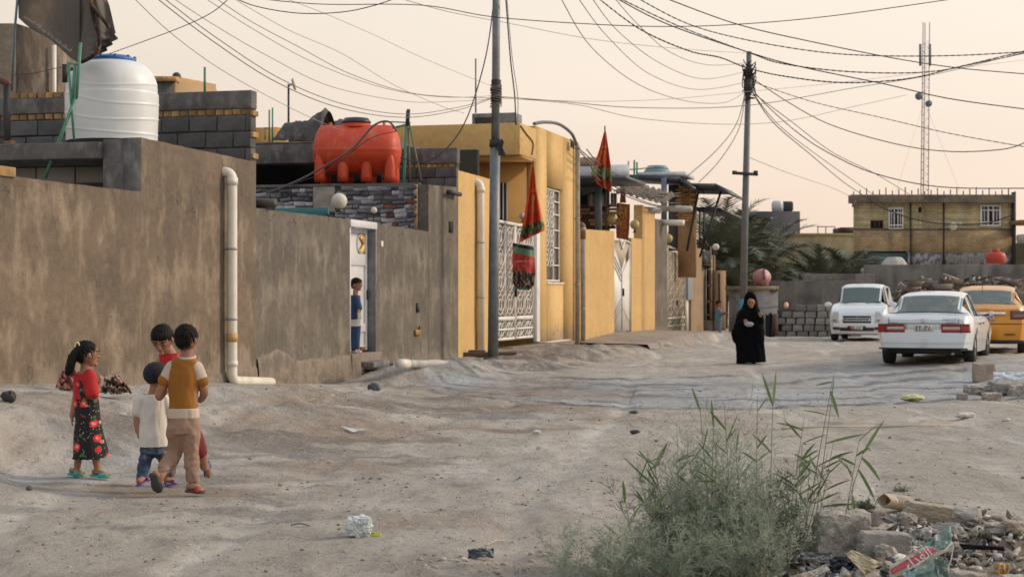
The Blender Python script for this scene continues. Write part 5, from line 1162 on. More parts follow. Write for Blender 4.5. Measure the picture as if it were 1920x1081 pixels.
MB().lathe([(.42,0),(.43,.5),(.40,.75),(.3,.8)],P(1458,396,130),18,1.0,1).build('tank_body',WSH,k);
PB(1450,1488,377,396,130.6,1.0).build('tank_cover',mat('cover_dark',(.03,.035,.05),.7),k,bevel=.15)
far1=thing('olive_wall','long olive brick yard wall behind the palms','wall',P(1500,500,115));PB(1330,1610,441,560,115,.4).build('wall_face',mat('olive_brick',(.22,.19,.11),.95,c2=(.11,.10,.07),sc=.8,lo=.35,hi=.6,fine=.1),far1)
PB(1440,1610,437,442,114.9,.6).build('wall_cap',mat('olive_cap',(.24,.20,.11),.95),far1)
k=thing('roof_bench','thin metal frame on the wall beyond the grey block house','frame',P(1550,430,116))
PB(1532,1566,424,425.5,115.5,.1).build('top_bar',BLACKM,k)
for x in(1533,1548,1565):PB(x,x+1.2,424,437,115.5,.1).build('leg',BLACKM,k)
PB(1577,1602,426,437,117,3).build('shed',mat('brown_shed',(.07,.03,.03),.8),None,label='small brown shed top left of the brick house',cat='shed',kind='thing')
PB(1905,2100,455,560,100,.4).build('yard_wall',mat('olive_brick',(.1,.1,.1),.9),None,label='low olive wall right of the brick house',cat='wall',kind='thing')
MB().tube([P(1908,448,96),P(1990,442,96)],.25,14).build('fat_pipe',PVCG,None,label='fat grey pipe entering at the right beside the brick house',cat='pipe',kind='thing')
PB(1912,1960,412,419,96,3).build('corner_shed',mat('thatch',(.24,.15,.07),.9),None,label='small ochre eave at the right edge beside the brick house',cat='shed',kind='thing')
CW=mat('weathered_concrete_wall',(.22,.205,.185),.92,c2=(.10,.095,.09),sc=1.0,lo=.4,hi=.6,c3=(.22,.21,.195),sc3=1.4,str3=(1,1,.12),lo3=.5,hi3=.66,bump=.02,bsc=8,fine=.1)
cw=thing('concrete_wall','long weathered grey concrete wall behind the cars','wall',P(1750,632,74));PB(1622,2100,496,640,74,.3).build('wall_face',CW,cw,bevel=.02)
cw2=thing('concrete_wall','lower grey concrete wall left of the long wall behind the van','wall',P(1560,632,73));PB(1497,1640,513,640,73,.3).build('wall_face',CW,cw2,bevel=.02);PB(1498,1506,513,522,72.8,.3).build('loose_stone',BLOCK,cw2)
cw3=thing('yard_wall','grey plastered yard wall behind the low block wall','wall',P(1480,632,70));PB(1440,1624,527,640,70,.25).build('wall_face',mat('patched_plaster',(.15,.14,.13),.92,c2=(.09,.088,.088),sc=.8,lo=.42,hi=.58,c3=(.21,.19,.16),sc3=1.2,str3=(1,1,.4),lo3=.5,hi3=.62,fine=.12),cw3,bevel=.02)
pw=thing('pale_block_hut','pale grey block hut with yellow coping and a pink tank on top','hut',P(1425,632,66));PB(1380,1459,543,640,66,2.2).build('hut_wall',mat('hut_block',(.23,.23,.245),.92,c2=(.17,.165,.17),sc=1.5,c3=(.12,.12,.13),sc3=2.5,str3=(.3,.3,3),lo3=.55,hi3=.6,fine=.1),pw);PB(1374,1461,536,543.5,65.9,2.4).build('coping',mat('coping_tan',(.30,.24,.13),.9,c2=(.16,.13,.09),sc=6),pw)
k=thing('pink_tank','faded pink cylindrical tank lying on the hut roof','water tank',P(1427,535,66.8));rpt=16*67/F
fr_=FR(P(1427,520,67).x,66.6,P(1427,519,67).z)@Matrix.Rotation(rad(90),4,'X')@Matrix.Rotation(0,4,'Z')
mb=MB(FR(P(1427,520,67).x,66.2,P(1427,519.5,67).z));mb.ball((0,.6,0),rpt,24,16,1.05,1.5,.97);mb.build('tank_body',mat('faded_pink',(.50,.25,.27),.6,c2=(.42,.17,.20),sc=2.5,c3=(.60,.42,.42),sc3=3,lo3=.5,hi3=.6),k,smooth=True)
mb=MB(FR(P(1427,520,67).x,66.2,P(1427,519.5,67).z));mb.box(-.02,.04,-.0,.3,-.1,rpt*.9);mb.box(-.25,.25,.5,1.0,-rpt*1.0,-rpt*.7);mb.build('tank_seam',mat('pink_dark',(.30,.12,.14),.7),k)
lb2=thing('low_block_wall','low wall of loose pale cement blocks beside the van','wall',P(1510,632,64))
PBL=mat('pale_block',(.235,.225,.215),.92,c2=(.165,.16,.155),sc=4,rnd=.28,fine=.1);pbm=[rough_box(.40,.2,.235,110+i,.012,.02)for i in range(4)]
for m_ in pbm:m_.materials.append(PBL)
rr=random.Random(12);zg=-.05
p0=P(1459,632,64);p1=P(1600,632,64)
MB().box(p0.x,p1.x,64.06,64.2,zg,P(0,580,64).z).build('mortar_core',MORT,lb2)
for row in range(5):
 x=p0.x-.1+(row%2)*.22
 while x<p1.x:
  w_=rr.uniform(.30,.46)
  if not(row==4 and(x-p0.x)<.55):inst('block',rr.choice(pbm),Matrix.Translation((x+w_/2,64+rr.uniform(-.03,.03),zg+row*.25))@Matrix.Rotation(rr.uniform(-.03,.03),4,'Y')@Matrix.Diagonal((w_/.43,1,1,1)).to_4x4(),lb2)
  x+=w_+.02
PB(1453,1459,588,636,63.8,.3).build('timber_post',mat('brown_timber',(.20,.12,.08),.85),None,label='brown timber post at the left end of the low block wall',cat='post',kind='thing')
MB().ball(P(1474,572,63.9),.09,10,8,1,1,1.3).build('plastic_jug',mat('peach_plastic',(.85,.52,.36),.5),None,smooth=True,label='small peach coloured jug on the low block wall',cat='jug',kind='thing')
rr=random.Random(22);jm=[mat('junk_dark',(.035,.032,.03),.8),mat('junk_brown',(.13,.10,.07),.9),mat('junk_grey',(.18,.17,.16),.8),mat('junk_pale',(.35,.31,.26),.8)]
jh=thing('scrap_heap','heap of scrap sheets and branches against the wall behind the cars','scrap heap',P(1720,632,70))
for q in range(4):
 k=MB()
 for i in range(70):
  px=rr.uniform(1660,1905);top=560-22*min(1,max(0,(px-1670)/60));py=rr.uniform(top-10,590)if i%2 else rr.uniform(top-14,top+14);p=P(px,py,rr.uniform(66.5,73));L_=rr.uniform(.2,1.1)
  if q in(0,3):k.tube([p,p+Vector((rr.uniform(-L_,L_),rr.uniform(-.3,.3),rr.uniform(-.3,.3)))],rr.uniform(.02,.05),5)
  else:k.box(p.x-L_/2,p.x+L_/2,p.y,p.y+.3,p.z-.12,p.z+rr.uniform(0,.12))
 k.build('scrap_bits',jm[q],jh,kind='stuff')
k=MB();k.add([],[]);
def heapfn(u,v):
 px=1655+260*u;p=P(px,640-106*math.sin(math.pi*min(.5,v*.5+.0))*math.sin(math.pi*min(1,u*1.1+.05))**.4,72-4*(1-v));n=float(fbm(u*9,v*4,9,4))-.5
 return(p.x,p.y,p.z+n*.6*v)
k.grid(heapfn,60,14);k.build('heap_soil',mat('heap_soil',(.10,.085,.07),.95,c2=(.05,.045,.04),sc=3),jh)
for i,(x,lb_)in enumerate(((1772,'left'),(1780,'second'),(1825,'third'),(1835,'fourth'))):
 k=MB();s=F/70.;k.tube([P(x+(6 if i%2==0 else 0),536,70),P(x+1,530,70),P(x,524,70),P(x+2,519,70)],.03,5);k.build('curved_rod',PVC,jh)
k=MB()
def tpf(u,v):
 th=2*math.pi*u;r=26*77/F*(1-v**2.2*.55)*(1+.05*math.sin(7*th));c=P(1677,511,77)
 return(c.x+r*math.cos(th),c.y+r*math.sin(th)*.7,c.z+30*77/F*v**.8*(1 if v<1 else.98)-.0)
k.grid(tpf,42,10);c=P(1677,511,77);k.build('white_tarp_bundle',mat('offwhite_tarp',(.50,.48,.45),.8,c2=(.38,.37,.35),sc=3),None,label='off white tarpaulin bundle on the wall before the brick house',cat='tarpaulin',kind='thing')
PB(1621,1662,502,512,77.5,1).build('pale_sack',mat('pale_sack',(.36,.33,.28),.9),None,bevel=.1,label='flat pale sack beside the white tarpaulin bundle',cat='sack',kind='thing')
fr_r=1867
k=thing('water_tank','small red water tank on the wall before the brick house','water tank',P(1867,494,80));c=P(1867,494,80)
m2_=mat('red_plastic_far',(.45,.05,.03),.5)
mb=MB(FR(c.x,c.y,c.z));mb.lathe([(.40,0),(.46,.15),(.47,.35),(.40,.50),(.2,.56)],(0,0,0),20,1.02,.8);mb.build('tank_body',m2_,k,smooth=True)
mb=MB(FR(c.x,c.y,c.z));mb.lathe([(.16,.54),(.16,.68),(.001,.69)],(0,0,0),14);mb.build('lid',m2_,k)
# house and flag at the top left
tl=thing('tall_rendered_house','taller brown rendered house behind the block walls at the upper left','house',P(60,250,36))
Yt_=36.
PB(-120,30,44,260,Yt_,5).build('shade_toned_wall',PL_GREY,tl);  # greyer plaster puts the shade of this side into the colour
k=MB();p0,p1=P(30.5,44,Yt_),P(150,60,Yt_+3)
k.add([(p0.x,p0.y,1),(p1.x,p1.y,1),(p1.x,p1.y,p0.z),(p0.x,p0.y,p0.z),(p0.x,p0.y+3,1),(p1.x,p1.y+3,1),(p1.x,p1.y+3,p0.z),(p0.x,p0.y+3,p0.z)],[(0,1,2,3),(3,2,6,7),(1,5,6,2),(0,3,7,4)]);k.build('sunlit_wall',PL_BROWN,tl)
k=MB();k.tube([P(101,260,Yt_+1.4),P(101,85,Yt_+1.4)],.055,12);k.build('drain_pipe',PVC,tl);k=MB();k.tube([P(107,260,Yt_+1.5),P(107,130,Yt_+1.5)],.02,6);k.build('cable_run',BLACKM,tl)
sh_=thing('brick_topped_house','low grey house with orange brick coping behind the block parapet','house',P(340,170,44))
k=MB();a_=44.;
PB(291,328,152,260,a_,.3).build('front_wall',BLOCK,sh_);PB(289,329,143,152,a_-.1,.5).build('brick_coping',BRICK,sh_)
q0,q1,q2,q3=P(328,152,a_),P(405,168,a_+9),P(405,158,a_+9),P(328,143,a_)
MB().add([q0,q1,q2,q3,q0+Vector((-.3,.3,0)),q1+Vector((-.3,.3,0)),q2+Vector((-.3,.3,0)),q3+Vector((-.3,.3,0))],[(0,1,2,3),(3,2,6,7),(4,7,6,5)]).build('side_coping',BRICK,sh_)
q0b,q1b=Vector((q0.x,q0.y,1)),Vector((q1.x,q1.y,1));MB().add([q0b,q1b,q1,q0],[(0,1,2,3)]).build('side_wall',mat('tan_brick_side',(.40,.27,.14),.9,fine=.15),sh_,solid=.05)
k=MB();k.ball(P(331,144,a_+1),.12,12,8);k.build('dish',BLACKM,sh_)
# big weathered flag
FLG=mat('weathered_black_flag',(.105,.095,.088),.85,c2=(.14,.12,.105),sc=1.3,lo=.35,hi=.65,c3=(.30,.21,.13),sc3=.9,str3=(1,1,1),lo3=.56,hi3=.70,fine=.06)
af=A265+.6
fg=thing('weathered_flag','large weathered black flag with faded lettering and burnt torn corner above the white tank','flag',pa(36,20,af),STREET)
def fcloth(L_,R_,m,nm,seed,fold=.18,nu=40,nv=50):return cloth_grid(nm,L_,R_,af,m,fg,nu,nv,fold,seed,3)
k=MB(STREET)
cor={'tl':(33,-70),'bl':(35,34),'br':(150,118),'tr':(150,-70)}
def ff(u,v):
 top=(cor['tl'][0]+(cor['tr'][0]-cor['tl'][0])*u,-70);bot=(cor['bl'][0]+(cor['br'][0]-cor['bl'][0])*u,cor['bl'][1]+(cor['br'][1]-cor['bl'][1])*u+3*math.sin(u*9))
 px,py=top[0]*(1-v)+bot[0]*v,top[1]*(1-v)+bot[1]*v
 aa_=af+.05*math.sin(u*5+v*1.5)+.06*(float(fbm(u*4,v*3,5,3))-.5);b=Bw(px,aa_);return(aa_,b,Zw(py,aa_,b))
k.grid(ff,50,40);k.build('flag_cloth',FLG,fg,smooth=True,solid=.006)
k=MB(STREET)
def ff2(u,v):
 lx,ly=np.interp(v,[0,.5,1],[140,150,148]),np.interp(v,[0,.5,1],[-70,20,118]);rx,ry=np.interp(v,[0,.45,.75,1],[175,205,219,195]),np.interp(v,[0,.45,.75,1],[-70,10,72,98])
 rx+=3*math.sin(v*60)*(v>.7)
 px,py=lx*(1-u)+rx*u,ly*(1-u)+ry*u
 aa_=af-.08+.09*math.sin(u*7+v*2)+.08*(float(fbm(u*5,v*5,8,3))-.5);b=Bw(px,aa_);return(aa_,b,Zw(py,aa_,b))
k.grid(ff2,50,70);k.build('torn_fold',FLG,fg,smooth=True,solid=.006)
BRN_=mat('burnt_edge',(.02,.016,.014),.9,c2=(.20,.09,.04),sc=4,lo=.5,hi=.6)
k=MB(STREET)
for(pts)in(((168,-20),(172,20),(178,45),(186,70),(184,95)),((172,10),(182,25),(196,40),(204,52)),((184,95),(170,108),(152,117))):
 for d in(-.02,.02):k.tube(smooth_pts([pa(p[0],p[1],af-.28+d)for p in pts]),.028,5)
k.build('burnt_creases',BRN_,fg)
cloth_text(shape_ar('السلام عليك يا أبا عبد الله الحسين'),90,62,122,af-.30,mat('faded_print',(.42,.40,.37),.9),fg,rot=-36,squash=1.0)
k=MB(STREET);k.tube([pa(38,-60,af+.02),pa(29,40,af+.02),pa(22,170,af+.02)],.018,6);k.build('flag_pole',mat('blue_grey_tube',(.10,.16,.20),.5),fg)
gp=thing('green_pole_bundle','green poles tied together leaning beside the white tank','pole bundle',pa(130,266,A265+.2),STREET)
for(q0,q1,r_)in(((84,334),(143,180),.026),((143,185),(151,80),.024),((139,262),(128,116),.018),((135,200),(141,120),.022),((126,118),(148,122),.014)):
 k=MB(STREET);k.tube([pa(*q0,A265+.05),pa(*q1,A265+.05)],r_,8);k.build('pole',GREEN,gp)
lp=thing('wrapped_post','dark cable wrapped post at the left edge before the block wall','post',pa(14,300,A265+.3),STREET)
k=MB(STREET);k.tube([pa(16,300,A265+.3),pa(12,230,A265+.3),pa(13,160,A265+.3)],[.03,.05,.045],8);k.build('post_core',BLACKM,lp)
k=MB(STREET);k.tube(smooth_pts([pa(-20,148,A265+.3),pa(0,150,A265+.3),pa(18,158,A265+.3)]),.05,8);k.build('bent_top',mat('rusty_top',(.12,.05,.035),.7),lp)
for i,y in enumerate((262,280)):inst('brick',BRL[i],Matrix.Translation((*pa(19,y+17,A265+.25),))@Matrix.Rotation(rad(80),4,'Z')@Matrix.Diagonal((.6,1,1.5,1)).to_4x4(),None,STREET,label=('yellow brick upper of two stacked by the wrapped post','yellow brick lower of two stacked by the wrapped post')[i],cat='brick',kind='thing')
# palms
PALM=mat('palm_leaf',(.12,.14,.10),.8,c2=(.17,.18,.13),sc=1.5,rnd=.15);PTR=mat('palm_trunk',(.10,.08,.06),.95,c2=(.05,.04,.03),sc=6,bump=.05,bsc=8)
def palm(px,Y,ht,n,L_,label,seed):
 r=random.Random(seed);p=P(px,600,Y);p.z=0
 t=thing('date_palm',label,'palm tree',p,WORLD,'date palms behind the walls')
 k=MB();k.tube([p,p+Vector((.1,0,ht*.5)),p+Vector((0,0,ht))],[.32,.26,.24],10);k.build('trunk',PTR,t)
 V=[];Fs=[]
 for i in range(n):
  az=r.uniform(0,6.283);el=r.uniform(-.15,1.35);l=L_*r.uniform(.75,1.1);d=Vector((math.cos(az),math.sin(az),0));c=p+Vector((0,0,ht))
  pts=[]
  for j in range(13):
   q=j/12;ang=el-q*q*1.1;
   c=c+(d*math.cos(ang)+Vector((0,0,math.sin(ang))))*l/12;pts.append(c.copy())
  sd_=d.cross(Vector((0,0,1)))
  for j in range(1,12):
   for m_ in range(3):
    b=pts[j].lerp(pts[j+1 if j<12 else j],m_/3);wl=l*.22*math.sin(math.pi*min(1,.12+j/13))**.6;dr=(pts[j]-pts[j-1]).normalized()
    for sg in(-1,1):
     tip=b+sd_*sg*wl*r.uniform(.7,1)+dr*wl*.8+Vector((0,0,r.uniform(-.25,.15)*wl));w_=dr*.05
     kk=len(V);V+=[b-w_,b+w_,tip];Fs.append((kk,kk+1,kk+2))
 k=MB();k.add(V,Fs);k.build('crown',PALM,t)
palm(1352,80,2.9,70,3.8,'date palm crown rising just left of the slim utility pole',1)
palm(1424,84,2.3,64,3.8,'date palm crown right of the slim utility pole',2)
palm(1380,78,1.5,40,2.2,'low date palm behind the end of the house row',5)
palm(1540,86,1.7,60,3.3,'date palm crown left of the brick house',3)
palm(1588,88,1.9,50,2.8,'date palm fronds touching the brick house corner',4)
# vehicles
CGL=bpy.data.materials.new('car_glass');CGL.use_nodes=True
_b=CGL.node_tree.nodes['Principled BSDF'];_b.inputs['Base Color'].default_value=(.20,.26,.25,1);_b.inputs['Roughness'].default_value=.08;_b.inputs['Alpha'].default_value=.55;_b.inputs['Specular IOR Level'].default_value=.8
WCAR=mat('white_car_paint',(.63,.70,.76),.32,c2=(.62,.65,.67),sc=1.2,coat=.6);WVAN=mat('white_van_paint',(.66,.73,.79),.35,c2=(.64,.66,.68),sc=1.0,coat=.5)
TAXI=mat('taxi_orange_paint',(.64,.27,.010),.34,c2=(.56,.235,.012),sc=1.2,coat=.35)
TYRE=mat('tyre_rubber',(.018,.017,.017),.85,c2=(.05,.045,.04),sc=5);RIMM=mat('alloy_rim',(.36,.36,.36),.4,metal=.7,c2=(.2,.19,.18),sc=5);TRIM=mat('black_trim',(.02,.02,.022),.5);CHR=mat('chrome',(.75,.76,.78),.15,metal=.95)
LRED=mat('lamp_red',(.33,.008,.010),.18,coat=.8);LDK=mat('lamp_dark_red',(.14,.006,.010),.2,coat=.8);LCL=mat('lamp_clear',(.42,.33,.30),.25,coat=.5,c2=(.55,.45,.40),sc=30);SEAT=mat('seat_fabric',(.035,.035,.035),.9)
LWH=mat('headlamp_lens',(.38,.42,.44),.15,coat=.8,c2=(.60,.62,.62),sc=20)
class Car:
 def __init__(s,t,fr,D):s.t=t;s.fr=fr;s.D=D;s.g=lambda n,x:float(np.interp(x,[q[0]for q in D[n]],[q[1]for q in D[n]]))
 def sec(s,x):
  D=s.D;L_=D['L'];g=s.g;e=.55
  f=1.0
  for xe in(x,L_-x):
   if xe<e:f*=1-D.get('round',.10)*(1-xe/e)**2.2
  W=D['W']/2*f;zd=g('deck',x);zr=max(g('roof',x),zd);zs=g('sill',x)
  for xc in D['wheels']:
   dx=abs(x-xc);R=D['R']+.055
   if dx<R:zs=max(zs,D['R']+math.sqrt(R*R-dx*dx)*.98)
  cab=min(1,max(0,(zr-zd)/.12));wr=D['wr']*f;wb=W-.045
  zm=max(min(zd-.22,.62),zs+.04)
  p6w=wr*cab+(wb-.13)*(1-cab);p5w=wb-.03-.02*cab
  pts=[(0,max(D['under'],zs-.01)if min(x,L_-x)<.5 else D['under']),(W-.05,zs),(W,zm),(W-.012,max(zd-.14,zm+.02)),(wb-.005,zd-.035),(p5w,zd),(p6w,zr-.05*cab),(p6w-.07,zr-.012*cab),(p6w*.5,zr+.012),(0,zr+.018)]
  return pts
 def xoff(s,x,z):
  L_=s.D['L'];o=0
  if x<.45:o+=s.g('rear_x',z)*(1-x/.45)**1.5
  if L_-x<.6:o-=s.g('front_x',z)*(1-(L_-x)/.6)**1.5
  return o
 def pt(s,x,i,t=0.0,sd=1,off=0.0):
  p=s.sec(x);a=p[i];b=p[min(i+1,9)];y=a[0]*(1-t)+b[0]*t;z=a[1]*(1-t)+b[1]*t
  return(x+s.xoff(x,z),sd*(y+off),z)
 def body(s,m):
  D=s.D;L_=D['L'];ns=90;xs=[L_*i/ns for i in range(ns+1)];V=[];NP=10
  for x in xs:
   p=s.sec(x);row=[(x+s.xoff(x,z),-y,z)for y,z in p[::-1]]+[(x+s.xoff(x,z),y,z)for y,z in p[1:]];V+=row
  W_=19;Fs=[]
  def glass(i,j):
   x=(xs[i]+xs[i+1])/2;jj=j if j<9 else 17-j
   band=8-jj
   if band==5:
    return any(a<=x<=b for a,b in D['side_cut'])
   if band>=6+(0 if band>6 else 1)-0 or band>=7:return any(a<=x<=b for a,b in D['top_cut'])
   return False
  for i in range(ns):
   for j in range(18):
    if glass(i,j):continue
    a=i*W_+j;Fs.append((a,a+1,a+W_+1,a+W_))
   a=i*W_
  Fs=[f for f in Fs if f]
  for x,sg in((0,-1),(L_,1)):
   p=s.sec(x);k=len(V);nu=10
   for(y,z)in p:
    for q in range(nu+1):
     u=-1+2*q/nu;V.append((x+s.xoff(x,z)+sg*D.get('bow',.05)*(1-u*u),u*y,z))
   for i in range(9):
    for q in range(nu):
     a=k+i*(nu+1)+q;f=(a,a+1,a+nu+2,a+nu+1);Fs.append(f if sg>0 else f[::-1])
  mb=MB(s.fr);mb.add(V,Fs);o=mb.build('body',m,s.t,smooth=True)
  try:
   o.data.set_sharp_from_angle(angle=rad(38))
  except Exception:pass
  return o
 def cap(s,y0,y1,z0,z1,nm,m,end=0,proud=.012,nu=8,nv=3,parent=None,th=.02,corner=None):
  """panel lying on the rear (end=0) or front (end=1) face"""
  L_=s.D['L'];x=0 if end==0 else L_;sg=-1 if end==0 else 1;W=s.sec(x)[2][0]
  def base(y,z,pr):u=y/W;return(x+s.xoff(x,z)+sg*(s.D.get('bow',.05)*(1-u*u)+pr),y,z)
  def fn(u,v):
   ya=y0+(y1-y0)*u;z=z0+(z1-z0)*v
   if corner:ya=y0+(y1+corner*v-y0)*u
   return base(ya,z,proud)
  k=MB(s.fr);k.grid(fn,nu,nv);return k.build(nm,m,parent or s.t,smooth=False,solid=th)
 def top_glass(s,xa,xb,w0,w1,nm,m=None):
  def fn(u,v):
   x=xa+(xb-xa)*v;p=s.sec(x);w=p[6][0]*.995;y=(2*u-1)*w
   z=float(np.interp(abs(y),[p[9][0],p[8][0],p[7][0],p[6][0]],[p[9][1],p[8][1],p[7][1],p[6][1]]));return(x+s.xoff(x,z),y,z+.004)
  k=MB(s.fr);k.grid(fn,14,10);return k.build(nm,m or CGL,s.t,smooth=True)
 def side_glass(s,xa0,xb0,xa1,xb1,nm='side_window',sd=(-1,1)):
  for q in sd:
   k=MB(s.fr);k.grid(lambda u,v:s.pt((xa0+(xa1-xa0)*v)*(1-u)+(xb0+(xb1-xb0)*v)*u,5,.03+.94*v,q,.0),8,4);k.build(nm,CGL,s.t,smooth=True)
 def frame_side(s,x,w,m,nm='pillar'):
  for q in(-1,1):
   k=MB(s.fr);k.grid(lambda u,v:s.pt(x+w*(u-.5)+s.D.get('plean',0)*v,5,v,q,.004),1,4);k.build(nm,m,s.t,solid=.02)
 def wheels(s,steer=0):
  D=s.D
  for xc in D['wheels']:
   for sd in(-1,1):
    R=D['R'];y=sd*(D['W']/2-.13);fr=s.fr@Matrix.Translation((xc,y,R))@Matrix.Rotation(rad(90),4,'X')
    k=MB(fr);hw=.105
    k.lathe([(R*.62,-hw),(R*.93,-hw),(R,-hw*.7),(R,hw*.7),(R*.93,hw),(R*.62,hw)],(0,0,0),32,cap=False);k.add([],[])
    ty=k.build('wheel',TYRE,s.t,smooth=False)
    k=MB(fr);zz=-sd*(hw*.82);k.lathe([(R*.64,-hw*.9),(R*.66,hw*.9)],(0,0,0),32);k.lathe([(R*.18,zz-.02),(R*.18,zz+.02)],(0,0,0),12)
    for a in range(7):
     th=a*2*math.pi/7;c,s_=math.cos(th),math.sin(th);k.add([(c*R*.1-s_*.03,s_*R*.1+c*.03,zz),(c*R*.1+s_*.03,s_*R*.1-c*.03,zz),(c*R*.63+s_*.022,s_*R*.63-c*.022,zz),(c*R*.63-s_*.022,s_*R*.63+c*.022,zz)],[(0,1,2,3)])
    k.build('rim',RIMM,ty)
  k=MB(s.fr);x0,x1=D['wheels'];h=D['W']/2-.26;k.box(x0-.62,x1+.5,-h,h,D['under']-.02,D['under']+.12);k.build('underbody',TRIM,s.t)
  for xc in D['wheels']:
   k=MB(s.fr);k.box(xc-.40,xc+.40,-h-.20,h+.20,D['R']+.02,D['R']+.34);k.build('wheel_well',DARK,s.t)
   k=MB(s.fr);k.tube([(xc,-h,D['R']),(xc,h,D['R'])],.05,8);k.build('axle',TRIM,s.t)
 def seats(s,xs,zt,wd=.5):
  for x in xs:
   for y in(-.38,.38):
    k=MB(s.fr);k.box(x,x+.12,y-wd/2,y+wd/2,.55,zt-.14);k.build('seat_back',SEAT,s.t,bevel=.04)
    k=MB(s.fr);k.box(x+.01,x+.09,y-.13,y+.13,zt-.14,zt+.04);k.build('headrest',SEAT,s.t,bevel=.04)
 def mirrors(s,x,z,m,sc=1.0):
  for sd in(-1,1):
   k=MB(s.fr);y=sd*(s.D['W']/2+.02);k.ball((x,y+sd*.10*sc,z),.12*sc,14,10,.55,1.0,.72);k.build('mirror_housing',m,s.t,smooth=True)
   k=MB(s.fr);k.tube([(x,y-sd*.06,z-.04),(x,y+sd*.05,z-.02)],.025,6);k.build('mirror_arm',TRIM,s.t)
 def door_lines(s,xs,z0,z1):
  for x in xs:
   for sd in(-1,1):
    k=MB(s.fr)
    def fn(u,v):
     z=z0+(z1-z0)*v;p=s.sec(x);ys=[p[2][0],p[3][0],p[4][0]];zs=[p[2][1],p[3][1],p[4][1]];return(x+(u-.5)*.012,sd*(float(np.interp(z,zs,ys))+.002),z)
    k.grid(fn,1,6);k.build('door_gap',TRIM,s.t)
def carframe(px,Y,heading,zoff=0.0,ref=0.0,L_=0):
 X=(px-960)*Y/F;z=gz1(X,Y)+zoff
 return FR(X,Y,z,90-heading)@Matrix.Translation((-ref,0,0))
def plate(c,y0,y1,z0,z1,txt,end,nm='licence_plate',pm=None,tsz=.8):
 pl=c.cap(y0,y1,z0,z1,nm,pm or mat('plate_white',(.62,.62,.60),.5),end,.03,4,2,th=.008)
 me=text_mesh(txt,1.0,.003);xv=[v.co.x for v in me.vertices];yv=[v.co.y for v in me.vertices];w=max(xv)-min(xv);h_=max(yv)-min(yv);L_=c.D['L'];x=0 if end==0 else L_;sg=-1 if end==0 else 1
 sx=(abs(y1-y0)*.86)/w;sy=(z1-z0)*tsz/h_
 me.transform(Matrix.Translation((-(max(xv)+min(xv))/2,-(max(yv)+min(yv))/2,0)))
 xx=x+c.xoff(x,(z0+z1)/2)+sg*(c.D.get('bow',.05)+.042)
 if end==0:m4=Matrix(((0,0,-1,xx),(-1*sx,0,0,(y0+y1)/2),(0,sy,0,(z0+z1)/2),(0,0,0,1)))
 else:m4=Matrix(((0,0,1,xx),(sx,0,0,(y0+y1)/2),(0,sy,0,(z0+z1)/2),(0,0,0,1)))
 me.transform(c.fr@m4);me.transform(MW[c.t.name].inverted());me.materials.append(mat('plate_ink',(.03,.03,.04),.6));o=bpy.data.objects.new('plate_lettering',me);COL.objects.link(o);o.parent=pl;MW[o.name]=MW[c.t.name];o['kind']='stuff'
def emblem_text(c,txt,y,z,w,end,m):
 me=text_mesh(txt,1.0,.003);xv=[v.co.x for v in me.vertices];sc_=w/(max(xv)-min(xv));x=0 if end==0 else c.D['L'];sg=-1 if end==0 else 1
 u=y/c.sec(x)[2][0];xx=x+c.xoff(x,z)+sg*(c.D.get('bow',.05)*(1-u*u)+.016)
 m4=Matrix(((0,0,-1,xx),(-sc_,0,0,y),(0,sc_,0,z),(0,0,0,1)))if end==0 else Matrix(((0,0,1,xx),(sc_,0,0,y),(0,sc_,0,z),(0,0,0,1)))
 me.transform(c.fr@m4);me.transform(MW[c.t.name].inverted());me.materials.append(m);o=bpy.data.objects.new('badge_lettering',me);COL.objects.link(o);o.parent=c.t;MW[o.name]=MW[c.t.name];o['kind']='stuff'
 # white sedan seen from behind
fr=carframe(1731,33.0,20.5)
t=thing('parked_car','white sedan seen from behind with long red tail lights','car',(0,0,0),fr)
SED=dict(L=4.8,W=1.83,wr=.62,R=.325,wheels=(1.02,3.78),under=.24,bow=.06,round=.12,plean=.0,deck=[(0,.90),(.1,.965),(.75,.99),(1.3,.955),(3.3,.93),(3.8,.90),(4.5,.78),(4.8,.66)],roof=[(0,.9),(.62,.98),(.72,.99),(1.35,1.34),(1.7,1.41),(2.3,1.44),(2.8,1.41),(3.0,1.36),(3.75,.91),(4.8,.6)],sill=[(0,.33),(.5,.30),(1.6,.24),(4.3,.22),(4.8,.3)],rear_x=[(.2,.06),(.30,-.02),(.42,-.06),(.60,-.05),(.635,.045),(.82,.05),(.97,.09)],front_x=[(.2,.1),(.4,0),(.8,.2)],side_cut=[(1.12,3.55)],top_cut=[(.74,1.40),(2.98,3.72)])
c=Car(t,fr,SED);c.body(WCAR)
c.top_glass(.76,1.40,.70,.60,'rear_window');c.top_glass(2.98,3.7,.60,.70,'windscreen')
c.side_glass(1.2,2.02,1.62,2.0);c.side_glass(2.12,3.4,2.10,2.85);c.frame_side(2.07,.1,TRIM);c.frame_side(1.55,.04,TRIM)
for q in(-1,1):
 k=MB(fr);k.grid(lambda u,v:c.pt(1.14+.22*u+(.30+.08*(1-u))*v,5,v,q,.003),2,5);k.build('rear_pillar',WCAR,t,solid=.02,smooth=True)
k=MB(fr);k.grid(lambda u,v:((lambda x,w:(x,(2*u-1)*w,float(np.interp(abs((2*u-1)*w),[0,c.sec(x)[8][0],c.sec(x)[7][0],c.sec(x)[6][0]],[c.sec(x)[9][1],c.sec(x)[8][1],c.sec(x)[7][1],c.sec(x)[6][1]]))+.008))(.745+.03*v,.76-.0*v)),10,1);k.build('window_seal',TRIM,t)
k=MB(fr);k.box(.8,1.5,-.66,.66,.86,.88);k.build('parcel_shelf',SEAT,t);k=MB(fr);k.box(3.2,3.6,-.7,.7,.80,.92);k.build('dashboard',SEAT,t)
c.seats((1.45,2.55),1.13)
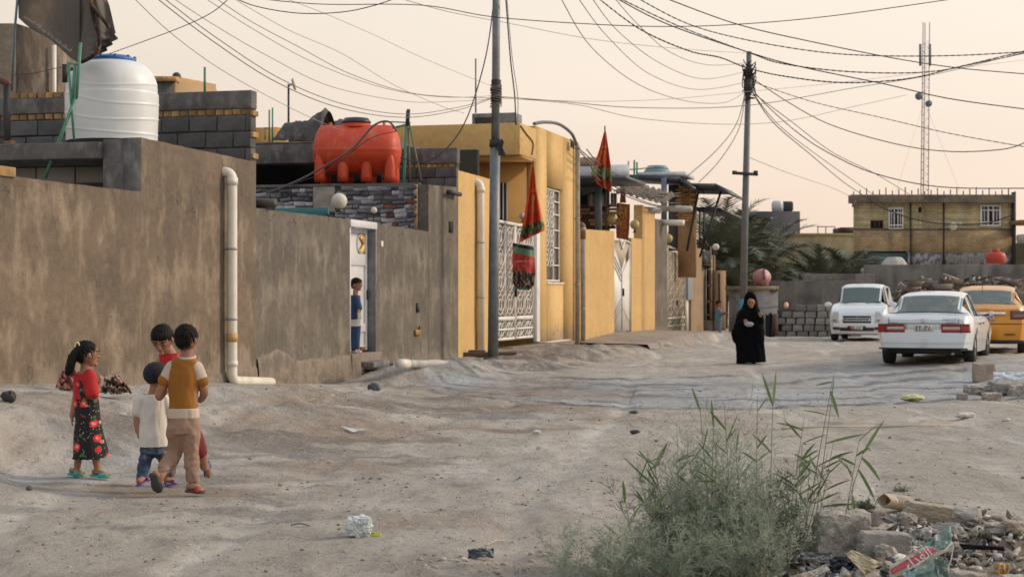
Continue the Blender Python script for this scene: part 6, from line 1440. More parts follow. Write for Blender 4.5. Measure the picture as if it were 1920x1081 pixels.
k=MB(fr);k.tube([(1.1,0,.98),(1.16,0,1.06)],.03,6);k.ball((1.2,-.36,1.22),.06,8,6);k.build('hanging_ornament',mat('tan_trim',(.35,.2,.1),.8),t)
c.wheels();c.mirrors(3.25,.99,WCAR,.55)
c.cap(-.80,.80,.630,.642,'tail_panel_gap',TRIM,0,.008,10,1,th=.006)
for q in(-1,1):
 tl_=c.cap(q*.345,q*.865,.645,.815,'tail_light',LRED,0,.022,12,4,th=.02)
 c.cap(q*.36,q*.86,.778,.812,'dark_band',LDK,0,.026,12,1,parent=tl_,th=.02);c.cap(q*.37,q*.70,.700,.755,'clear_band',LCL,0,.030,12,1,parent=tl_,th=.02)
 c.cap(q*.70,q*.712,.645,.815,'lamp_gap',TRIM,0,.036,1,3,parent=tl_,th=.02)
 k=MB(fr);k.grid(lambda u,v:(lambda x,z:(x+c.xoff(x,z),q*(c.sec(x)[2][0]+.006),z))(.0+.17*u*(1-.25*v),.645+.17*v),3,3);k.build('lamp_wrap',LRED,tl_,solid=.012)
c.cap(-.335,.335,.65,.815,'plate_recess',mat('pale_panel',(.55,.57,.58),.4),0,.010,8,2,th=.01)
plate(c,.16,-.19,.672,.795,'٢٢٠٣٨',0);
c.cap(-.66,.66,.820,.828,'boot_gap',TRIM,0,.014,10,1,th=.008)
for q in(-1,1):c.cap(q*.66,q*.668,.81,.93,'boot_side_gap',TRIM,0,.010,1,3,th=.008)
k=MB(fr);x_=c.xoff(0,.87)-.06-.016;k.tube([(x_,.045*math.cos(a),.87+.03*math.sin(a))for a in[i*math.pi/8 for i in range(17)]],.005,5);k.tube([(x_,0,.87+.03),(x_,0,.84)],.005,5);k.build('boot_emblem',CHR,t)
DKC=mat('badge_grey',(.28,.28,.29),.4);emblem_text(c,'EXECUTIVE',-.50,.90,.26,0,DKC);emblem_text(c,'ES 300',-.52,.84,.15,0,DKC);emblem_text(c,'Premier',.56,.835,.15,0,DKC)
c.cap(-.90,.90,.44,.452,'painted_crease_shade',mat('paint_shadow',(.45,.46,.47),.4),0,.008,12,1,th=.006);c.cap(-.84,.84,.325,.35,'bumper_lip',TRIM,0,.004,12,1,th=.02)  # grey strip paints the shade of a bumper crease
k=MB(fr);k.tube([(-.02,-.55,.24),(.4,-.55,.26)],.03,8);k.build('exhaust_pipe',RIMM,t)
k=MB(fr);k.box(.06,.10,-.70,.70,.25,.33);k.build('rear_valance',TRIM,t)
c.door_lines((1.42,2.10,3.30),.36,.90)
for x in(1.55,2.28):
 for q in(-1,1):k=MB(fr);k.tube([(x,q*(SED['W']/2+.01),.80),(x+.16,q*(SED['W']/2+.01),.80)],.016,6);k.build('door_handle',TRIM,t)
 # white van facing the camera
fr=carframe(1607,57.0,180+11.5+5.5)
VAN=dict(L=5.1,W=1.92,wr=.69,R=.34,wheels=(1.05,4.25),under=.26,bow=.14,round=.20,deck=[(0,1.08),(3.4,1.12),(4.0,1.24),(4.3,1.20),(4.6,1.10),(4.9,.94),(5.1,.76)],roof=[(0,1.80),(.1,1.86),(2.5,1.93),(3.2,1.88),(3.42,1.79),(4.05,1.25),(5.1,.66)],sill=[(0,.3),(.5,.27),(4.7,.24),(5.1,.26)],rear_x=[(.2,0),(1.9,.1)],front_x=[(.2,.08),(.35,.0),(.55,-.02),(.8,.10)],side_cut=[(3.0,3.9)],top_cut=[(3.42,4.02)])
t=thing('parked_van','white minivan facing the camera with black striped grille','van',(VAN['L'],0,0),fr@Matrix.Translation((-VAN['L'],0,0)))
fr=fr@Matrix.Translation((-VAN['L'],0,0));c=Car(t,fr,VAN);c.body(WVAN)
c.top_glass(3.42,4.02,.66,.83,'windscreen');c.side_glass(3.0,3.88,3.0,3.45);c.wheels();c.mirrors(3.9,1.22,WVAN,1.1)
k=MB(fr);k.box(3.6,4.0,-.8,.8,.9,1.18);k.build('dashboard',SEAT,t);c.seats((3.0,),1.45,.52)
k=MB(fr);k.box(2.2,2.3,-.8,.8,.5,1.8);k.build('cabin_partition',SEAT,t)
k=MB(fr);k.tube([(4.04,-.55,1.275),(3.97,.1,1.33)],.012,5);k.tube([(4.04,.2,1.275),(3.97,.7,1.33)],.012,5);k.build('wiper',TRIM,t)
gr=c.cap(-.46,.46,.63,.86,'grille',TRIM,1,.02,10,3,th=.02)
for z in(.69,.765):c.cap(-.44,.44,z,z+.022,'grille_bar',CHR,1,.04,10,1,parent=gr,th=.01)
c.cap(-.50,.50,.855,.872,'grille_rim',CHR,1,.03,10,1,parent=gr,th=.012)
k=MB(fr);k.tube([(VAN['L']+.14-.1+.03,.06*math.cos(a),.755+.035*math.sin(a))for a in[i*math.pi/8 for i in range(17)]],.01,5);k.build('grille_emblem',CHR,t)
for q in(-1,1):
 hl_=c.cap(q*.60,q*.88,.64,1.0,'headlight',LWH,1,.02,4,5,th=.02,corner=-q*.10);c.cap(q*.66,q*.80,.67,.74,'indicator',mat('lamp_grey',(.2,.2,.2),.3),1,.035,3,2,parent=hl_)
 c.cap(q*.58,q*.80,.40,.48,'fog_lamp',TRIM,1,.012,3,2)
c.cap(-.56,.56,.36,.47,'lower_grille',TRIM,1,.012,10,2,th=.01);c.cap(-.30,.30,.39,.52,'plate_holder',TRIM,1,.02,4,2,th=.01);c.cap(-.22,-.15,.40,.51,'plate_band',mat('plate_red',(.5,.05,.03),.5),1,.04,2,1,th=.008)
plate(c,-.15,.20,.40,.51,'٤١٢',1)
c.cap(-.85,.85,.235,.25,'bumper_edge',TRIM,1,.0,12,1,th=.01)
# orange taxi seen from behind
fr=carframe(1848,37.2,17.0)
t=thing('parked_taxi','orange taxi hatch tailed sedan partly hidden by the white car','taxi',(0,0,0),fr)
TX=dict(L=4.6,W=1.78,wr=.60,R=.32,wheels=(.95,3.6),under=.24,bow=.07,round=.14,deck=[(0,.98),(.1,1.02),(.5,1.06),(1.1,1.0),(3.2,.95),(4.2,.85),(4.6,.7)],roof=[(0,.9),(.40,1.05),(.5,1.07),(1.05,1.38),(1.4,1.45),(2.1,1.49),(2.7,1.44),(3.5,.96),(4.6,.6)],sill=[(0,.3),(.5,.26),(4.6,.26)],rear_x=[(.2,.08),(.35,.0),(.55,-.03),(.66,.0),(.70,.05),(1.0,.09)],front_x=[(.2,.1),(.8,.2)],side_cut=[(.85,3.3)],top_cut=[(.50,1.08),(2.8,3.45)])
c=Car(t,fr,TX);c.body(TAXI);c.top_glass(.52,1.08,.74,.62,'rear_window');c.top_glass(2.8,3.42,.58,.68,'windscreen');c.side_glass(1.0,1.9,1.4,1.88);c.side_glass(2.0,3.2,1.98,2.7);c.frame_side(1.94,.1,TRIM);c.frame_side(1.1,.25,TAXI)
k=MB(fr);k.box(.6,1.4,-.66,.66,.92,.94);k.build('parcel_shelf',SEAT,t);c.seats((1.3,2.4),1.20);c.wheels();c.mirrors(3.1,1.0,TAXI,.6)
gb=c.cap(-.42,.42,.86,.92,'chrome_bar',CHR,0,.03,8,2,th=.02)
plate(c,.25,-.20,.72,.84,'١٢٣٥٦',0,pm=mat('plate_pinkish',(.50,.33,.30),.5))
for q in(-1,1):
 tl_=c.cap(q*.52,q*.87,.76,.95,'tail_light',LDK,0,.018,6,4,th=.02,corner=-q*.02);c.cap(q*.58,q*.85,.80,.86,'clear_band',mat('lamp_smoke',(.22,.16,.14),.3),0,.024,5,1,parent=tl_,th=.02)
 c.cap(q*.40,q*.62,.42,.455,'reflector',LDK,0,.012,3,1,th=.01)
c.cap(-.80,.80,.655,.668,'bumper_gap',TRIM,0,.006,10,1,th=.006);c.cap(-.80,.80,.24,.31,'bumper_lip',TRIM,0,.004,10,1,th=.02)
k=MB(fr);k.tube([(1.25,.1,1.44),(1.05,.1,1.60)],.008,5);k.build('roof_aerial',TRIM,t)
k=MB(fr);k.tube([(.56,-.1,1.10),(.62,-.4,1.13)],.012,5);k.build('rear_wiper',TRIM,t)
# people
SKIN=mat('skin',(.34,.170,.105),.6,c2=(.29,.140,.085),sc=8);HAIR=mat('black_hair',(.006,.005,.005),.62,c2=(.012,.010,.009),sc=20,bump=.004,bsc=90,spec=.18)
EYEM=mat('eye_dark',(.02,.012,.01),.3);LIPS=mat('lips',(.30,.09,.07),.6)
class Fig:
 """figure laid out in metres from picture joints: x to the right, y away from the viewer, z up"""
 def __init__(s,name,label,px,py,Y,group=None,zfix=None):
  s.px,s.py,s.s=px,py,F/Y;X=(px-960)*Y/F;s.fr=FR(X,Y,H-(py-HZ)*Y/F);s.t=thing('person',label,'person',(0,0,0),s.fr,group);s.mb=MB()
 def j(s,px,py,dy=0.0):return Vector(((px-s.px)/s.s,dy,(s.py-py)/s.s))
 def chain(s,mb,pts,rs,n=14):
  mb.tube(smooth_pts(pts,5),list(np.interp(np.linspace(0,len(pts)-1,(len(pts)-1)*5+1),range(len(pts)),rs)),n)
  mb.ball(pts[0],rs[0]*.99,n,8);mb.ball(pts[-1],rs[-1]*.99,n,8);return mb
 def torso(s,mb,levels,n=22):
  """levels: (centre, half width, half depth)"""
  pts=[];m=len(levels)
  L2=[]
  for i in range(m-1):
   for q in range(4):
    t=q/4;a,b=levels[i],levels[i+1];L2.append((a[0].lerp(b[0],t),a[1]*(1-t)+b[1]*t,a[2]*(1-t)+b[2]*t))
  L2.append(levels[-1]);V=[]
  for c,w,d in L2:
   for q in range(n):
    th=2*math.pi*q/n;V.append((c.x+w*math.copysign(abs(math.cos(th))**.85,math.cos(th)),c.y+d*math.copysign(abs(math.sin(th))**.85,math.sin(th)),c.z))
  m=len(L2);Fs=[(i*n+q,i*n+(q+1)%n,(i+1)*n+(q+1)%n,(i+1)*n+q)for i in range(m-1)for q in range(n)]+[tuple(range(n))[::-1],tuple((m-1)*n+q for q in range(n))]
  mb.add(V,Fs);return mb
 def hand(s,mb,w,d,palm=(0,1,0),sz=.075,curl=.6,n=7):
  d=Vector(d).normalized();p=Vector(palm);p=(p-d*p.dot(d)).normalized();sd=d.cross(p)
  c1=w+d*sz*.45
  for q in(-.22,-.07,.08,.22):s.chain(mb,[w+d*sz*.05+sd*q*sz*.6,c1+sd*q*sz*1.05],[sz*.13,sz*.13],n)
  for k_,q in enumerate((-.30,-.10,.10,.29)):
   l=sz*(.48,.56,.52,.40)[k_];a=c1+sd*q*sz;b=a+(d*math.cos(curl*.4)+p*math.sin(curl*.4))*l*.5;e=b+(d*math.cos(curl*1.2)+p*math.sin(curl*1.2))*l*.5
   s.chain(mb,[a,b,e],[sz*.095,sz*.088,sz*.07],n)
  a=w+d*sz*.12-sd*sz*.25;b=a+(d*.6-sd*.7+p*.3).normalized()*sz*.32;e=b+(d*.85-sd*.2+p*.5).normalized()*sz*.26
  s.chain(mb,[a,b,e],[sz*.12,sz*.10,sz*.075],n)
 def head(s,c,r,face,pitch=0.0,hair='short',neck=None):
  """c centre, r half height; face: unit heading in x,y"""
  f=Vector((face[0],face[1],0)).normalized();f=Vector((f.x*math.cos(pitch),f.y*math.cos(pitch),-math.sin(pitch)));sd=f.cross(Vector((0,0,1))).normalized();up=sd.cross(f)
  M_=Matrix(((sd.x,f.x,up.x,c.x),(sd.y,f.y,up.y,c.y),(sd.z,f.z,up.z,c.z),(0,0,0,1)))
  hb=MB();hb.ball((0,-.06*r,.10*r),r*.90,22,16,.82,.98,1.0);hb.ball((0,.22*r,-.42*r),r*.55,18,12,.92,.90,.95);hb.ball((0,.30*r,-.05*r),r*.60,18,12,.95,.8,1.0)
  hb.ball((0,.86*r,-.14*r),r*.13,10,8,.9,1.1,1.1);hb.tube([(0,.76*r,.12*r),(0,.90*r,-.12*r)],[r*.06,r*.10],8);hb.ball((0,.66*r,-.74*r),r*.18,12,8)
  for q in(-1,1):hb.ball((q*.74*r,-.06*r,-.06*r),r*.20,12,8,.35,.75,1.1);hb.ball((q*.34*r,.70*r,.14*r),r*.13,10,8)
  hb.ball((0,.78*r,-.42*r),r*.13,12,8,1.6,.6,.6)
  s.mb.add([M_@Vector(v)for v in hb.v],hb.f)
  for q in(-1,1):
   k=MB(s.fr@M_);k.ball((q*.33*r,.775*r,.10*r),r*.095,10,8,1.3,.6,.7);k.build('eye',EYEM,s.t,smooth=True)
   k=MB(s.fr@M_);k.tube([(q*.16*r,.84*r,.27*r),(q*.34*r,.80*r,.32*r),(q*.52*r,.66*r,.26*r)],r*.04,6);k.build('eyebrow',HAIR,s.t)
  k=MB(s.fr@M_);k.ball((0,.855*r,-.42*r),r*.10,10,6,1.9,.4,.45);k.build('lips',LIPS,s.t,smooth=True)
  if hair:
   hm=MB();hm.ball((0,-.14*r,.22*r),r*.93,26,18,.84,.94,.92);hm.ball((0,-.30*r,.0),r*.80,22,14,.86,.82,.92)
   if hair=='fringe':hm.ball((0,.34*r,.52*r),r*.52,18,12,1.15,.85,.75)
   me=remesh(hm,r*.045,1,lambda co,nr:co+nr*((fbm(co[:,0]*160,co[:,2]*60+co[:,1]*120,3,4)-.5)*r*.16)[:,None])
   vs=[(v.co.copy(),v.normal.copy())for v in me.vertices];rr_=random.Random(int(abs(c.x)*1e4)%999);hv=[];hf=[]
   for _ in range(1300):
    p,n_=rr_.choice(vs);d=(n_*.35+Vector((rr_.gauss(0,.3),rr_.gauss(-.25,.3),rr_.gauss(-.6,.4)))).normalized();l=r*rr_.uniform(.10,.26);w=d.cross(n_).normalized()*r*.012;k_=len(hv);hv+=[p-w,p+w,p+d*l+n_*r*.02];hf.append((k_,k_+1,k_+2))
   ho=MB(s.fr@M_);ho.add(hv,hf);me.transform(M_);hb_=mesh_obj('hair',me,HAIR,s.t,s.fr);ho.build('hair_strands',HAIR,hb_,kind='stuff')
  return M_
 def finish(s,voxel=.005,m=SKIN):
  me=remesh(s.mb,voxel,2);return mesh_obj('body',me,m,s.t,s.fr)
 def cloth(s,name,mb,m,voxel=.008,fold=.006,seed=1,vert=(14,4),smooth=2,clip=None):
  def disp(co,nr):
   q=fbm(co[:,0]*vert[0]+co[:,1]*vert[0],co[:,2]*vert[1]+co[:,0]*3,seed,3)-.5;w=np.abs(vnoise(co[:,0]*vert[0]*1.3+co[:,2]*6,co[:,2]*vert[1]*2-co[:,0]*8,seed+3)-.5);return co+nr*((q*1.6-w*.8)*fold)[:,None]
  me=remesh(mb,voxel,smooth,disp)
  if clip:
   bm=bmesh.new();bm.from_mesh(me)
   for co,no in clip:bmesh.ops.bisect_plane(bm,geom=list(bm.verts)+list(bm.edges)+list(bm.faces),plane_co=co,plane_no=no,clear_outer=True)
   bm.to_mesh(me);bm.free();me.polygons.foreach_set('use_smooth',np.ones(len(me.polygons),bool))
  o=mesh_obj(name,me,m,s.t,s.fr)
  if clip:so=o.modifiers.new('s','SOLIDIFY');so.thickness=.006;so.offset=-1
  return o
 def slipper(s,heel,toe,w,sole_m,strap_m,th=.02,up=(0,0,1),name='slipper',bare=True):
  h,t_=Vector(heel),Vector(toe);d=(t_-h);L_=d.length;d.normalize();up=Vector(up);up=(up-d*up.dot(d)).normalized();sd=d.cross(up)
  out=[(-.02,.30),(.05,.42),(.35,.38),(.65,.50),(.85,.46),(.97,.28),(1.02,0)]
  pts=[(q*L_,y*w)for q,y in out]+[(q*L_,-y*w)for q,y in out[-2::-1]]
  k=MB(s.fr);V=[]
  for zz in(0,th):V+=[tuple(h+d*x+sd*y+up*(zz+(.006 if.02>0 and x>L_*.9 else 0)))for x,y in pts]
  n=len(pts);k.add(V,[tuple(range(n))[::-1],tuple(range(n,2*n))]+[(i,(i+1)%n,n+(i+1)%n,n+i)for i in range(n)]);o=k.build(name,sole_m,s.t,bevel=.004)
  k=MB(s.fr)
  def fn(u,v):
   a=math.pi*u;x=L_*(.52+.26*v);ww=w*.50;return tuple(h+d*x+sd*(math.cos(a)*ww)+up*(th*.6+math.sin(a)*w*(.50-.10*v)))
  k.grid(fn,12,3);k.build('strap',strap_m,o,solid=.006,smooth=True)
  s.chain(s.mb,[h+d*L_*.12+up*(th+w*.26),h+d*L_*.45+up*(th+w*.28),h+d*L_*.75+up*(th+w*.16)],[w*.30,w*.30,w*.24],12)
  for i,q in enumerate((-.30,-.15,0,.15,.29)):s.chain(s.mb,[h+d*L_*.76+sd*w*q+up*(th+w*.12),h+d*L_*(.93-.02*i)+sd*w*q*1.15+up*(th+w*.10)],[w*.11,w*(.13 if i==0 else.09)],8)
  return o
  # girl in floral dress
def floral():
 m=bpy.data.materials.new('floral_cloth');m.use_nodes=True;nt=m.node_tree;N=nt.nodes;L=nt.links;b=N['Principled BSDF'];b.inputs['Roughness'].default_value=.85
 tc=N.new('ShaderNodeTexCoord');mp=N.new('ShaderNodeMapping');mp.inputs['Scale'].default_value=(1,.55,1);L.new(tc.outputs['Object'],mp.inputs[0])
 cur=(.012,.011,.012)
 def layer(cur,scale,thr,col,seed,soft=.03):
  m2=N.new('ShaderNodeMapping');m2.inputs['Location'].default_value=(seed,seed*.7,seed*1.3);L.new(mp.outputs[0],m2.inputs[0])
  v=N.new('ShaderNodeTexVoronoi');v.inputs['Scale'].default_value=scale;L.new(m2.outputs[0],v.inputs['Vector'])
  n=N.new('ShaderNodeTexNoise');n.inputs['Scale'].default_value=scale*4;L.new(m2.outputs[0],n.inputs['Vector'])
  a=N.new('ShaderNodeMath');a.operation='MULTIPLY_ADD';L.new(n.outputs['Fac'],a.inputs[0]);a.inputs[1].default_value=.35;L.new(v.outputs['Distance'],a.inputs[2])
  r=N.new('ShaderNodeMapRange');L.new(a.outputs[0],r.inputs[0]);r.inputs[1].default_value=thr+soft;r.inputs[2].default_value=thr;
  x=N.new('ShaderNodeMix');x.data_type='RGBA';L.new(r.outputs[0],x.inputs[0])
  if isinstance(cur,tuple):x.inputs[6].default_value=(*cur,1)
  else:L.new(cur,x.inputs[6])
  x.inputs[7].default_value=(*col,1);return x.outputs[2]
 cur=layer(cur,15,.42,(.06,.14,.05),3.1);cur=layer(cur,40,.31,(.55,.55,.50),7.7);cur=layer(cur,10.5,.52,(.58,.02,.03),1.2);cur=layer(cur,10.5,.40,(.75,.10,.08),1.2);cur=layer(cur,10.5,.29,(.75,.42,.36),1.2);cur=layer(cur,9,.30,(.62,.36,.30),5.5);cur=layer(cur,9,.22,(.40,.04,.05),5.5)
 L.new(cur,b.inputs['Base Color']);return m
REDC=mat('red_cotton',(.50,.018,.022),.85,c2=(.40,.014,.018),sc=6);TURQ=mat('turquoise_rubber',(.03,.38,.34),.5)
g=Fig('person','small girl in a black floral dress and red top with turquoise sandals, hair tied back',168,892,14.1,'children standing together in the lane');j=g.j
c=j(164,664,0);g.head(c,.108,(.80,.45),.05)
g.chain(g.mb,[j(161,684,0),j(160,700,0)],[.042,.05])
g.torso(g.mb,[(j(161,699,.0),.078,.055),(j(161,740,.0),.085,.07),(j(162,790,0),.09,.075),(j(163,812,0),.085,.07)])
g.chain(g.mb,[j(172,708,-.04),j(177,742,-.07),j(188,718,.02)],[.038,.031,.023]);g.hand(g.mb,j(188,718,.02),(.1,.2,1),(-.9,.3,0),.08,.9)
g.chain(g.mb,[j(147,710,.03),j(140,752,.02),j(135,780,.0)],[.036,.030,.022]);g.hand(g.mb,j(135,780,0),(-.05,0,-1),(1,.3,0),.08,.3)
for a,b_,fy in(((153,812),(141,886),.05),((174,812),(184,888),-.04)):g.chain(g.mb,[j(*a,fy*.3),j((a[0]+b_[0])/2,845,fy*.7),j(b_[0]+1,876,fy),j(b_[0]+1,886,fy)],[.045,.036,.028,.028])
for h_,t_ in((j(127,891,.06),j(157,893,-.02)),(j(175,891,-.05),j(211,894,-.12))):g.slipper(h_,t_,.075,TURQ,TURQ)
g.finish(.0048)
k=MB();g.torso(k,[(j(160,699,0),.085,.06),(j(160,708,0),.098,.072),(j(160,730,0),.094,.080),(j(160,748,0),.09,.08)]);g.chain(k,[j(169,704,-.03),j(177,735,-.07)],[.060,.056]);g.chain(k,[j(149,706,.03),j(144,730,.03)],[.048,.045]);g.cloth('red_top',k,REDC,.007,.005,3)
k=MB();hem=j(170,858,0)
def drs(k,seed):
 lv=[(j(159,708,.0),.094,.078),(j(161,725,.0),.102,.088),(j(162,748,0),.103,.092),(j(163,780,0),.108,.098),(j(166,815,0),.124,.118),(j(169,845,0),.145,.135),(j(171,860,0),.156,.145)]
 g.torso(k,lv,30)
drs(k,1);g.cloth('floral_dress',k,floral(),.008,.020,5,vert=(11,1.2),clip=[(j(170,859),Vector((.12,0,-1)))])
k=MB();g.chain(k,[j(150,655,-.06),j(140,672,-.075),j(135,692,-.08),j(131,702,-.07)],[.035,.042,.036,.012]);me=remesh(k,.006,1,lambda co,nr:co+nr*((fbm(co[:,0]*120,co[:,2]*14,3,3)-.5)*.014)[:,None]);mesh_obj('ponytail',me,HAIR,g.t,g.fr)
k=MB(g.fr);k.tube([tuple(j(149,648,-.075)+Vector((.018*math.cos(a),.004,.03*math.sin(a))))for a in[i*math.pi/6 for i in range(13)]],.007,6);k.build('hair_clip',mat('cream_clip',(.7,.62,.42),.5),g.t)
k=MB(g.fr);k.tube([tuple(j(186,726,.0)+Vector((.026*math.cos(a),.026*math.sin(a),.006*math.cos(a))))for a in[i*math.pi/6 for i in range(13)]],.005,5);k.build('bracelet',BLACKM,g.t)
# toddler in white shirt and dark cap
WTEE=mat('white_cotton',(.66,.64,.60),.9,c2=(.56,.54,.50),sc=6,bump=.003,bsc=60);JEAN=mat('blue_jeans',(.055,.10,.19),.85,c2=(.03,.05,.10),sc=9,lo=.4,hi=.6,c3=(.20,.27,.36),sc3=12,str3=(1,1,.6),lo3=.55,hi3=.7);PURP=mat('purple_rubber',(.17,.10,.34),.5)
g=Fig('person','toddler in a white T-shirt, jeans and dark cap standing before the boy in red',288,918,13.25,'children standing together in the lane');j=g.j
c=j(295,706,0);Mh=g.head(c,.098,(.75,.62),-.1,hair=None);g.chain(g.mb,[j(291,724),j(288,740)],[.04,.045])
g.torso(g.mb,[(j(286,738),.09,.055),(j(285,780),.098,.07),(j(286,830),.10,.08),(j(287,848),.095,.075)])
g.chain(g.mb,[j(267,752,-.015),j(258,780,-.02),j(260,808,-.03)],[.036,.029,.021]);g.hand(g.mb,j(260,808,-.03),(.08,-.05,-1),(1,.2,0),.072,.4)
g.chain(g.mb,[j(304,746,.03),j(312,772,.05),j(308,748,.10)],[.034,.028,.02]);g.hand(g.mb,j(308,748,.10),(.1,.3,1),(-1,.2,0),.07,.8)
g.chain(g.mb,[j(276,845,0),j(272,872,.0),j(267,896,-.02)],[.052,.04,.028]);g.chain(g.mb,[j(302,845,.0),j(308,875,.08),j(312,898,.13)],[.052,.04,.028])
g.slipper(j(266,908,-.12),j(279,899,.05),.075,PURP,PURP,.016,up=(-.3,-.5,.8));g.slipper(j(304,910,.08),j(327,912,.14),.07,PURP,PURP)
g.finish(.0048)
k=MB();g.torso(k,[(j(287,739),.085,.062),(j(286,752),.100,.080),(j(285,790),.106,.090),(j(285,818),.112,.10),(j(286,838),.118,.104)],26);g.chain(k,[j(266,750,-.015),j(259,772,-.02)],[.060,.054]);g.chain(k,[j(303,750,.02),j(310,768,.04)],[.058,.052]);g.cloth('white_shirt',k,WTEE,.007,.020,9,vert=(9,3),clip=[(j(0,836),Vector((0,0,-1)))])
k=MB();g.torso(k,[(j(286,828),.102,.085),(j(287,850),.105,.088)],22);g.chain(k,[j(276,842,0),j(272,870,0),j(266,896,-.03)],[.062,.052,.042]);g.chain(k,[j(300,842,0),j(307,872,.07),j(312,892,.12)],[.062,.050,.042]);g.cloth('jeans',k,JEAN,.007,.018,12,vert=(10,14))
k=MB();k.ball((0,-.012,.028),.100,26,16,.90,1.0,.93);me=remesh(k,.006,1);bm=bmesh.new();bm.from_mesh(me);bmesh.ops.bisect_plane(bm,geom=list(bm.verts)+list(bm.edges)+list(bm.faces),plane_co=(0,0,-.028),plane_no=(0,.45,-1),clear_outer=True);bm.to_mesh(me);bm.free();me.transform(Mh)
NAVY=mat('navy_cap',(.008,.008,.016),.85);cp=mesh_obj('cap',me,NAVY,g.t,g.fr);k=MB(g.fr@Mh);k.grid(lambda u,v:((2*u-1)*.065*(1-.3*v*v),.075+.06*v-.03*(2*u-1)**2,.028-.012*v-.012*(2*u-1)**2),10,4);k.build('cap_peak',NAVY,cp,solid=.006)
k=MB(g.fr@Mh);k.ball((-.048,-.078,.045),.012,8,6,1,.4,1.4);k.build('cap_badge',mat('pale_badge',(.45,.42,.6),.6),cp)
# boy in red behind
g=Fig('person','boy in a red shirt bending his head down behind the toddler',335,905,13.75,'children standing together in the lane');j=g.j
c=j(304,636,0);g.head(c,.112,(-.10,-1.0),.62,'fringe');g.chain(g.mb,[j(309,650,.03),j(320,672,.06)],[.05,.055])
g.torso(g.mb,[(j(322,664,.06),.11,.06),(j(328,710,.07),.12,.08),(j(336,770,.08),.11,.085),(j(340,800,.08),.11,.085)])
g.chain(g.mb,[j(302,676,.03),j(290,725,.0),j(296,764,-.10),j(314,764,-.18)],[.045,.036,.03,.023]);g.hand(g.mb,j(314,764,-.18),(1,-.1,0),(0,1,0),.085,.6)
g.chain(g.mb,[j(345,680,.08),j(356,730,.10),j(350,770,.08)],[.042,.034,.025]);g.hand(g.mb,j(350,770,.08),(0,0,-1),(-1,0,0),.085,.5)
g.chain(g.mb,[j(330,795,.08),j(322,850,.04),j(317,898,.06)],[.07,.052,.032]);g.chain(g.mb,[j(352,795,.08),j(370,845,.12),j(374,880,.20)],[.07,.052,.032])
BLUR=mat('blue_rubber',(.06,.12,.33),.5);g.slipper(j(312,906,.12),j(322,910,-.06),.08,PURP,BLUR);g.slipper(j(377,897,.30),j(374,866,.24),.08,BLUR,BLUR,.02,up=(.3,-1,.2))
g.finish(.0048)
k=MB();g.torso(k,[(j(317,660,.06),.085,.07),(j(322,674,.06),.13,.085),(j(330,730,.07),.135,.10),(j(337,785,.08),.13,.105)],26);g.chain(k,[j(304,678,.03),j(295,715,.01)],[.056,.052]);g.chain(k,[j(342,682,.08),j(352,720,.10)],[.054,.05]);g.cloth('red_shirt',k,REDC,.008,.018,15,vert=(9,4))
k=MB();g.torso(k,[(j(338,775,.08),.125,.10),(j(342,805,.08),.125,.10)],22);g.chain(k,[j(330,800,.08),j(322,850,.04)],[.082,.066]);g.chain(k,[j(352,800,.08),j(369,848,.12)],[.082,.066]);g.cloth('shorts',k,mat('dark_red_shorts',(.16,.02,.02),.85),.008,.008,16)
# boy in brown and cream seen from behind
MUST=mat('mustard_brown_cotton',(.31,.125,.014),.88,c2=(.26,.10,.012),sc=6,bump=.003,bsc=60);CRM=mat('cream_cotton',(.56,.46,.39),.88,c2=(.48,.39,.33),sc=6);TAN=mat('tan_trousers',(.33,.215,.155),.88,c2=(.28,.18,.13),sc=5,bump=.003,bsc=50)
SOLE=mat('grey_sole',(.06,.062,.07),.7)
g=Fig('person','boy in a mustard brown shirt with cream sleeves and tan trousers seen from behind',350,922,13.0,'children standing together in the lane');j=g.j
c=j(350,636,0);g.head(c,.110,(.30,.95),.12);g.chain(g.mb,[j(351,655,0),j(349,675,0)],[.047,.055])
g.torso(g.mb,[(j(347,674),.10,.06),(j(345,700),.115,.075),(j(344,760),.105,.08),(j(344,800),.11,.085)])
g.chain(g.mb,[j(321,692,-.01),j(304,728,.0),j(298,744,.01),j(308,728,.10),j(314,716,.14)],[.042,.036,.032,.026,.023]);g.hand(g.mb,j(312,722,.13),(.3,.5,.7),(-1,0,.2),.085,.6)
g.chain(g.mb,[j(370,693,.0),j(381,728,.02),j(379,742,.06),j(369,752,.14)],[.042,.036,.030,.023]);g.hand(g.mb,j(369,752,.14),(-.6,.7,-.1),(0,0,1),.085,.6)
g.chain(g.mb,[j(334,795,.0),j(324,848,.05),j(309,884,-.10),j(303,898,-.12)],[.072,.056,.034,.03]);g.chain(g.mb,[j(358,795,0),j(360,850,0),j(361,900,0),j(362,914,.0)],[.072,.052,.032,.032])
g.slipper(j(296,884,-.20),j(301,922,-.09),.085,SOLE,SOLE,.02,up=(.25,.9,.3));g.slipper(j(350,921,-.02),j(386,924,-.05),.082,SOLE,mat('red_strap',(.42,.02,.03),.6))
g.finish(.0048)
k=MB();g.torso(k,[(j(349,668),.065,.05),(j(347,677),.105,.070),(j(345,700),.118,.088),(j(344,745),.113,.094),(j(344,772),.116,.098)],28);g.cloth('brown_shirt',k,MUST,.007,.018,21,vert=(8,4),clip=[(j(0,770),Vector((0,0,-1)))])
k=MB();g.torso(k,[(j(344,764),.118,.100),(j(344,784),.122,.104)],28);g.cloth('cream_hem',k,CRM,.007,.006,22)
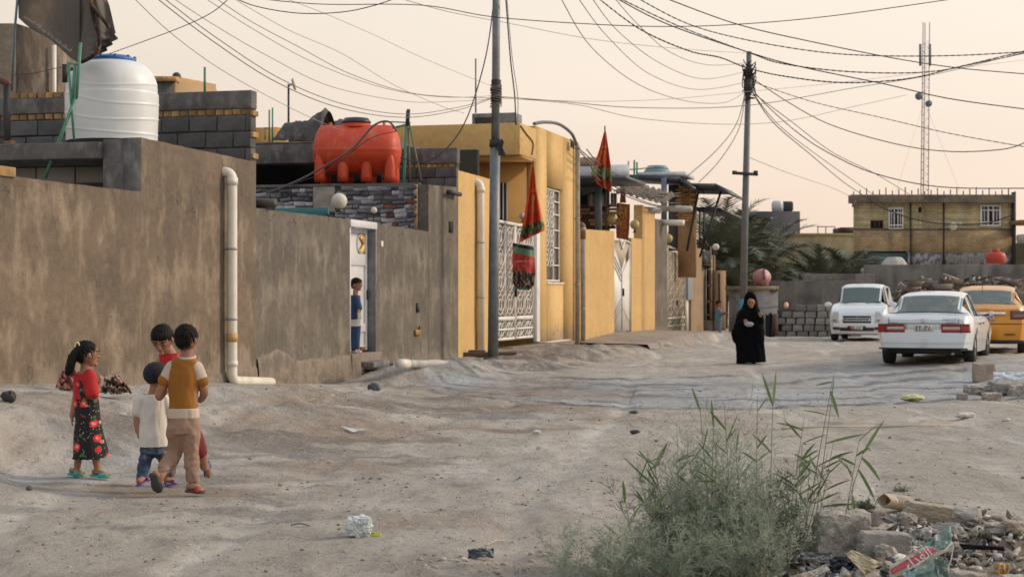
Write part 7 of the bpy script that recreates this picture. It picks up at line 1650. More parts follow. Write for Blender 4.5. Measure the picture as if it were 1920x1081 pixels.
for a,b_,s1 in((j(323,689,0),j(309,713,0),1),(j(368,689,0),j(378,714,.01),-1)):
 k=MB();g.chain(k,[a,a.lerp(b_,.86)],[.056,.054]);g.cloth('cream_sleeve',k,CRM,.007,.005,23);k=MB();g.chain(k,[a.lerp(b_,.95),b_],[.056,.0555]);g.cloth('brown_cuff',k,MUST,.007,.003,24)
k=MB(g.fr);k.tube([tuple(j(350,669,0)+Vector((.062*math.cos(a),.056*math.sin(a),.012*math.sin(a))))for a in[i*math.pi/10 for i in range(21)]],.012,8);k.build('cream_collar',CRM,g.t,smooth=True)
k=MB();g.torso(k,[(j(344,780),.118,.10),(j(345,800),.122,.105),(j(345,812),.118,.10)],24);g.chain(k,[j(332,806,.0),j(324,850,.05),j(311,876,-.06)],[.084,.068,.056]);g.chain(k,[j(358,806,0),j(359,850,0),j(361,903,0)],[.084,.064,.052]);g.cloth('tan_trousers',k,TAN,.008,.022,25,vert=(9,9),clip=[(j(0,902),Vector((0,0,-1)))])
k=MB(g.fr);k.tube([tuple(j(309,880,-.08)+Vector((.05*math.cos(a),.042*math.sin(a),.02*math.cos(a))))for a in[i*math.pi/8 for i in range(17)]],.012,8);k.build('rolled_cuff',TAN,g.t,smooth=True)
# child at the white door
g=Fig('person','child in a blue shirt and jeans peeking out of the white door',668,661,30.9);j=g.j
BLUC=mat('blue_cotton',(.03,.07,.17),.9,c2=(.02,.05,.12),sc=8)
c=j(667,533,.2);g.head(c,.118,(.85,-.35),.1,'fringe');g.chain(g.mb,[j(665,545,.2),j(665,556,.2)],[.05,.055])
g.torso(g.mb,[(j(664,556,.2),.09,.07),(j(664,580,.2),.09,.08),(j(664,606,.2),.085,.08)]);g.chain(g.mb,[j(669,560,.1),j(673,577,.06),j(671,589,.0)],[.045,.036,.026]);g.hand(g.mb,j(671,589,0),(.3,0,-1),(1,0,0),.085)
for x in(662,667):g.chain(g.mb,[j(x,605,.2),j(x,630,.2),j(x+.5,656,.2)],[.075,.055,.035]);g.slipper(j(x-1,660,.2),j(x+9,661,.14),.08,PVC,PVC)
g.finish(.008);k=MB();g.torso(k,[(j(664,553,.2),.095,.085),(j(664,600,.2),.105,.10)]);g.chain(k,[j(668,558,.12),j(674,577,.06)],[.06,.055]);g.cloth('blue_shirt',k,BLUC,.012,.01,2);k=MB();g.torso(k,[(j(665,598,.2),.125,.10),(j(665,612,.2),.125,.10)]);g.cloth('white_shirt_tail',k,WTEE,.012,.008,3);k=MB()
for x in(662,667):g.chain(k,[j(x,608,.2),j(x,632,.2),j(x,655,.2)],[.085,.066,.055])
g.cloth('jeans',k,BLUC,.012,.008,4)
k=MB(g.fr);k.box(.03,.10,-.04,.0,.60,.72);k.build('held_cup',PVC,g.t,bevel=.01)
# far child by the end wall
g=Fig('person','far child in a teal shirt standing at the end wall holding a toy',1348,629,62.5);j=g.j
c=j(1348,569);g.head(c,.12,(.8,-.5),.05,'fringe');g.chain(g.mb,[j(1347,574),j(1347,582)],[.05,.06]);g.torso(g.mb,[(j(1347,580),.12,.08),(j(1347,600),.11,.08)]);g.chain(g.mb,[j(1350,583,-.1),j(1351,592,-.1),j(1355,589,-.1)],[.045,.035,.028]);g.hand(g.mb,j(1355,589,-.1),(1,0,.2),(0,1,0),.09)
for x in(1346,1349):g.chain(g.mb,[j(x,600),j(x,627)],[.075,.04]);g.slipper(j(x-1,628.5),j(x+3,629),.08,SOLE,SOLE)
g.finish(.012);k=MB();g.torso(k,[(j(1347,579),.13,.09),(j(1347,602),.13,.10)]);g.chain(k,[j(1350,583,-.08),j(1351,591,-.1)],[.06,.055]);g.cloth('teal_shirt',k,mat('teal_cotton',(.07,.20,.24),.85),.014,.01,2);k=MB()
for x in(1346,1349):g.chain(k,[j(x,602),j(x,624)],[.085,.06])
g.cloth('jeans',k,mat('pale_jeans',(.10,.17,.23),.85),.014,.008,4);k=MB(g.fr);k.box(.1,.3,-.2,-.12,.78,.86);k.build('held_toy',mat('toy_maroon',(.18,.04,.05),.6),g.t,bevel=.01)
# woman in black
ABY=mat('black_abaya',(.003,.003,.0035),.9,c2=(.006,.006,.007),sc=4,spec=.08)
g=Fig('person','woman in a full black abaya walking towards the camera holding a pale purse',1405,681,37.6);j=g.j
c=j(1408,568,-.06);g.head(c,.118,(-.12,-1),.05,hair=None);g.chain(g.mb,[j(1407,578),j(1406,592)],[.055,.06])
g.torso(g.mb,[(j(1405,590),.17,.09),(j(1405,630),.16,.11),(j(1405,650),.15,.11)])
g.chain(g.mb,[j(1392,590),j(1387,606,-.08),j(1395,600,-.24)],[.05,.042,.03]);g.hand(g.mb,j(1394,600,-.25),(.5,-.3,-.6),(0,1,0),.11,.7)
g.chain(g.mb,[j(1419,590),j(1425,604,-.08),j(1423,591,-.24)],[.05,.042,.03]);g.hand(g.mb,j(1423,592,-.24),(-.2,-.4,.6),(0,1,0),.10,.8)
for x,dy in((1398,-.10),(1413,.08)):g.chain(g.mb,[j(x,650,dy),j(x,676,dy)],[.08,.04]);g.slipper(j(x,680.5,dy+.05),j(x-1,681,dy-.2),.09,BLUR,BLUR)
g.finish(.009)
k=MB()
lv=[(j(1407.5,548,.02),.045,.06),(j(1407.5,553,.02),.105,.12),(j(1408,562,.04),.140,.15),(j(1407,576,.05),.175,.165),(j(1406,586,.03),.27,.17),(j(1405,600,0),.31,.20),(j(1405,620,-.01),.335,.23),(j(1405,640,0),.32,.25),(j(1407,660,0),.31,.27),(j(1408,681,0),.33,.30)]
g.torso(k,lv,34);g.chain(k,[j(1390,592),j(1385,608,-.06),j(1390,603,-.17)],[.10,.10,.075]);g.chain(k,[j(1421,592),j(1426,604,-.06),j(1424,594,-.17)],[.10,.09,.07]);g.chain(k,[j(1384,606,-.02),j(1380,625,0),j(1380,640,.02)],[.08,.10,.05])
ab=g.cloth('abaya',k,ABY,.014,.055,31,vert=(6,.7),smooth=2,clip=[(j(1408,679),Vector((.06,0,-1)))])
me=ab.data;bm=bmesh.new();bm.from_mesh(me);A_=MW[g.t.name].inverted()@g.fr;fc=A_@j(1408,569,-.15)
dl=[f for f in bm.faces if abs((f.calc_center_median().x-fc.x)/.062)**2+abs((f.calc_center_median().z-fc.z)/.098)**2<1 and f.calc_center_median().y<0]
bmesh.ops.delete(bm,geom=dl,context='FACES');bm.to_mesh(me);bm.free()
k=MB(g.fr);k.ball(tuple(j(1401,607,-.30)),.10,14,10,1.0,.3,.55);k.build('purse',mat('pale_lilac',(.34,.30,.40),.6),g.t,smooth=True)
k=MB();k.grid(lambda u,v:(P(1436+16*u,600,63.5).x,63.5+.06*math.sin(u*14+v*2),P(0,588+47*v,63.5).z-.05*math.sin(u*9)),24,6);k.build('dark_curtain',mat('black_cloth',(.012,.012,.014),.9),None,solid=.02,label='black cloth hung across the yard entrance right of the woman',cat='cloth',kind='thing')
# cables
CB=mat('black_cable',(.014,.014,.016),.6);CG=mat('grey_cable',(.16,.145,.135),.7);CP=mat('pale_cable',(.30,.27,.25),.7)
def cable(pts,Y0,Y1,w,m,label,name='power_cable',grp=None,twist=False):
 xs_=[p[0]for p in pts];n=len(pts);L_=[0]
 for i in range(1,n):L_.append(L_[-1]+math.hypot(pts[i][0]-pts[i-1][0],pts[i][1]-pts[i-1][1]))
 Q=[]
 for i,p in enumerate(pts):
  f=L_[i]/L_[-1];Y=1/((1-f)/Y0+f/Y1);Q.append(P(p[0],p[1],Y))
 sp=smooth_pts(Q,7);ys=[q.y for q in sp];k=MB();rs=[w*.42*y/F for y in ys];mid=sorted(rs)[len(rs)//2]
 if twist:
  for ph in(0,math.pi):
   fine=[]
   for i in range(len(sp)-1):
    for t in(0,.25,.5,.75):fine.append(sp[i].lerp(sp[i+1],t))
   k.tube([q+Vector((0,math.cos(ph+i*1.25),math.sin(ph+i*1.25)))*mid*.9 for i,q in enumerate(fine)],mid*.8,4)
 else:k.tube(sp,mid,5)
 return k.build(name,m,None,label=label,cat='cable',group=grp,kind='thing')
K=cable
K([(205,101),(330,55),(395,25),(432,-5)],23.5,20,2,CB,'black cable rising from the white tank lid to the upper edge of the sky')
K([(430,-8),(480,12),(560,25),(640,23),(700,11),(750,-6)],22,22,2.2,CB,'brownish black cable dipping in a short loop at the top of the sky')
K([(470,-4),(600,8),(790,10),(925,32),(1100,45),(1240,50),(1380,46),(1560,30),(1830,-8)],26,26,2,CB,'long black cable crossing behind the near pole and dipping over the middle of the sky')
K([(740,-6),(840,22),(960,45),(1120,75),(1280,92),(1402,100)],34,60,1.2,CG,'thin grey cable running to the top of the farther pole')
fan=[[(250,-4),(330,70),(430,140),(560,210),(640,245)],[(290,-6),(400,78),(520,155),(640,203),(760,220),(860,206),(922,185)],[(303,-6),(410,74),(530,150),(650,197),(765,214),(865,200),(922,183)],[(320,-6),(400,46),(500,104),(620,162),(760,190),(850,190),(922,186)],[(380,-6),(480,58),(590,118),(720,165),(830,182),(922,180)],[(432,-6),(540,56),(640,100),(740,160),(830,200),(870,212)],[(530,-4),(600,22),(700,65),(800,112),(925,163)],[(400,-6),(470,40),(560,88),(660,140),(780,176),(922,184)]]
fl=['lowest grey cable of the fan, ending behind the red tank','heavier grey cable of the sagging pair reaching the near pole windings','upper cable of the sagging grey pair reaching the near pole windings','grey cable sagging just above the pair towards the near pole','fourth grey cable up in the fan to the near pole','grey cable crossing the fan downward behind the pole frame','uppermost thin grey cable of the fan to the near pole','grey cable with a small clip in the middle of the fan']
for i,f in enumerate(fan):K(f,20+i,36.2,(1.6,2.0,1.8,1.5,1.5,1.2,1.1,1.6)[i],CG if i in(1,2,7)else CP,fl[i],grp='cables fanning out to the near pole')
K([(927,-8),(912,100),(880,210),(845,270),(800,303),(750,296)],36,34,3,CB,'thick black cable dropping left from the near pole to the block wall')
K([(948,-8),(957,110),(965,180),(967,234)],36.2,37.5,3,CB,'black cable dropping right of the near pole to the ochre roof');K([(950,-8),(960,105),(971,185),(969,234)],36.4,37.5,1.6,CG,'thin grey cable beside the black drop right of the near pole')
K([(935,181),(1050,190),(1200,202),(1400,198),(1600,165),(1760,138),(1925,97)],36.2,45,1.6,CG,'grey cable sagging from the near pole past the farther pole to the right edge')
K([(935,183),(1080,196),(1200,222),(1360,233),(1480,226),(1600,200),(1700,178)],36.2,60,1.2,CG,'thin grey cable sagging lowest between the two poles')
K([(935,184),(1100,190),(1250,186),(1400,172),(1600,152),(1925,112)],36.2,60,1.0,CP,'faint pale cable between the poles above the grey ones')
fan=[[(1050,-6),(1110,90),(1200,160),(1290,190),(1360,192),(1398,172)],[(1082,-6),(1140,70),(1220,140),(1310,168),(1396,155)],[(1108,-6),(1160,60),(1240,120),(1320,148),(1396,135)],[(1150,-6),(1200,50),(1260,100),(1330,122),(1398,118)]]
fl=['lowest grey cable swinging down left into the farther pole','second lowest grey cable swinging into the farther pole','third grey cable swinging into the farther pole','uppermost grey cable swinging into the farther pole']
for i,f in enumerate(fan):K(f,30,60,1.5,CG,fl[i],grp='grey cables swinging into the farther pole')
K([(1118,-6),(1200,55),(1290,95),(1350,108),(1400,127),(1470,143),(1580,155),(1700,148),(1800,125),(1925,95)],34,38,2.2,CB,'twisted black cable sagging low across the right sky',twist=True)
K([(1150,-6),(1250,45),(1400,97),(1500,125),(1660,158),(1780,185),(1925,205)],34,38,2.6,CB,'heavy black cable passing the farther pole top and falling to the right edge')
K([(1155,-6),(1270,48),(1402,98),(1470,120),(1600,135),(1740,135),(1850,115),(1925,99)],34,40,2.0,CB,'twisted black cable rising again to the right edge',twist=True)
K([(1190,-6),(1290,45),(1400,75),(1540,98),(1660,105),(1800,104),(1925,97)],32,38,1.9,CB,'twisted black cable nearly level in the right sky',twist=True)
K([(1240,-6),(1380,45),(1520,78),(1680,110),(1800,128),(1925,139)],30,36,2.5,CB,'uppermost heavy black cable running down to the right edge')
K([(1405,143),(1480,193),(1560,235),(1680,270),(1780,284),(1880,280),(1925,266)],60,48,2.2,CB,'black cable hanging in a wide curve right of the farther pole')
K([(1410,153),(1520,190),(1650,220),(1780,250),(1925,276)],60,50,1.5,CG,'thin straight grey cable falling right from the farther pole',twist=True)
K([(1408,165),(1440,200),(1500,252),(1560,290),(1640,325),(1760,350),(1925,353)],60,50,2.2,CB,'lowest wide black curve right of the farther pole above the brick house')
K([(1408,168),(1450,230),(1520,290),(1580,340),(1625,370)],60,96,2.0,CB,'steepest black service line from the farther pole to the brick house');K([(1408,170),(1462,236),(1545,300),(1645,370)],60,96,1.6,CB,'middle black service line from the farther pole to the brick house');K([(1408,172),(1480,225),(1560,285),(1640,325),(1705,364)],60,96,1.6,CB,'right hand black service line from the farther pole to the brick house')
K([(1622,368),(1660,392),(1720,412),(1780,420),(1850,418),(1905,400)],97,97,2.6,CB,'thick black cable looped across the front of the brick house')
K([(1398,168),(1382,230),(1345,280),(1288,331)],60,56,2.0,CG,'outer grey drop line from the farther pole to the metal canopies');K([(1397,174),(1386,240),(1350,300),(1310,342)],60,56,2.0,CG,'inner grey drop line from the farther pole to the metal canopies')
K([(1404,295),(1480,325),(1560,352),(1602,372)],60,96,1.0,CG,'thin grey line from mid height of the farther pole to the brick house')
K([(22,141),(60,138),(105,128),(130,124)],26,24.5,1.6,CB,'short black cable running level behind the green poles')
# shrub, reeds, grass
def twig_mesh(base_pts,r,nst,L0,L1,ntw,nn,spread,w0=.0016,up=.8):
 V=[];Fs=[]
 def strip(a,b,w):
  d=(b-a).normalized();sd=d.cross(Vector((r.uniform(-1,1),r.uniform(-1,1),r.uniform(-.3,.3)))).normalized()*w;k=len(V);V.extend([a-sd,a+sd,b+sd*.4,b-sd*.4]);Fs.append((k,k+1,k+2,k+3))
 for i in range(nst):
  b=base_pts();az=r.uniform(0,6.283);tl=r.uniform(0,spread);d=Vector((math.cos(az)*tl,math.sin(az)*tl,up)).normalized();L_=r.uniform(L0,L1);n=9;c=b.copy();pts=[c.copy()]
  for q in range(n):
   d=(d+Vector((r.uniform(-.12,.12),r.uniform(-.12,.12),r.uniform(-.08,.05)))).normalized();c=c+d*L_/n;pts.append(c.copy())
  for q in range(n):strip(pts[q],pts[q+1],w0*1.4*(1.3-q/n))
  for q in range(ntw):
   f=r.uniform(.18,1)*n*.999;k_=int(f);p=pts[k_].lerp(pts[k_+1],f-k_);dd=(d*.6+Vector((r.gauss(0,1),r.gauss(0,1),r.gauss(.3,.7))).normalized()*.75).normalized();l=L_*r.uniform(.10,.26)*(1.25-f/n*.6);e=p+dd*l;strip(p,e,w0*.8)
   for m_ in range(nn):
    u=r.uniform(.15,1);p2=p.lerp(e,u);d2=(dd*1.0+Vector((r.gauss(0,.6),r.gauss(0,.6),r.gauss(0,.6)))).normalized();strip(p2,p2+d2*r.uniform(.012,.035),w0*.85)
 return V,Fs
SAGE=mat('sage_twigs',(.30,.355,.265),.85,c2=(.39,.43,.345),sc=2.2,lo=.4,hi=.6,c3=(.16,.195,.15),sc3=5,str3=(1,1,1),lo3=.5,hi3=.65);SAGED=mat('dark_green_twigs',(.085,.11,.075),.85,c2=(.13,.15,.11),sc=3)
r=random.Random(77)
def basef(cx,cy,rx,ry):
 def f():
  a=r.uniform(0,6.283);q=math.sqrt(r.random());x=cx+rx*q*math.cos(a);y=cy+ry*q*math.sin(a);return Vector((x,y,gz1(x,y)-.02))
 return f
sc_=thing('tamarisk_shrub','large feathery grey green shrub at the lower centre with reeds growing through it','shrub',(1.15,9.45,gz1(1.15,9.45)))
for nm,bf,a in(('foliage',basef(1.16,9.45,.40,.34),(105,.34,.70,26,7,.62)),('foliage',basef(.92,9.1,.46,.30),(90,.22,.46,30,7,1.0)),('foliage',basef(1.24,9.2,.24,.30),(60,.26,.52,26,7,.5))):
 V,Fs=twig_mesh(bf,r,*a);k=MB();k.add(V,Fs);k.build(nm,SAGE,sc_,kind='stuff')
V,Fs=twig_mesh(basef(1.15,9.5,.45,.25),r,90,.30,.62,26,6,.6);k=MB();k.add(V,Fs);k.build('shade_dark_foliage',SAGED,sc_,kind='stuff')  # darker twig colour stands in for the shade inside the shrub
V,Fs=twig_mesh(basef(1.10,9.4,.28,.2),r,40,.72,1.02,24,6,.30,.0013);k=MB();k.add(V,Fs);k.build('tall_sprays',SAGE,sc_,kind='stuff')
s2=thing('tamarisk_shrub','smaller sparse feathery shrub left of the large one at the lower edge','shrub',(.38,8.9,gz1(.38,8.9)))
V,Fs=twig_mesh(basef(.42,8.85,.22,.22),r,46,.16,.40,24,6,1.0);k=MB();k.add(V,Fs);k.build('foliage',SAGE,s2,kind='stuff')
GRS=mat('grass_green',(.07,.11,.05),.8,c2=(.13,.16,.09),sc=8)
V,Fs=twig_mesh(basef(GP(1690,921).x,GP(1690,921).y,.05,.04),r,60,.04,.09,3,1,.9,.0016);k=MB();k.add(V,Fs);k.build('grass_tuft',GRS,None,label='small green grass tuft growing on the crest of the rubble',cat='grass tuft',kind='thing')
gx=GP(1625,955);V,Fs=twig_mesh(basef(gx.x,gx.y,.05,.04),r,60,.05,.10,6,3,.9,.002);k=MB();k.add(V,Fs);k.build('weed_clump',SAGED,None,label='low dark green weed between the big lump and the rusty container',cat='weed',kind='thing')
RDG=mat('reed_green',(.11,.20,.065),.6,c2=(.17,.25,.10),sc=3);RDS=mat('reed_stem',(.16,.17,.09),.7,c2=(.10,.08,.05),sc=4)
def leaf_m(k,a,d,L_,w,droop,r):
 d=Vector(d).normalized();sd=d.cross(Vector((0,1,.2))).normalized();sd=(sd+Vector((0,r.uniform(-.5,.5),0))).normalized();c=Vector(a);rows=[]
 for i in range(9):
  f=i/8;ww=w*(math.sin(math.pi*min(1,f*.88+.12))**.75)if i<8 else 0;rows.append((c-sd*ww,c+Vector((0,.15*ww,-.1*ww)),c+sd*ww));d=(d+Vector((0,0,-droop/8))).normalized();c=c+d*L_/8
 V=[q for row in rows for q in row];Fs=[(i*3+j,i*3+j+1,i*3+j+4,i*3+j+3)for i in range(8)for j in(0,1)];k.add(V,Fs)
def reed(p0,p1,Y,leaves,label,bend=0,w=.0028):
 b=P(p0[0],p0[1],Y);b.z=gz1(b.x,b.y)-.01;tp=P(p1[0],p1[1],Y+.05);mid=b.lerp(tp,.5)+Vector((bend,0,0));pts=smooth_pts([b,mid,tp],8)
 t=thing('reed',label,'reed',b,WORLD,'reeds growing out of the shrub');k=MB();k.tube(pts,[w*(1.2-.7*i/(len(pts)-1))for i in range(len(pts))],6);k.build('stalk',RDS,t)
 for(f,dx,dz,L_,w_,dr)in leaves:
  i=min(int(f*(len(pts)-1)),len(pts)-1);k=MB();leaf_m(k,pts[i],(dx,r.uniform(-.3,.3),dz),L_,w_,dr,r);k.build('leaf',RDG,t,smooth=True)
reed((1440,1000),(1449,760),9.5,[(1,-.35,1,.20,.008,.0),(1,.12,1,.20,.009,.0),(.7,-.5,.6,.16,.006,.3),(.5,.6,.5,.16,.006,.4)],'reed with two upright blades at its tip in the middle of the shrub')
reed((1500,1000),(1563,702),9.7,[(.99,-.9,-.2,.10,.006,0),(.93,.25,-.9,.16,.010,-.1),(.75,-1,.3,.14,.004,.2),(.5,.9,.5,.18,.006,.3),(.62,-.6,-.4,.08,.004,0)],'tallest leaning reed with a drooping blade at the tip')
reed((1520,1000),(1560,745),9.75,[(1,.1,1,.13,.003,0),(.7,.9,.3,.24,.007,.15),(.5,-.7,.5,.16,.005,.3)],'thin reed just behind the tallest leaning one')
reed((1560,1000),(1618,850),9.6,[(1,.65,1,.24,.009,.1),(.98,.7,-.6,.17,.010,.6),(.85,.5,-.8,.20,.009,.3),(.5,.3,-.8,.13,.009,.2)],'arching reed at the right with long blades bending down')
reed((1330,1000),(1338,800),9.4,[(1,-.1,1,.16,.007,.0),(.75,-.6,.8,.14,.006,.2),(.6,.8,.3,.18,.006,.2)],'reed with one slim upright blade left of the middle')
reed((1340,1010),(1313,770),9.3,[(1,-.35,1,.14,.007,0),(.8,.2,1,.12,.004,.2),(.6,-.6,.5,.12,.005,.2)],'dark reed leaning left at the shrub top')
reed((1280,1040),(1225,870),9.2,[(1,-.25,.3,.05,.004,.0),(.97,.45,1,.17,.010,.05),(.6,-.9,.5,.16,.007,.3)],'reed at the left with one broad upright blade')
reed((1200,1060),(1172,940),9.1,[(1,-.1,1,.12,.009,.0),(.7,.5,.9,.12,.008,.1),(.4,-.9,.3,.12,.008,.3)],'short left reed with a broad yellow green blade')
reed((1245,1060),(1215,900),9.0,[(1,-.7,.7,.13,.004,.0),(.7,.7,.9,.12,.009,.1),(.5,-.7,-.3,.10,.007,.2)],'short left reed leaning away with a thin dark tip')
reed((1190,1079),(1155,1000),8.9,[(1,-.8,.6,.09,.005,.0),(.7,-.1,-.9,.07,.007,.2),(.9,.6,.4,.08,.005,.2)],'lowest left reed with drooping blades over the sand')
reed((1480,1000),(1505,830),9.6,[(1,.9,.4,.15,.004,.1),(.7,.5,.8,.12,.010,.3),(.55,-.8,.3,.16,.004,.2)],'brownish reed in the right half of the shrub')
reed((1560,1010),(1530,880),9.8,[(1,-.5,1,.10,.005,.1),(.6,.95,.15,.20,.010,.1),(.45,.8,-.3,.18,.009,.1)],'low reed with flat blades pointing right beside the big lump')
reed((1400,1000),(1380,850),9.35,[(1,.1,1,.13,.006,0),(.8,.5,.8,.15,.004,.2),(.6,-.9,.2,.14,.004,.1)],'slim green reed in the centre of the shrub')
reed((1590,1000),(1600,900),9.55,[(1,-.4,.9,.12,.004,.1),(.8,.15,-1,.12,.010,.2),(.5,.4,.9,.10,.006,.3)],'short reed rising right behind the big concrete lump')
for i in range(16):
 x0=r.uniform(1230,1580);lean=(x0-1400)*.25+r.uniform(-25,25);ht_=r.uniform(110,240)*(1-abs(x0-1430)/420)
 reed((x0,1000),(x0+lean,960-ht_),r.uniform(9.2,9.8),[(r.uniform(.45,.95),r.choice((-1,1))*r.uniform(.3,.9),r.uniform(.2,1),r.uniform(.09,.17),r.uniform(.004,.008),r.uniform(0,.4))for _ in range(4)],'thin reed stem standing among the feathery shrub twigs',w=.0022)
 # rubble heap pieces
CONR=mat('rough_concrete_lump',(.46,.42,.375),.97,c2=(.27,.25,.225),sc=6,lo=.4,hi=.62,c3=(.58,.55,.51),sc3=16,str3=(1,1,1),lo3=.56,hi3=.66,bump=.02,bsc=45,fine=.2,fsc=50)
CONT=mat('tan_stone',(.42,.36,.29),.95,c2=(.27,.23,.19),sc=5,c3=(.36,.30,.2),sc3=8,bump=.01,bsc=40,fine=.12);CONG=mat('grey_stone',(.36,.345,.315),.95,c2=(.22,.21,.195),sc=6,bump=.008,bsc=50,fine=.12)
def chunk(px0,px1,py0,py1,m,label,name='rubble_chunk',cat='rubble',depth=.8,seed=1,boxy=.75,amp=.10,rot=0,dz=0.0,fq=2.0,z=None,sub=4):
 c=GP((px0+px1)/2,py1+3)if z is None else None;Y=c.y;s=F/Y;w=(px1-px0)/s;h=(py1-py0)/s;me=rock_mesh(seed,(w,w*depth,h*1.15),sub,boxy,amp,fq);me.materials.append(m)
 return inst(name,me,Matrix.Translation((c.x,c.y+w*depth*.4,c.z+h*.5+dz))@Matrix.Rotation(rad(rot),4,'Y'),label=label,cat=cat,kind='thing')
def sheet(px0,px1,py0,py1,m,label,name,cat,seed=1,amp=.03,lean=.4,poly=None,nu=26,nv=18,fq=5,zoff=.0,solid=.002,rot=0,Yf=None):
 """crumpled thin sheet lying or leaning"""
 c=GP((px0+px1)/2,py1);Y=Yf or c.y;k=MB()
 def fn(u,v):
  if poly:
   (x0,y0),(x1,y1),(x2,y2),(x3,y3)=poly;px=(x0*(1-u)+x1*u)*(1-v)+(x3*(1-u)+x2*u)*v;py=(y0*(1-u)+y1*u)*(1-v)+(y3*(1-u)+y2*u)*v
  else:px,py=px0+(px1-px0)*u,py0+(py1-py0)*v
  fv=(py1-py)/max(1,py1-py0);n=float(fbm(u*fq+seed,v*fq,seed,4))-.5;n2=abs(float(vnoise(u*fq*1.7+v*3,v*fq-u*4,seed+5))-.5)
  YY=Y+lean*fv*(py1-py0)*Y/F+(n*2-n2)*amp;p=P(px,py,YY);p.z+=zoff+n2*amp*.5;return p
 k.grid(fn,nu,nv);return k.build(name,m,None,smooth=False,solid=solid,label=label,cat=cat,kind='thing')
chunk(1532,1637,946,1034,CONR,'big rounded lump of broken concrete at the right of the shrub',seed=3,boxy=.8,amp=.14,depth=.7)
chunk(1612,1712,998,1044,CONG,'smooth grey brown stone slab in front of the big lump',seed=5,boxy=.7,amp=.08,rot=4,depth=.5)
chunk(1783,1852,1032,1092,CONR,'speckled concrete block with brown end right of the printed bag',seed=7,boxy=.85,amp=.07,rot=6,depth=.7)
chunk(1822,1900,1030,1056,CONT,'flat tan stone lying behind the speckled block',seed=9,boxy=.7,amp=.1,depth=.6)
chunk(1700,1795,950,986,CONT,'brown stone slab under the broken boards',seed=11,boxy=.8,amp=.1,rot=8,depth=.5)
chunk(1640,1690,984,1004,CONT,'small tan stone wedged between lump and slab',seed=13,amp=.15)
chunk(1880,1925,1035,1062,mat('pale_stone',(.42,.38,.31),.9,c2=(.3,.27,.23),sc=8),'pale cream stone at the right end of the heap',seed=15,amp=.12)
chunk(1655,1730,1030,1056,CONG,'dusty grey chunk left under the printed bag',seed=17,amp=.15)
chunk(1770,1800,985,1010,CONR,'rough fist sized chunk behind the printed bag tip',seed=19,amp=.2);chunk(1745,1775,940,962,CONR,'crumbly chunk on the crest right of the cream container',seed=21,amp=.2)
chunk(1855,1915,990,1012,CONR,'crumbly low chunk near the pale pipe ring',seed=25,amp=.2);chunk(1500,1540,1010,1035,CONR,'half buried chunk at the shrub edge left of the big lump',seed=27,amp=.2)
chunk(1400,1441,1062,1088,mat('yellow_foam',(.42,.36,.20),.85,c2=(.33,.28,.16),sc=9),'yellowish foam lump at the lower edge below the shrub',seed=29,amp=.12,name='foam_lump',cat='foam lump')
sheet(1700,1762,992,1036,mat('cloudy_plastic',(.42,.42,.39),.4,c2=(.28,.27,.25),sc=8,alpha=.85),'cloudy crumpled plastic sheet draped over the slab','plastic_sheet','plastic sheet',3,.05,.6)
sheet(1648,1712,972,1002,mat('teal_film',(.17,.24,.22),.45,c2=(.27,.31,.29),sc=9),'dusty teal plastic strip across the heap behind the grey slab','plastic_strip','plastic strip',5,.03,.8,poly=((1648,972),(1660,970),(1712,992),(1700,1003)))
sheet(1582,1650,1030,1076,mat('yellowed_plastic',(.55,.50,.37),.5,c2=(.45,.38,.24),sc=7,c3=(.30,.24,.14),sc3=9),'yellowed curved plastic shard in front of the big lump','plastic_shard','plastic shard',8,.025,.9,poly=((1586,1040),(1597,1030),(1654,1056),(1622,1079)))
sheet(1555,1602,1048,1080,mat('navy_plastic',(.035,.04,.065),.45,c2=(.07,.075,.10),sc=9),'crumpled navy plastic bag left of the yellowed shard','plastic_bag','plastic bag',11,.05,.4)
sheet(1690,1722,962,980,mat('lilac_rag',(.40,.34,.35),.8,c2=(.28,.24,.25),sc=9),'pale lilac folded rag below the cream container','rag','rag',12,.03,.5,poly=((1700,962),(1716,962),(1724,982),(1686,979)))
sheet(1812,1864,960,986,mat('black_rag',(.012,.012,.016),.9),'black cloth strip draped over the right shoulder of the heap','rag','rag',14,.03,.6,poly=((1808,960),(1838,962),(1866,984),(1832,970)))
sheet(1800,1885,1018,1036,mat('black_rag',(.01,.01,.01),.9),'thin black strap lying above the speckled block','strap','strap',15,.03,.5,poly=((1798,1020),(1806,1030),(1884,1033),(1882,1024)),nv=4)
sheet(1714,1740,935,975,mat('dark_board',(.19,.165,.14),.9,c2=(.13,.11,.09),sc=6),'dark broken board standing on the crest beside the cream container','board','board',16,.01,.5,poly=((1716,934),(1742,942),(1738,972),(1718,968)),solid=.012)
sheet(1740,1800,940,978,mat('tan_board',(.27,.22,.165),.9,c2=(.20,.165,.125),sc=6),'tan broken board leaning down the right of the crest','board','board',17,.01,.5,poly=((1742,940),(1752,942),(1800,972),(1744,974)),solid=.012)
sheet(1520,1550,1058,1078,mat('pale_tile',(.38,.36,.33),.7),'pale tile shard at the lower left of the heap','tile_shard','tile shard',18,.01,.8,poly=((1508,1076),(1548,1058),(1556,1068),(1530,1082)),solid=.01)
sheet(1500,1560,1036,1056,mat('grey_film',(.30,.32,.32),.4,c2=(.2,.21,.2),sc=9),'grey shiny plastic film under the big lump','plastic_film','plastic film',19,.04,.6)
rr=random.Random(44);cm_=[]
for i in range(6):
 me=rock_mesh(200+i,(.11,.08,.06),3,.6,.2,2.4);me.materials.append((CONR,CONT,CONG)[i%3]);cm_.append(me)
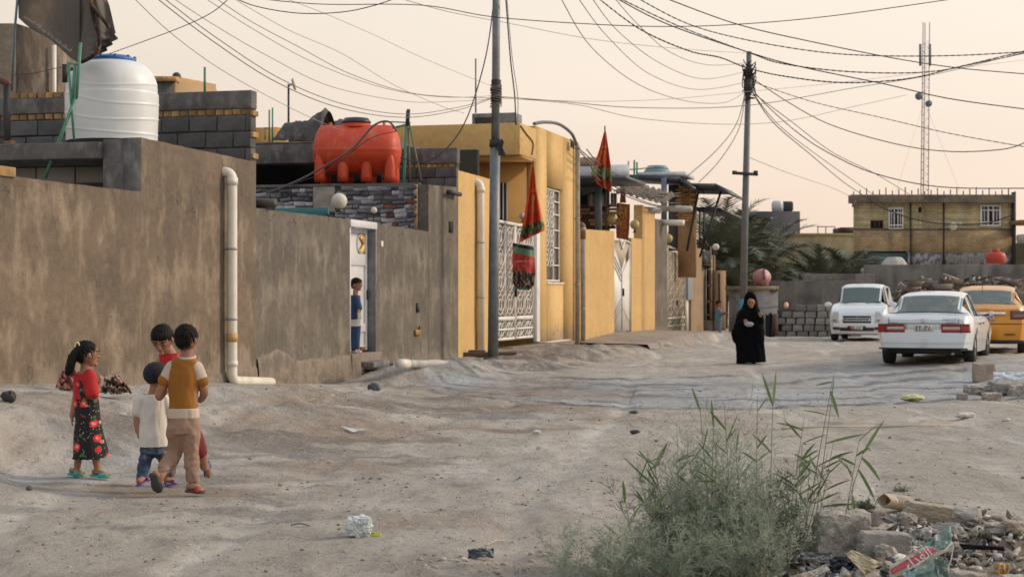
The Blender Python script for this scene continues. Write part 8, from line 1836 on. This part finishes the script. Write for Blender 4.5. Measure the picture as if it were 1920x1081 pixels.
for i in range(26):
 x,y=(2.62+rr.gauss(0,.42),9.62+rr.gauss(0,.36))if i<20 else(1.95+rr.gauss(0,.2),8.95+rr.gauss(0,.12));sc=rr.uniform(.6,1.75)
 inst('broken_concrete',rr.choice(cm_),Matrix.Translation((x,y,gz1(x,y)+.02*sc))@Euler((rr.uniform(-.4,.4),rr.uniform(-.4,.4),rr.uniform(0,6))).to_matrix().to_4x4()@Matrix.Scale(sc,4),label='palm sized pale piece of broken concrete in the rubble heap',cat='rubble',group='palm sized pieces in the rubble heap',kind='thing')
cc=GP(1680,962);t=thing('crushed_container','cream ribbed plastic container lying open with a rusty brown mouth','container',cc);fr_=FR(cc.x+.01,cc.y+.05,cc.z+.075,42)@Matrix.Rotation(rad(100),4,'Y')@Matrix.Rotation(rad(24),4,'X')
k=MB(fr_);V=[];nn=28
pr=[(-.10+.2*i/40,.062+.004*math.sin(i*1.5)*(i>12))for i in range(41)]
k.grid(lambda u,v:(pr[int(round(v*40))][1]*math.cos(2*math.pi*u)*.8,pr[int(round(v*40))][1]*math.sin(2*math.pi*u)*(1.05 if v>.3 else 1.2),pr[int(round(v*40))][0]+.014*math.sin(6*math.pi*u)*(1-v)),36,40);k.build('shell',mat('cream_ribbed_plastic',(.50,.42,.31),.55,c2=(.40,.32,.22),sc=9),t,solid=.003)
k=MB(fr_);k.grid(lambda u,v:(.058*.8*v*math.cos(2*math.pi*u),.066*v*math.sin(2*math.pi*u),-.055+.02*float(vnoise(u*9,v*4,3))),24,6);k.build('rusty_inside',mat('rust_inside',(.22,.085,.03),.95,c2=(.10,.05,.03),sc=30,c3=(.35,.3,.26),sc3=20),t)
k=MB(fr_);k.lathe([(.052,.1),(.001,.102)],(0,0,0),20,.8,1.0,cap=False);k.build('base_disc',mat('cream_ribbed_plastic',(.5,.4,.3),.5),t)
cc=GP(1826,1006);k=MB(FR(cc.x,cc.y,cc.z+.02)@Matrix.Rotation(rad(60),4,'X')@Matrix.Rotation(rad(25),4,'Y'));k.lathe([(.012,0),(.024,.0),(.026,.05),(.022,.055),(.012,.05),(.012,.0)],(0,0,0),20,cap=False);k.build('pipe_ring',PVCG,None,label='grey plastic pipe ring with dark hole on the right slope of the heap',cat='pipe',kind='thing')
cc=GP(1864,1068);k=MB(FR(cc.x,cc.y,cc.z,14));k.box(-.02,.02,-.015,.015,0,.05);k.build('tin_box',mat('pale_tin',(.45,.45,.43),.4),None,bevel=.004,label='tiny pale tin between speckled block and cup',cat='tin',kind='thing')
cc=GP(1900,1072);k=MB(FR(cc.x,cc.y,cc.z+.03)@Matrix.Rotation(rad(80),4,'Y'));k.lathe([(.024,-.05),(.032,.06),(.028,.06),(.02,-.045)],(0,0,0),20,cap=False);k.build('plastic_cup',mat('clear_cup',(.55,.55,.50),.4),None,label='dusty white plastic cup on its side at the right edge',cat='cup',kind='thing')
sheet(1866,1892,1056,1076,mat('orange_wrapper',(.50,.26,.04),.5,c2=(.5,.5,.46),sc=25,lo=.5,hi=.52,c3=(.25,.03,.02),sc3=20,lo3=.55,hi3=.57),'orange white and red food wrapper beside the cup','food_wrapper','wrapper',21,.03,.5,nu=10,nv=8)
chunk(1756,1774,974,990,mat('white_lump',(.55,.48,.44),.8),'small white lump of tissue above the printed bag',seed=31,amp=.2,name='tissue',cat='tissue');chunk(1812,1820,981,988,mat('red_bit',(.45,.05,.07),.6),'tiny red plastic bit on the slope',seed=33,amp=.2,name='plastic_bit',cat='plastic bit',sub=2)
chunk(1630,1640,912,926,mat('foam_white',(.6,.6,.57),.7),'small white foam ball on the ground behind the reeds',seed=35,amp=.1,boxy=0,name='foam_ball',cat='foam ball',sub=3)
pb=thing('printed_plastic_bag','crumpled green plastic bag with a red band and white Arabic lettering','plastic bag',GP(1730,1078))
Yb=GP(1730,1075).y-.08
def bagsheet(nm,poly,m,seed,amp,dY=0.0,nu=26,nv=20):
 k=MB()
 def fn(u,v):
  (x0,y0),(x1,y1),(x2,y2),(x3,y3)=poly;px=(x0*(1-u)+x1*u)*(1-v)+(x3*(1-u)+x2*u)*v;py=(y0*(1-u)+y1*u)*(1-v)+(y3*(1-u)+y2*u)*v
  n=float(fbm(u*4+seed,v*4,seed,3))-.5;return P(px,py,Yb+dY+(1081-py)/96*.16+n*amp)
 k.grid(fn,nu,nv);return k.build(nm,m,pb,smooth=True,solid=.0015)
BGN=mat('bag_green',(.10,.18,.165),.45,c2=(.18,.25,.23),sc=12,c3=(.34,.38,.34),sc3=18,str3=(1,1,1),lo3=.56,hi3=.66);BWT=mat('bag_white',(.48,.46,.42),.45,c2=(.36,.35,.32),sc=12)
BRD=mat('bag_red',(.42,.06,.08),.5,c2=(.33,.06,.07),sc=14)
bagsheet('bag_top',[(1752,1004),(1782,984),(1786,1024),(1752,1030)],BGN,3,.03);bagsheet('bag_corner',[(1742,1010),(1768,992),(1768,1028),(1728,1024)],BGN,13,.03,.01)
bagsheet('white_border',[(1668,1060),(1734,1022),(1790,1026),(1668,1086)],BWT,5,.02,.01)
bagsheet('red_band',[(1670,1066),(1738,1026),(1760,1030),(1672,1076)],BRD,6,.012,-.012)
bagsheet('green_body',[(1700,1074),(1756,1042),(1776,1100),(1700,1100)],BGN,8,.04,-.01);bagsheet('side_gusset',[(1752,1046),(1782,1050),(1776,1100),(1762,1100)],mat('bag_dark_green',(.05,.09,.07),.5,c2=(.25,.28,.2),sc=30,lo=.58,hi=.6),9,.02,-.015);bagsheet('blue_patch',[(1696,1074),(1716,1070),(1714,1090),(1694,1090)],mat('bag_blue',(.12,.28,.34),.5),10,.01,-.02)
def flat_text(s_,px,py,w,rot,m,par,Y,nm='lettering'):
 me=text_mesh(s_,1.0,.002);xv=[v.co.x for v in me.vertices];yv=[v.co.y for v in me.vertices];q=w*Y/F/(max(xv)-min(xv));c=P(px,py,Y)
 me.transform(Matrix.Translation(c)@Matrix.Rotation(rad(-20),4,'X')@Matrix.Rotation(rad(90),4,'X')@Matrix.Rotation(rad(rot),4,'Z')@Matrix.Diagonal((q,q*1.15,q,1)).to_4x4()@Matrix.Translation((-(max(xv)+min(xv))/2,-(max(yv)+min(yv))/2,0)))
 me.transform(MW[par.name].inverted());me.materials.append(m);o=bpy.data.objects.new(nm,me);COL.objects.link(o);o.parent=par;MW[o.name]=MW[par.name];o['kind']='stuff'
flat_text(shape_ar('الغذاء'),1721,1046,56,33,mat('bag_letter',(.66,.64,.60),.5),pb,Yb+.02);flat_text(shape_ar('شركة'),1733,1031,18,33,mat('bag_letter',(.6,.6,.6),.5),pb,Yb+.035)
k=MB();k.tube(smooth_pts([P(1750,1026,Yb+.03),P(1768,1032,Yb+.0),P(1786,1018,Yb+.06),P(1783,1048,Yb+.02),P(1777,1062,Yb)]),.003,6);k.build('bag_seam',BWT,pb)
rr=random.Random(31);lm=[('litter_dark',(.035,.033,.03)),('litter_brown',(.24,.20,.16)),('litter_grey',(.36,.34,.31)),('litter_pale',(.60,.57,.52)),('litter_teal',(.16,.19,.18))]
for q,(nm,cc_)in enumerate(lm):
 k=MB()
 for i in range((300,600,700,380,50)[q]):
  a=rr.gauss(0,.48);b=rr.gauss(0,.5);x,y=2.55+a,9.62+b*.85
  if rr.random()<.35:x,y=1.75+rr.gauss(0,.25),9.0+rr.gauss(0,.2)
  z=gz1(x,y);L_=rr.uniform(.006,.034)*(1.5 if q==0 else 1);c=Vector((x,y,z+rr.uniform(0,.014)))
  d1=Vector((rr.gauss(0,1),rr.gauss(0,1),rr.gauss(0,.4))).normalized()*L_;d2=Vector((rr.gauss(0,1),rr.gauss(0,1),rr.gauss(0,.6))).normalized()*L_*rr.uniform(.3,.9);d3=Vector((0,0,L_*rr.uniform(.15,.7)))
  k.add([c-d1-d2,c+d1-d2,c+d1+d2,c-d1+d2,c-d1-d2*.6+d3,c+d1*.7-d2+d3,c+d1+d2*.7+d3,c-d1*.8+d2+d3],[(0,3,2,1),(4,5,6,7),(0,1,5,4),(1,2,6,5),(2,3,7,6),(3,0,4,7)])
 o=k.build(nm.replace('litter','rubble_litter'),mat(nm,cc_,.85,fine=.15),None,label='mixed small shards of rubble and litter covering the heap',cat='rubble litter',kind='stuff')
for i,(p0,p1,m_,lb_)in enumerate((((1510,1042),(1546,1022),'pale_wood','pale stick poking out left of the big lump'),((1700,986),(1765,1012),'pale_wood','bent pale cane lying across the heap'),((1788,1000),(1818,1026),'slate','dark blue grey strip sliding down behind the bag'),((912,1025),(946,1017),'pale_wood','pale stick on the ground above the grey rag'),((545,987),(580,988),'dull_teal','thin teal strip lying on the sand left of the white bag'))):
 a,b=GP(*p0),GP(*p1);b.z=max(b.z,a.z)+.012 if i<3 else b.z;MB().tube(smooth_pts([a+Vector((0,0,.012)),a.lerp(b,.5)+Vector((0,.02,.022)),b+Vector((0,0,.012))]),.005,6).build('stick',mat(m_,{'pale_wood':(.42,.35,.24),'slate':(.06,.08,.10),'dull_teal':(.08,.16,.14)}[m_],.8),None,label=lb_,cat='stick',kind='thing')
c0=GP(1250,1040);t=thing('corrugated_cardboard','brown corrugated cardboard piece half hidden in the shrub','cardboard',c0);k=MB();k.grid(lambda u,v:(c0.x-.13+.26*u,c0.y-.25+.10*v+.004*math.sin(v*95),c0.z+.02+.13*v+.01*math.sin(u*3)),4,90);k.build('ribbed_face',mat('brown_corrugated',(.24,.17,.12),.9,c2=(.17,.12,.09),sc=9),t,solid=.004)
# litter on the lane
chunk(648,696,968,1004,mat('white_bag_plastic',(.60,.66,.66),.4,c2=(.50,.56,.55),sc=10,c3=(.40,.38,.28),sc3=7,lo3=.6,hi3=.75),'knotted white plastic bag on the sand in the foreground',seed=43,boxy=.35,amp=.30,fq=1.5,name='plastic_bag',cat='plastic bag',sub=5)
sheet(690,714,997,1004,mat('lime_wrapper',(.50,.50,.05),.5),'lime yellow wrapper beside the knotted white bag','wrapper','wrapper',25,.012,.9,nu=10,nv=6)
sheet(878,926,1032,1049,mat('slate_plastic',(.10,.13,.16),.4,c2=(.2,.22,.24),sc=14),'slate grey crumpled plastic on the clods at the lower edge','plastic_scrap','plastic scrap',27,.05,.9,nu=18,nv=10,zoff=.01)
sheet(634,686,799,812,mat('white_scrap',(.60,.58,.56),.6),'flat white scrap of plastic on the lane below the door','plastic_scrap','plastic scrap',28,.02,3,poly=((634,799),(648,802),(686,808),(660,812)),nu=12,nv=6,zoff=.015)
for i,(x0,x1,y0,y1,cc_,lb_,nm)in enumerate(((998,1014,803,810,(.62,.58,.54),'small white scrap in the middle of the lane','paper_scrap'),(1182,1200,803,810,(.03,.035,.05),'small dark blue scrap in the lane left of the reeds','plastic_scrap'),(1692,1736,737,749,(.50,.50,.24),'pale yellow plastic bag lying before the white car','plastic_bag'),(1794,1832,778,788,(.55,.53,.50),'dirty white bag lying left of the dark streak','plastic_bag'),(1880,1896,781,787,(.55,.52,.48),'crumpled white tissue by the dark streak','tissue'),(690,712,715,731,(.07,.09,.12),'dark blue bottle lump lying before the doorstep','bottle'),(0,28,735,755,(.03,.03,.032),'black scrap of cloth on the bank at the left edge','cloth_scrap'),(1180,1196,766,772,(.1,.09,.08),'little dark clod in the lane','clod'),(222,236,765,771,(.55,.52,.48),'white paper bit on the bank behind the girl','paper_scrap'),(48,60,908,916,(.12,.11,.10),'grey pebble at the lower left','pebble'))):
 chunk(x0,x1,y0,y1,mat('scrap_%d'%i,cc_,.65),lb_,seed=50+i,boxy=.1,amp=.25,name=nm,cat=nm.replace('_',' '),sub=3,depth=.7)
for i,(poly,c1,c2,lb_)in enumerate(((((118,698),(142,694),(160,738),(104,728)),(.36,.15,.13),(.25,.10,.09),'faded pink rag heaped against the wall behind the girl'),(((182,712),(202,708),(214,740),(176,736)),(.42,.40,.38),(.12,.12,.13),'white and black checked rag between the girl and boys'),(((200,716),(222,706),(248,738),(206,740)),(.38,.24,.19),(.03,.03,.03),'pinkish rag with dark stripe at the wall foot'))):
 a_=GP(175,738);sheet(poly[3][0],poly[2][0],poly[0][1],max(p[1]for p in poly),mat('rag_%d'%i,c1,.9,c2=c2,sc=9,lo=.48,hi=.56),lb_,'rag','rag',60+i,.16,1.0,poly=poly,nu=30,nv=20,Yf=a_.y-.1,solid=.008)
chunk(1829,1866,688,719,CONT,'square grey brown block standing on the small rubble pile',seed=71,boxy=.97,amp=.04,name='concrete_block',cat='block',dz=-.02);chunk(1868,1930,688,706,CONG,'long dark block lying at the right edge of the pile',seed=72,boxy=.95,amp=.05,name='concrete_block',cat='block',dz=.02)
sheet(1862,1925,700,714,mat('blue_white_sheet',(.50,.55,.60),.5),'bluish white sheet on the small rubble pile','sheet','sheet',73,.05,1.5,zoff=.02)
for i,(x0,x1,y0,y1,lb_)in enumerate(((1812,1862,718,736,'flat dark chunk under the square block'),(1858,1902,712,734,'mossy angular chunk right of the square block'),(1895,1930,716,738,'rough chunk at the right edge of the pile'),(1796,1816,734,746,'small reddish chunk left in front of the pile'),(1845,1880,734,748,'low chunk at the foot of the pile'))):
 chunk(x0,x1,y0,y1,CONR if i!=1 else CONG,lb_,seed=80+i,amp=.16,boxy=.7)
for i,(x0,y0,x1,y1,lb_)in enumerate(((1465,806,1640,800,'thin pale batten lying on the lane behind the reeds'),(1640,801,1790,797,'second pale batten lying on the lane right of the reeds'),(575,736,626,741,'short board lying at the bank edge under the wall'),(1098,652,1170,655,'pale kerb slab lying on the sidewalk by the low ochre wall'))):
 a,b=GP(x0,y0),GP(x1,y1);d=b-a;k=MB();k.tube([a+Vector((0,0,.012)),a.lerp(b,.5)+Vector((0,.05,.02)),b+Vector((0,0,.012))],.015,4);k.build('batten',mat('pale_batten',(.45,.39,.31),.85),None,label=lb_,cat='batten',kind='thing')
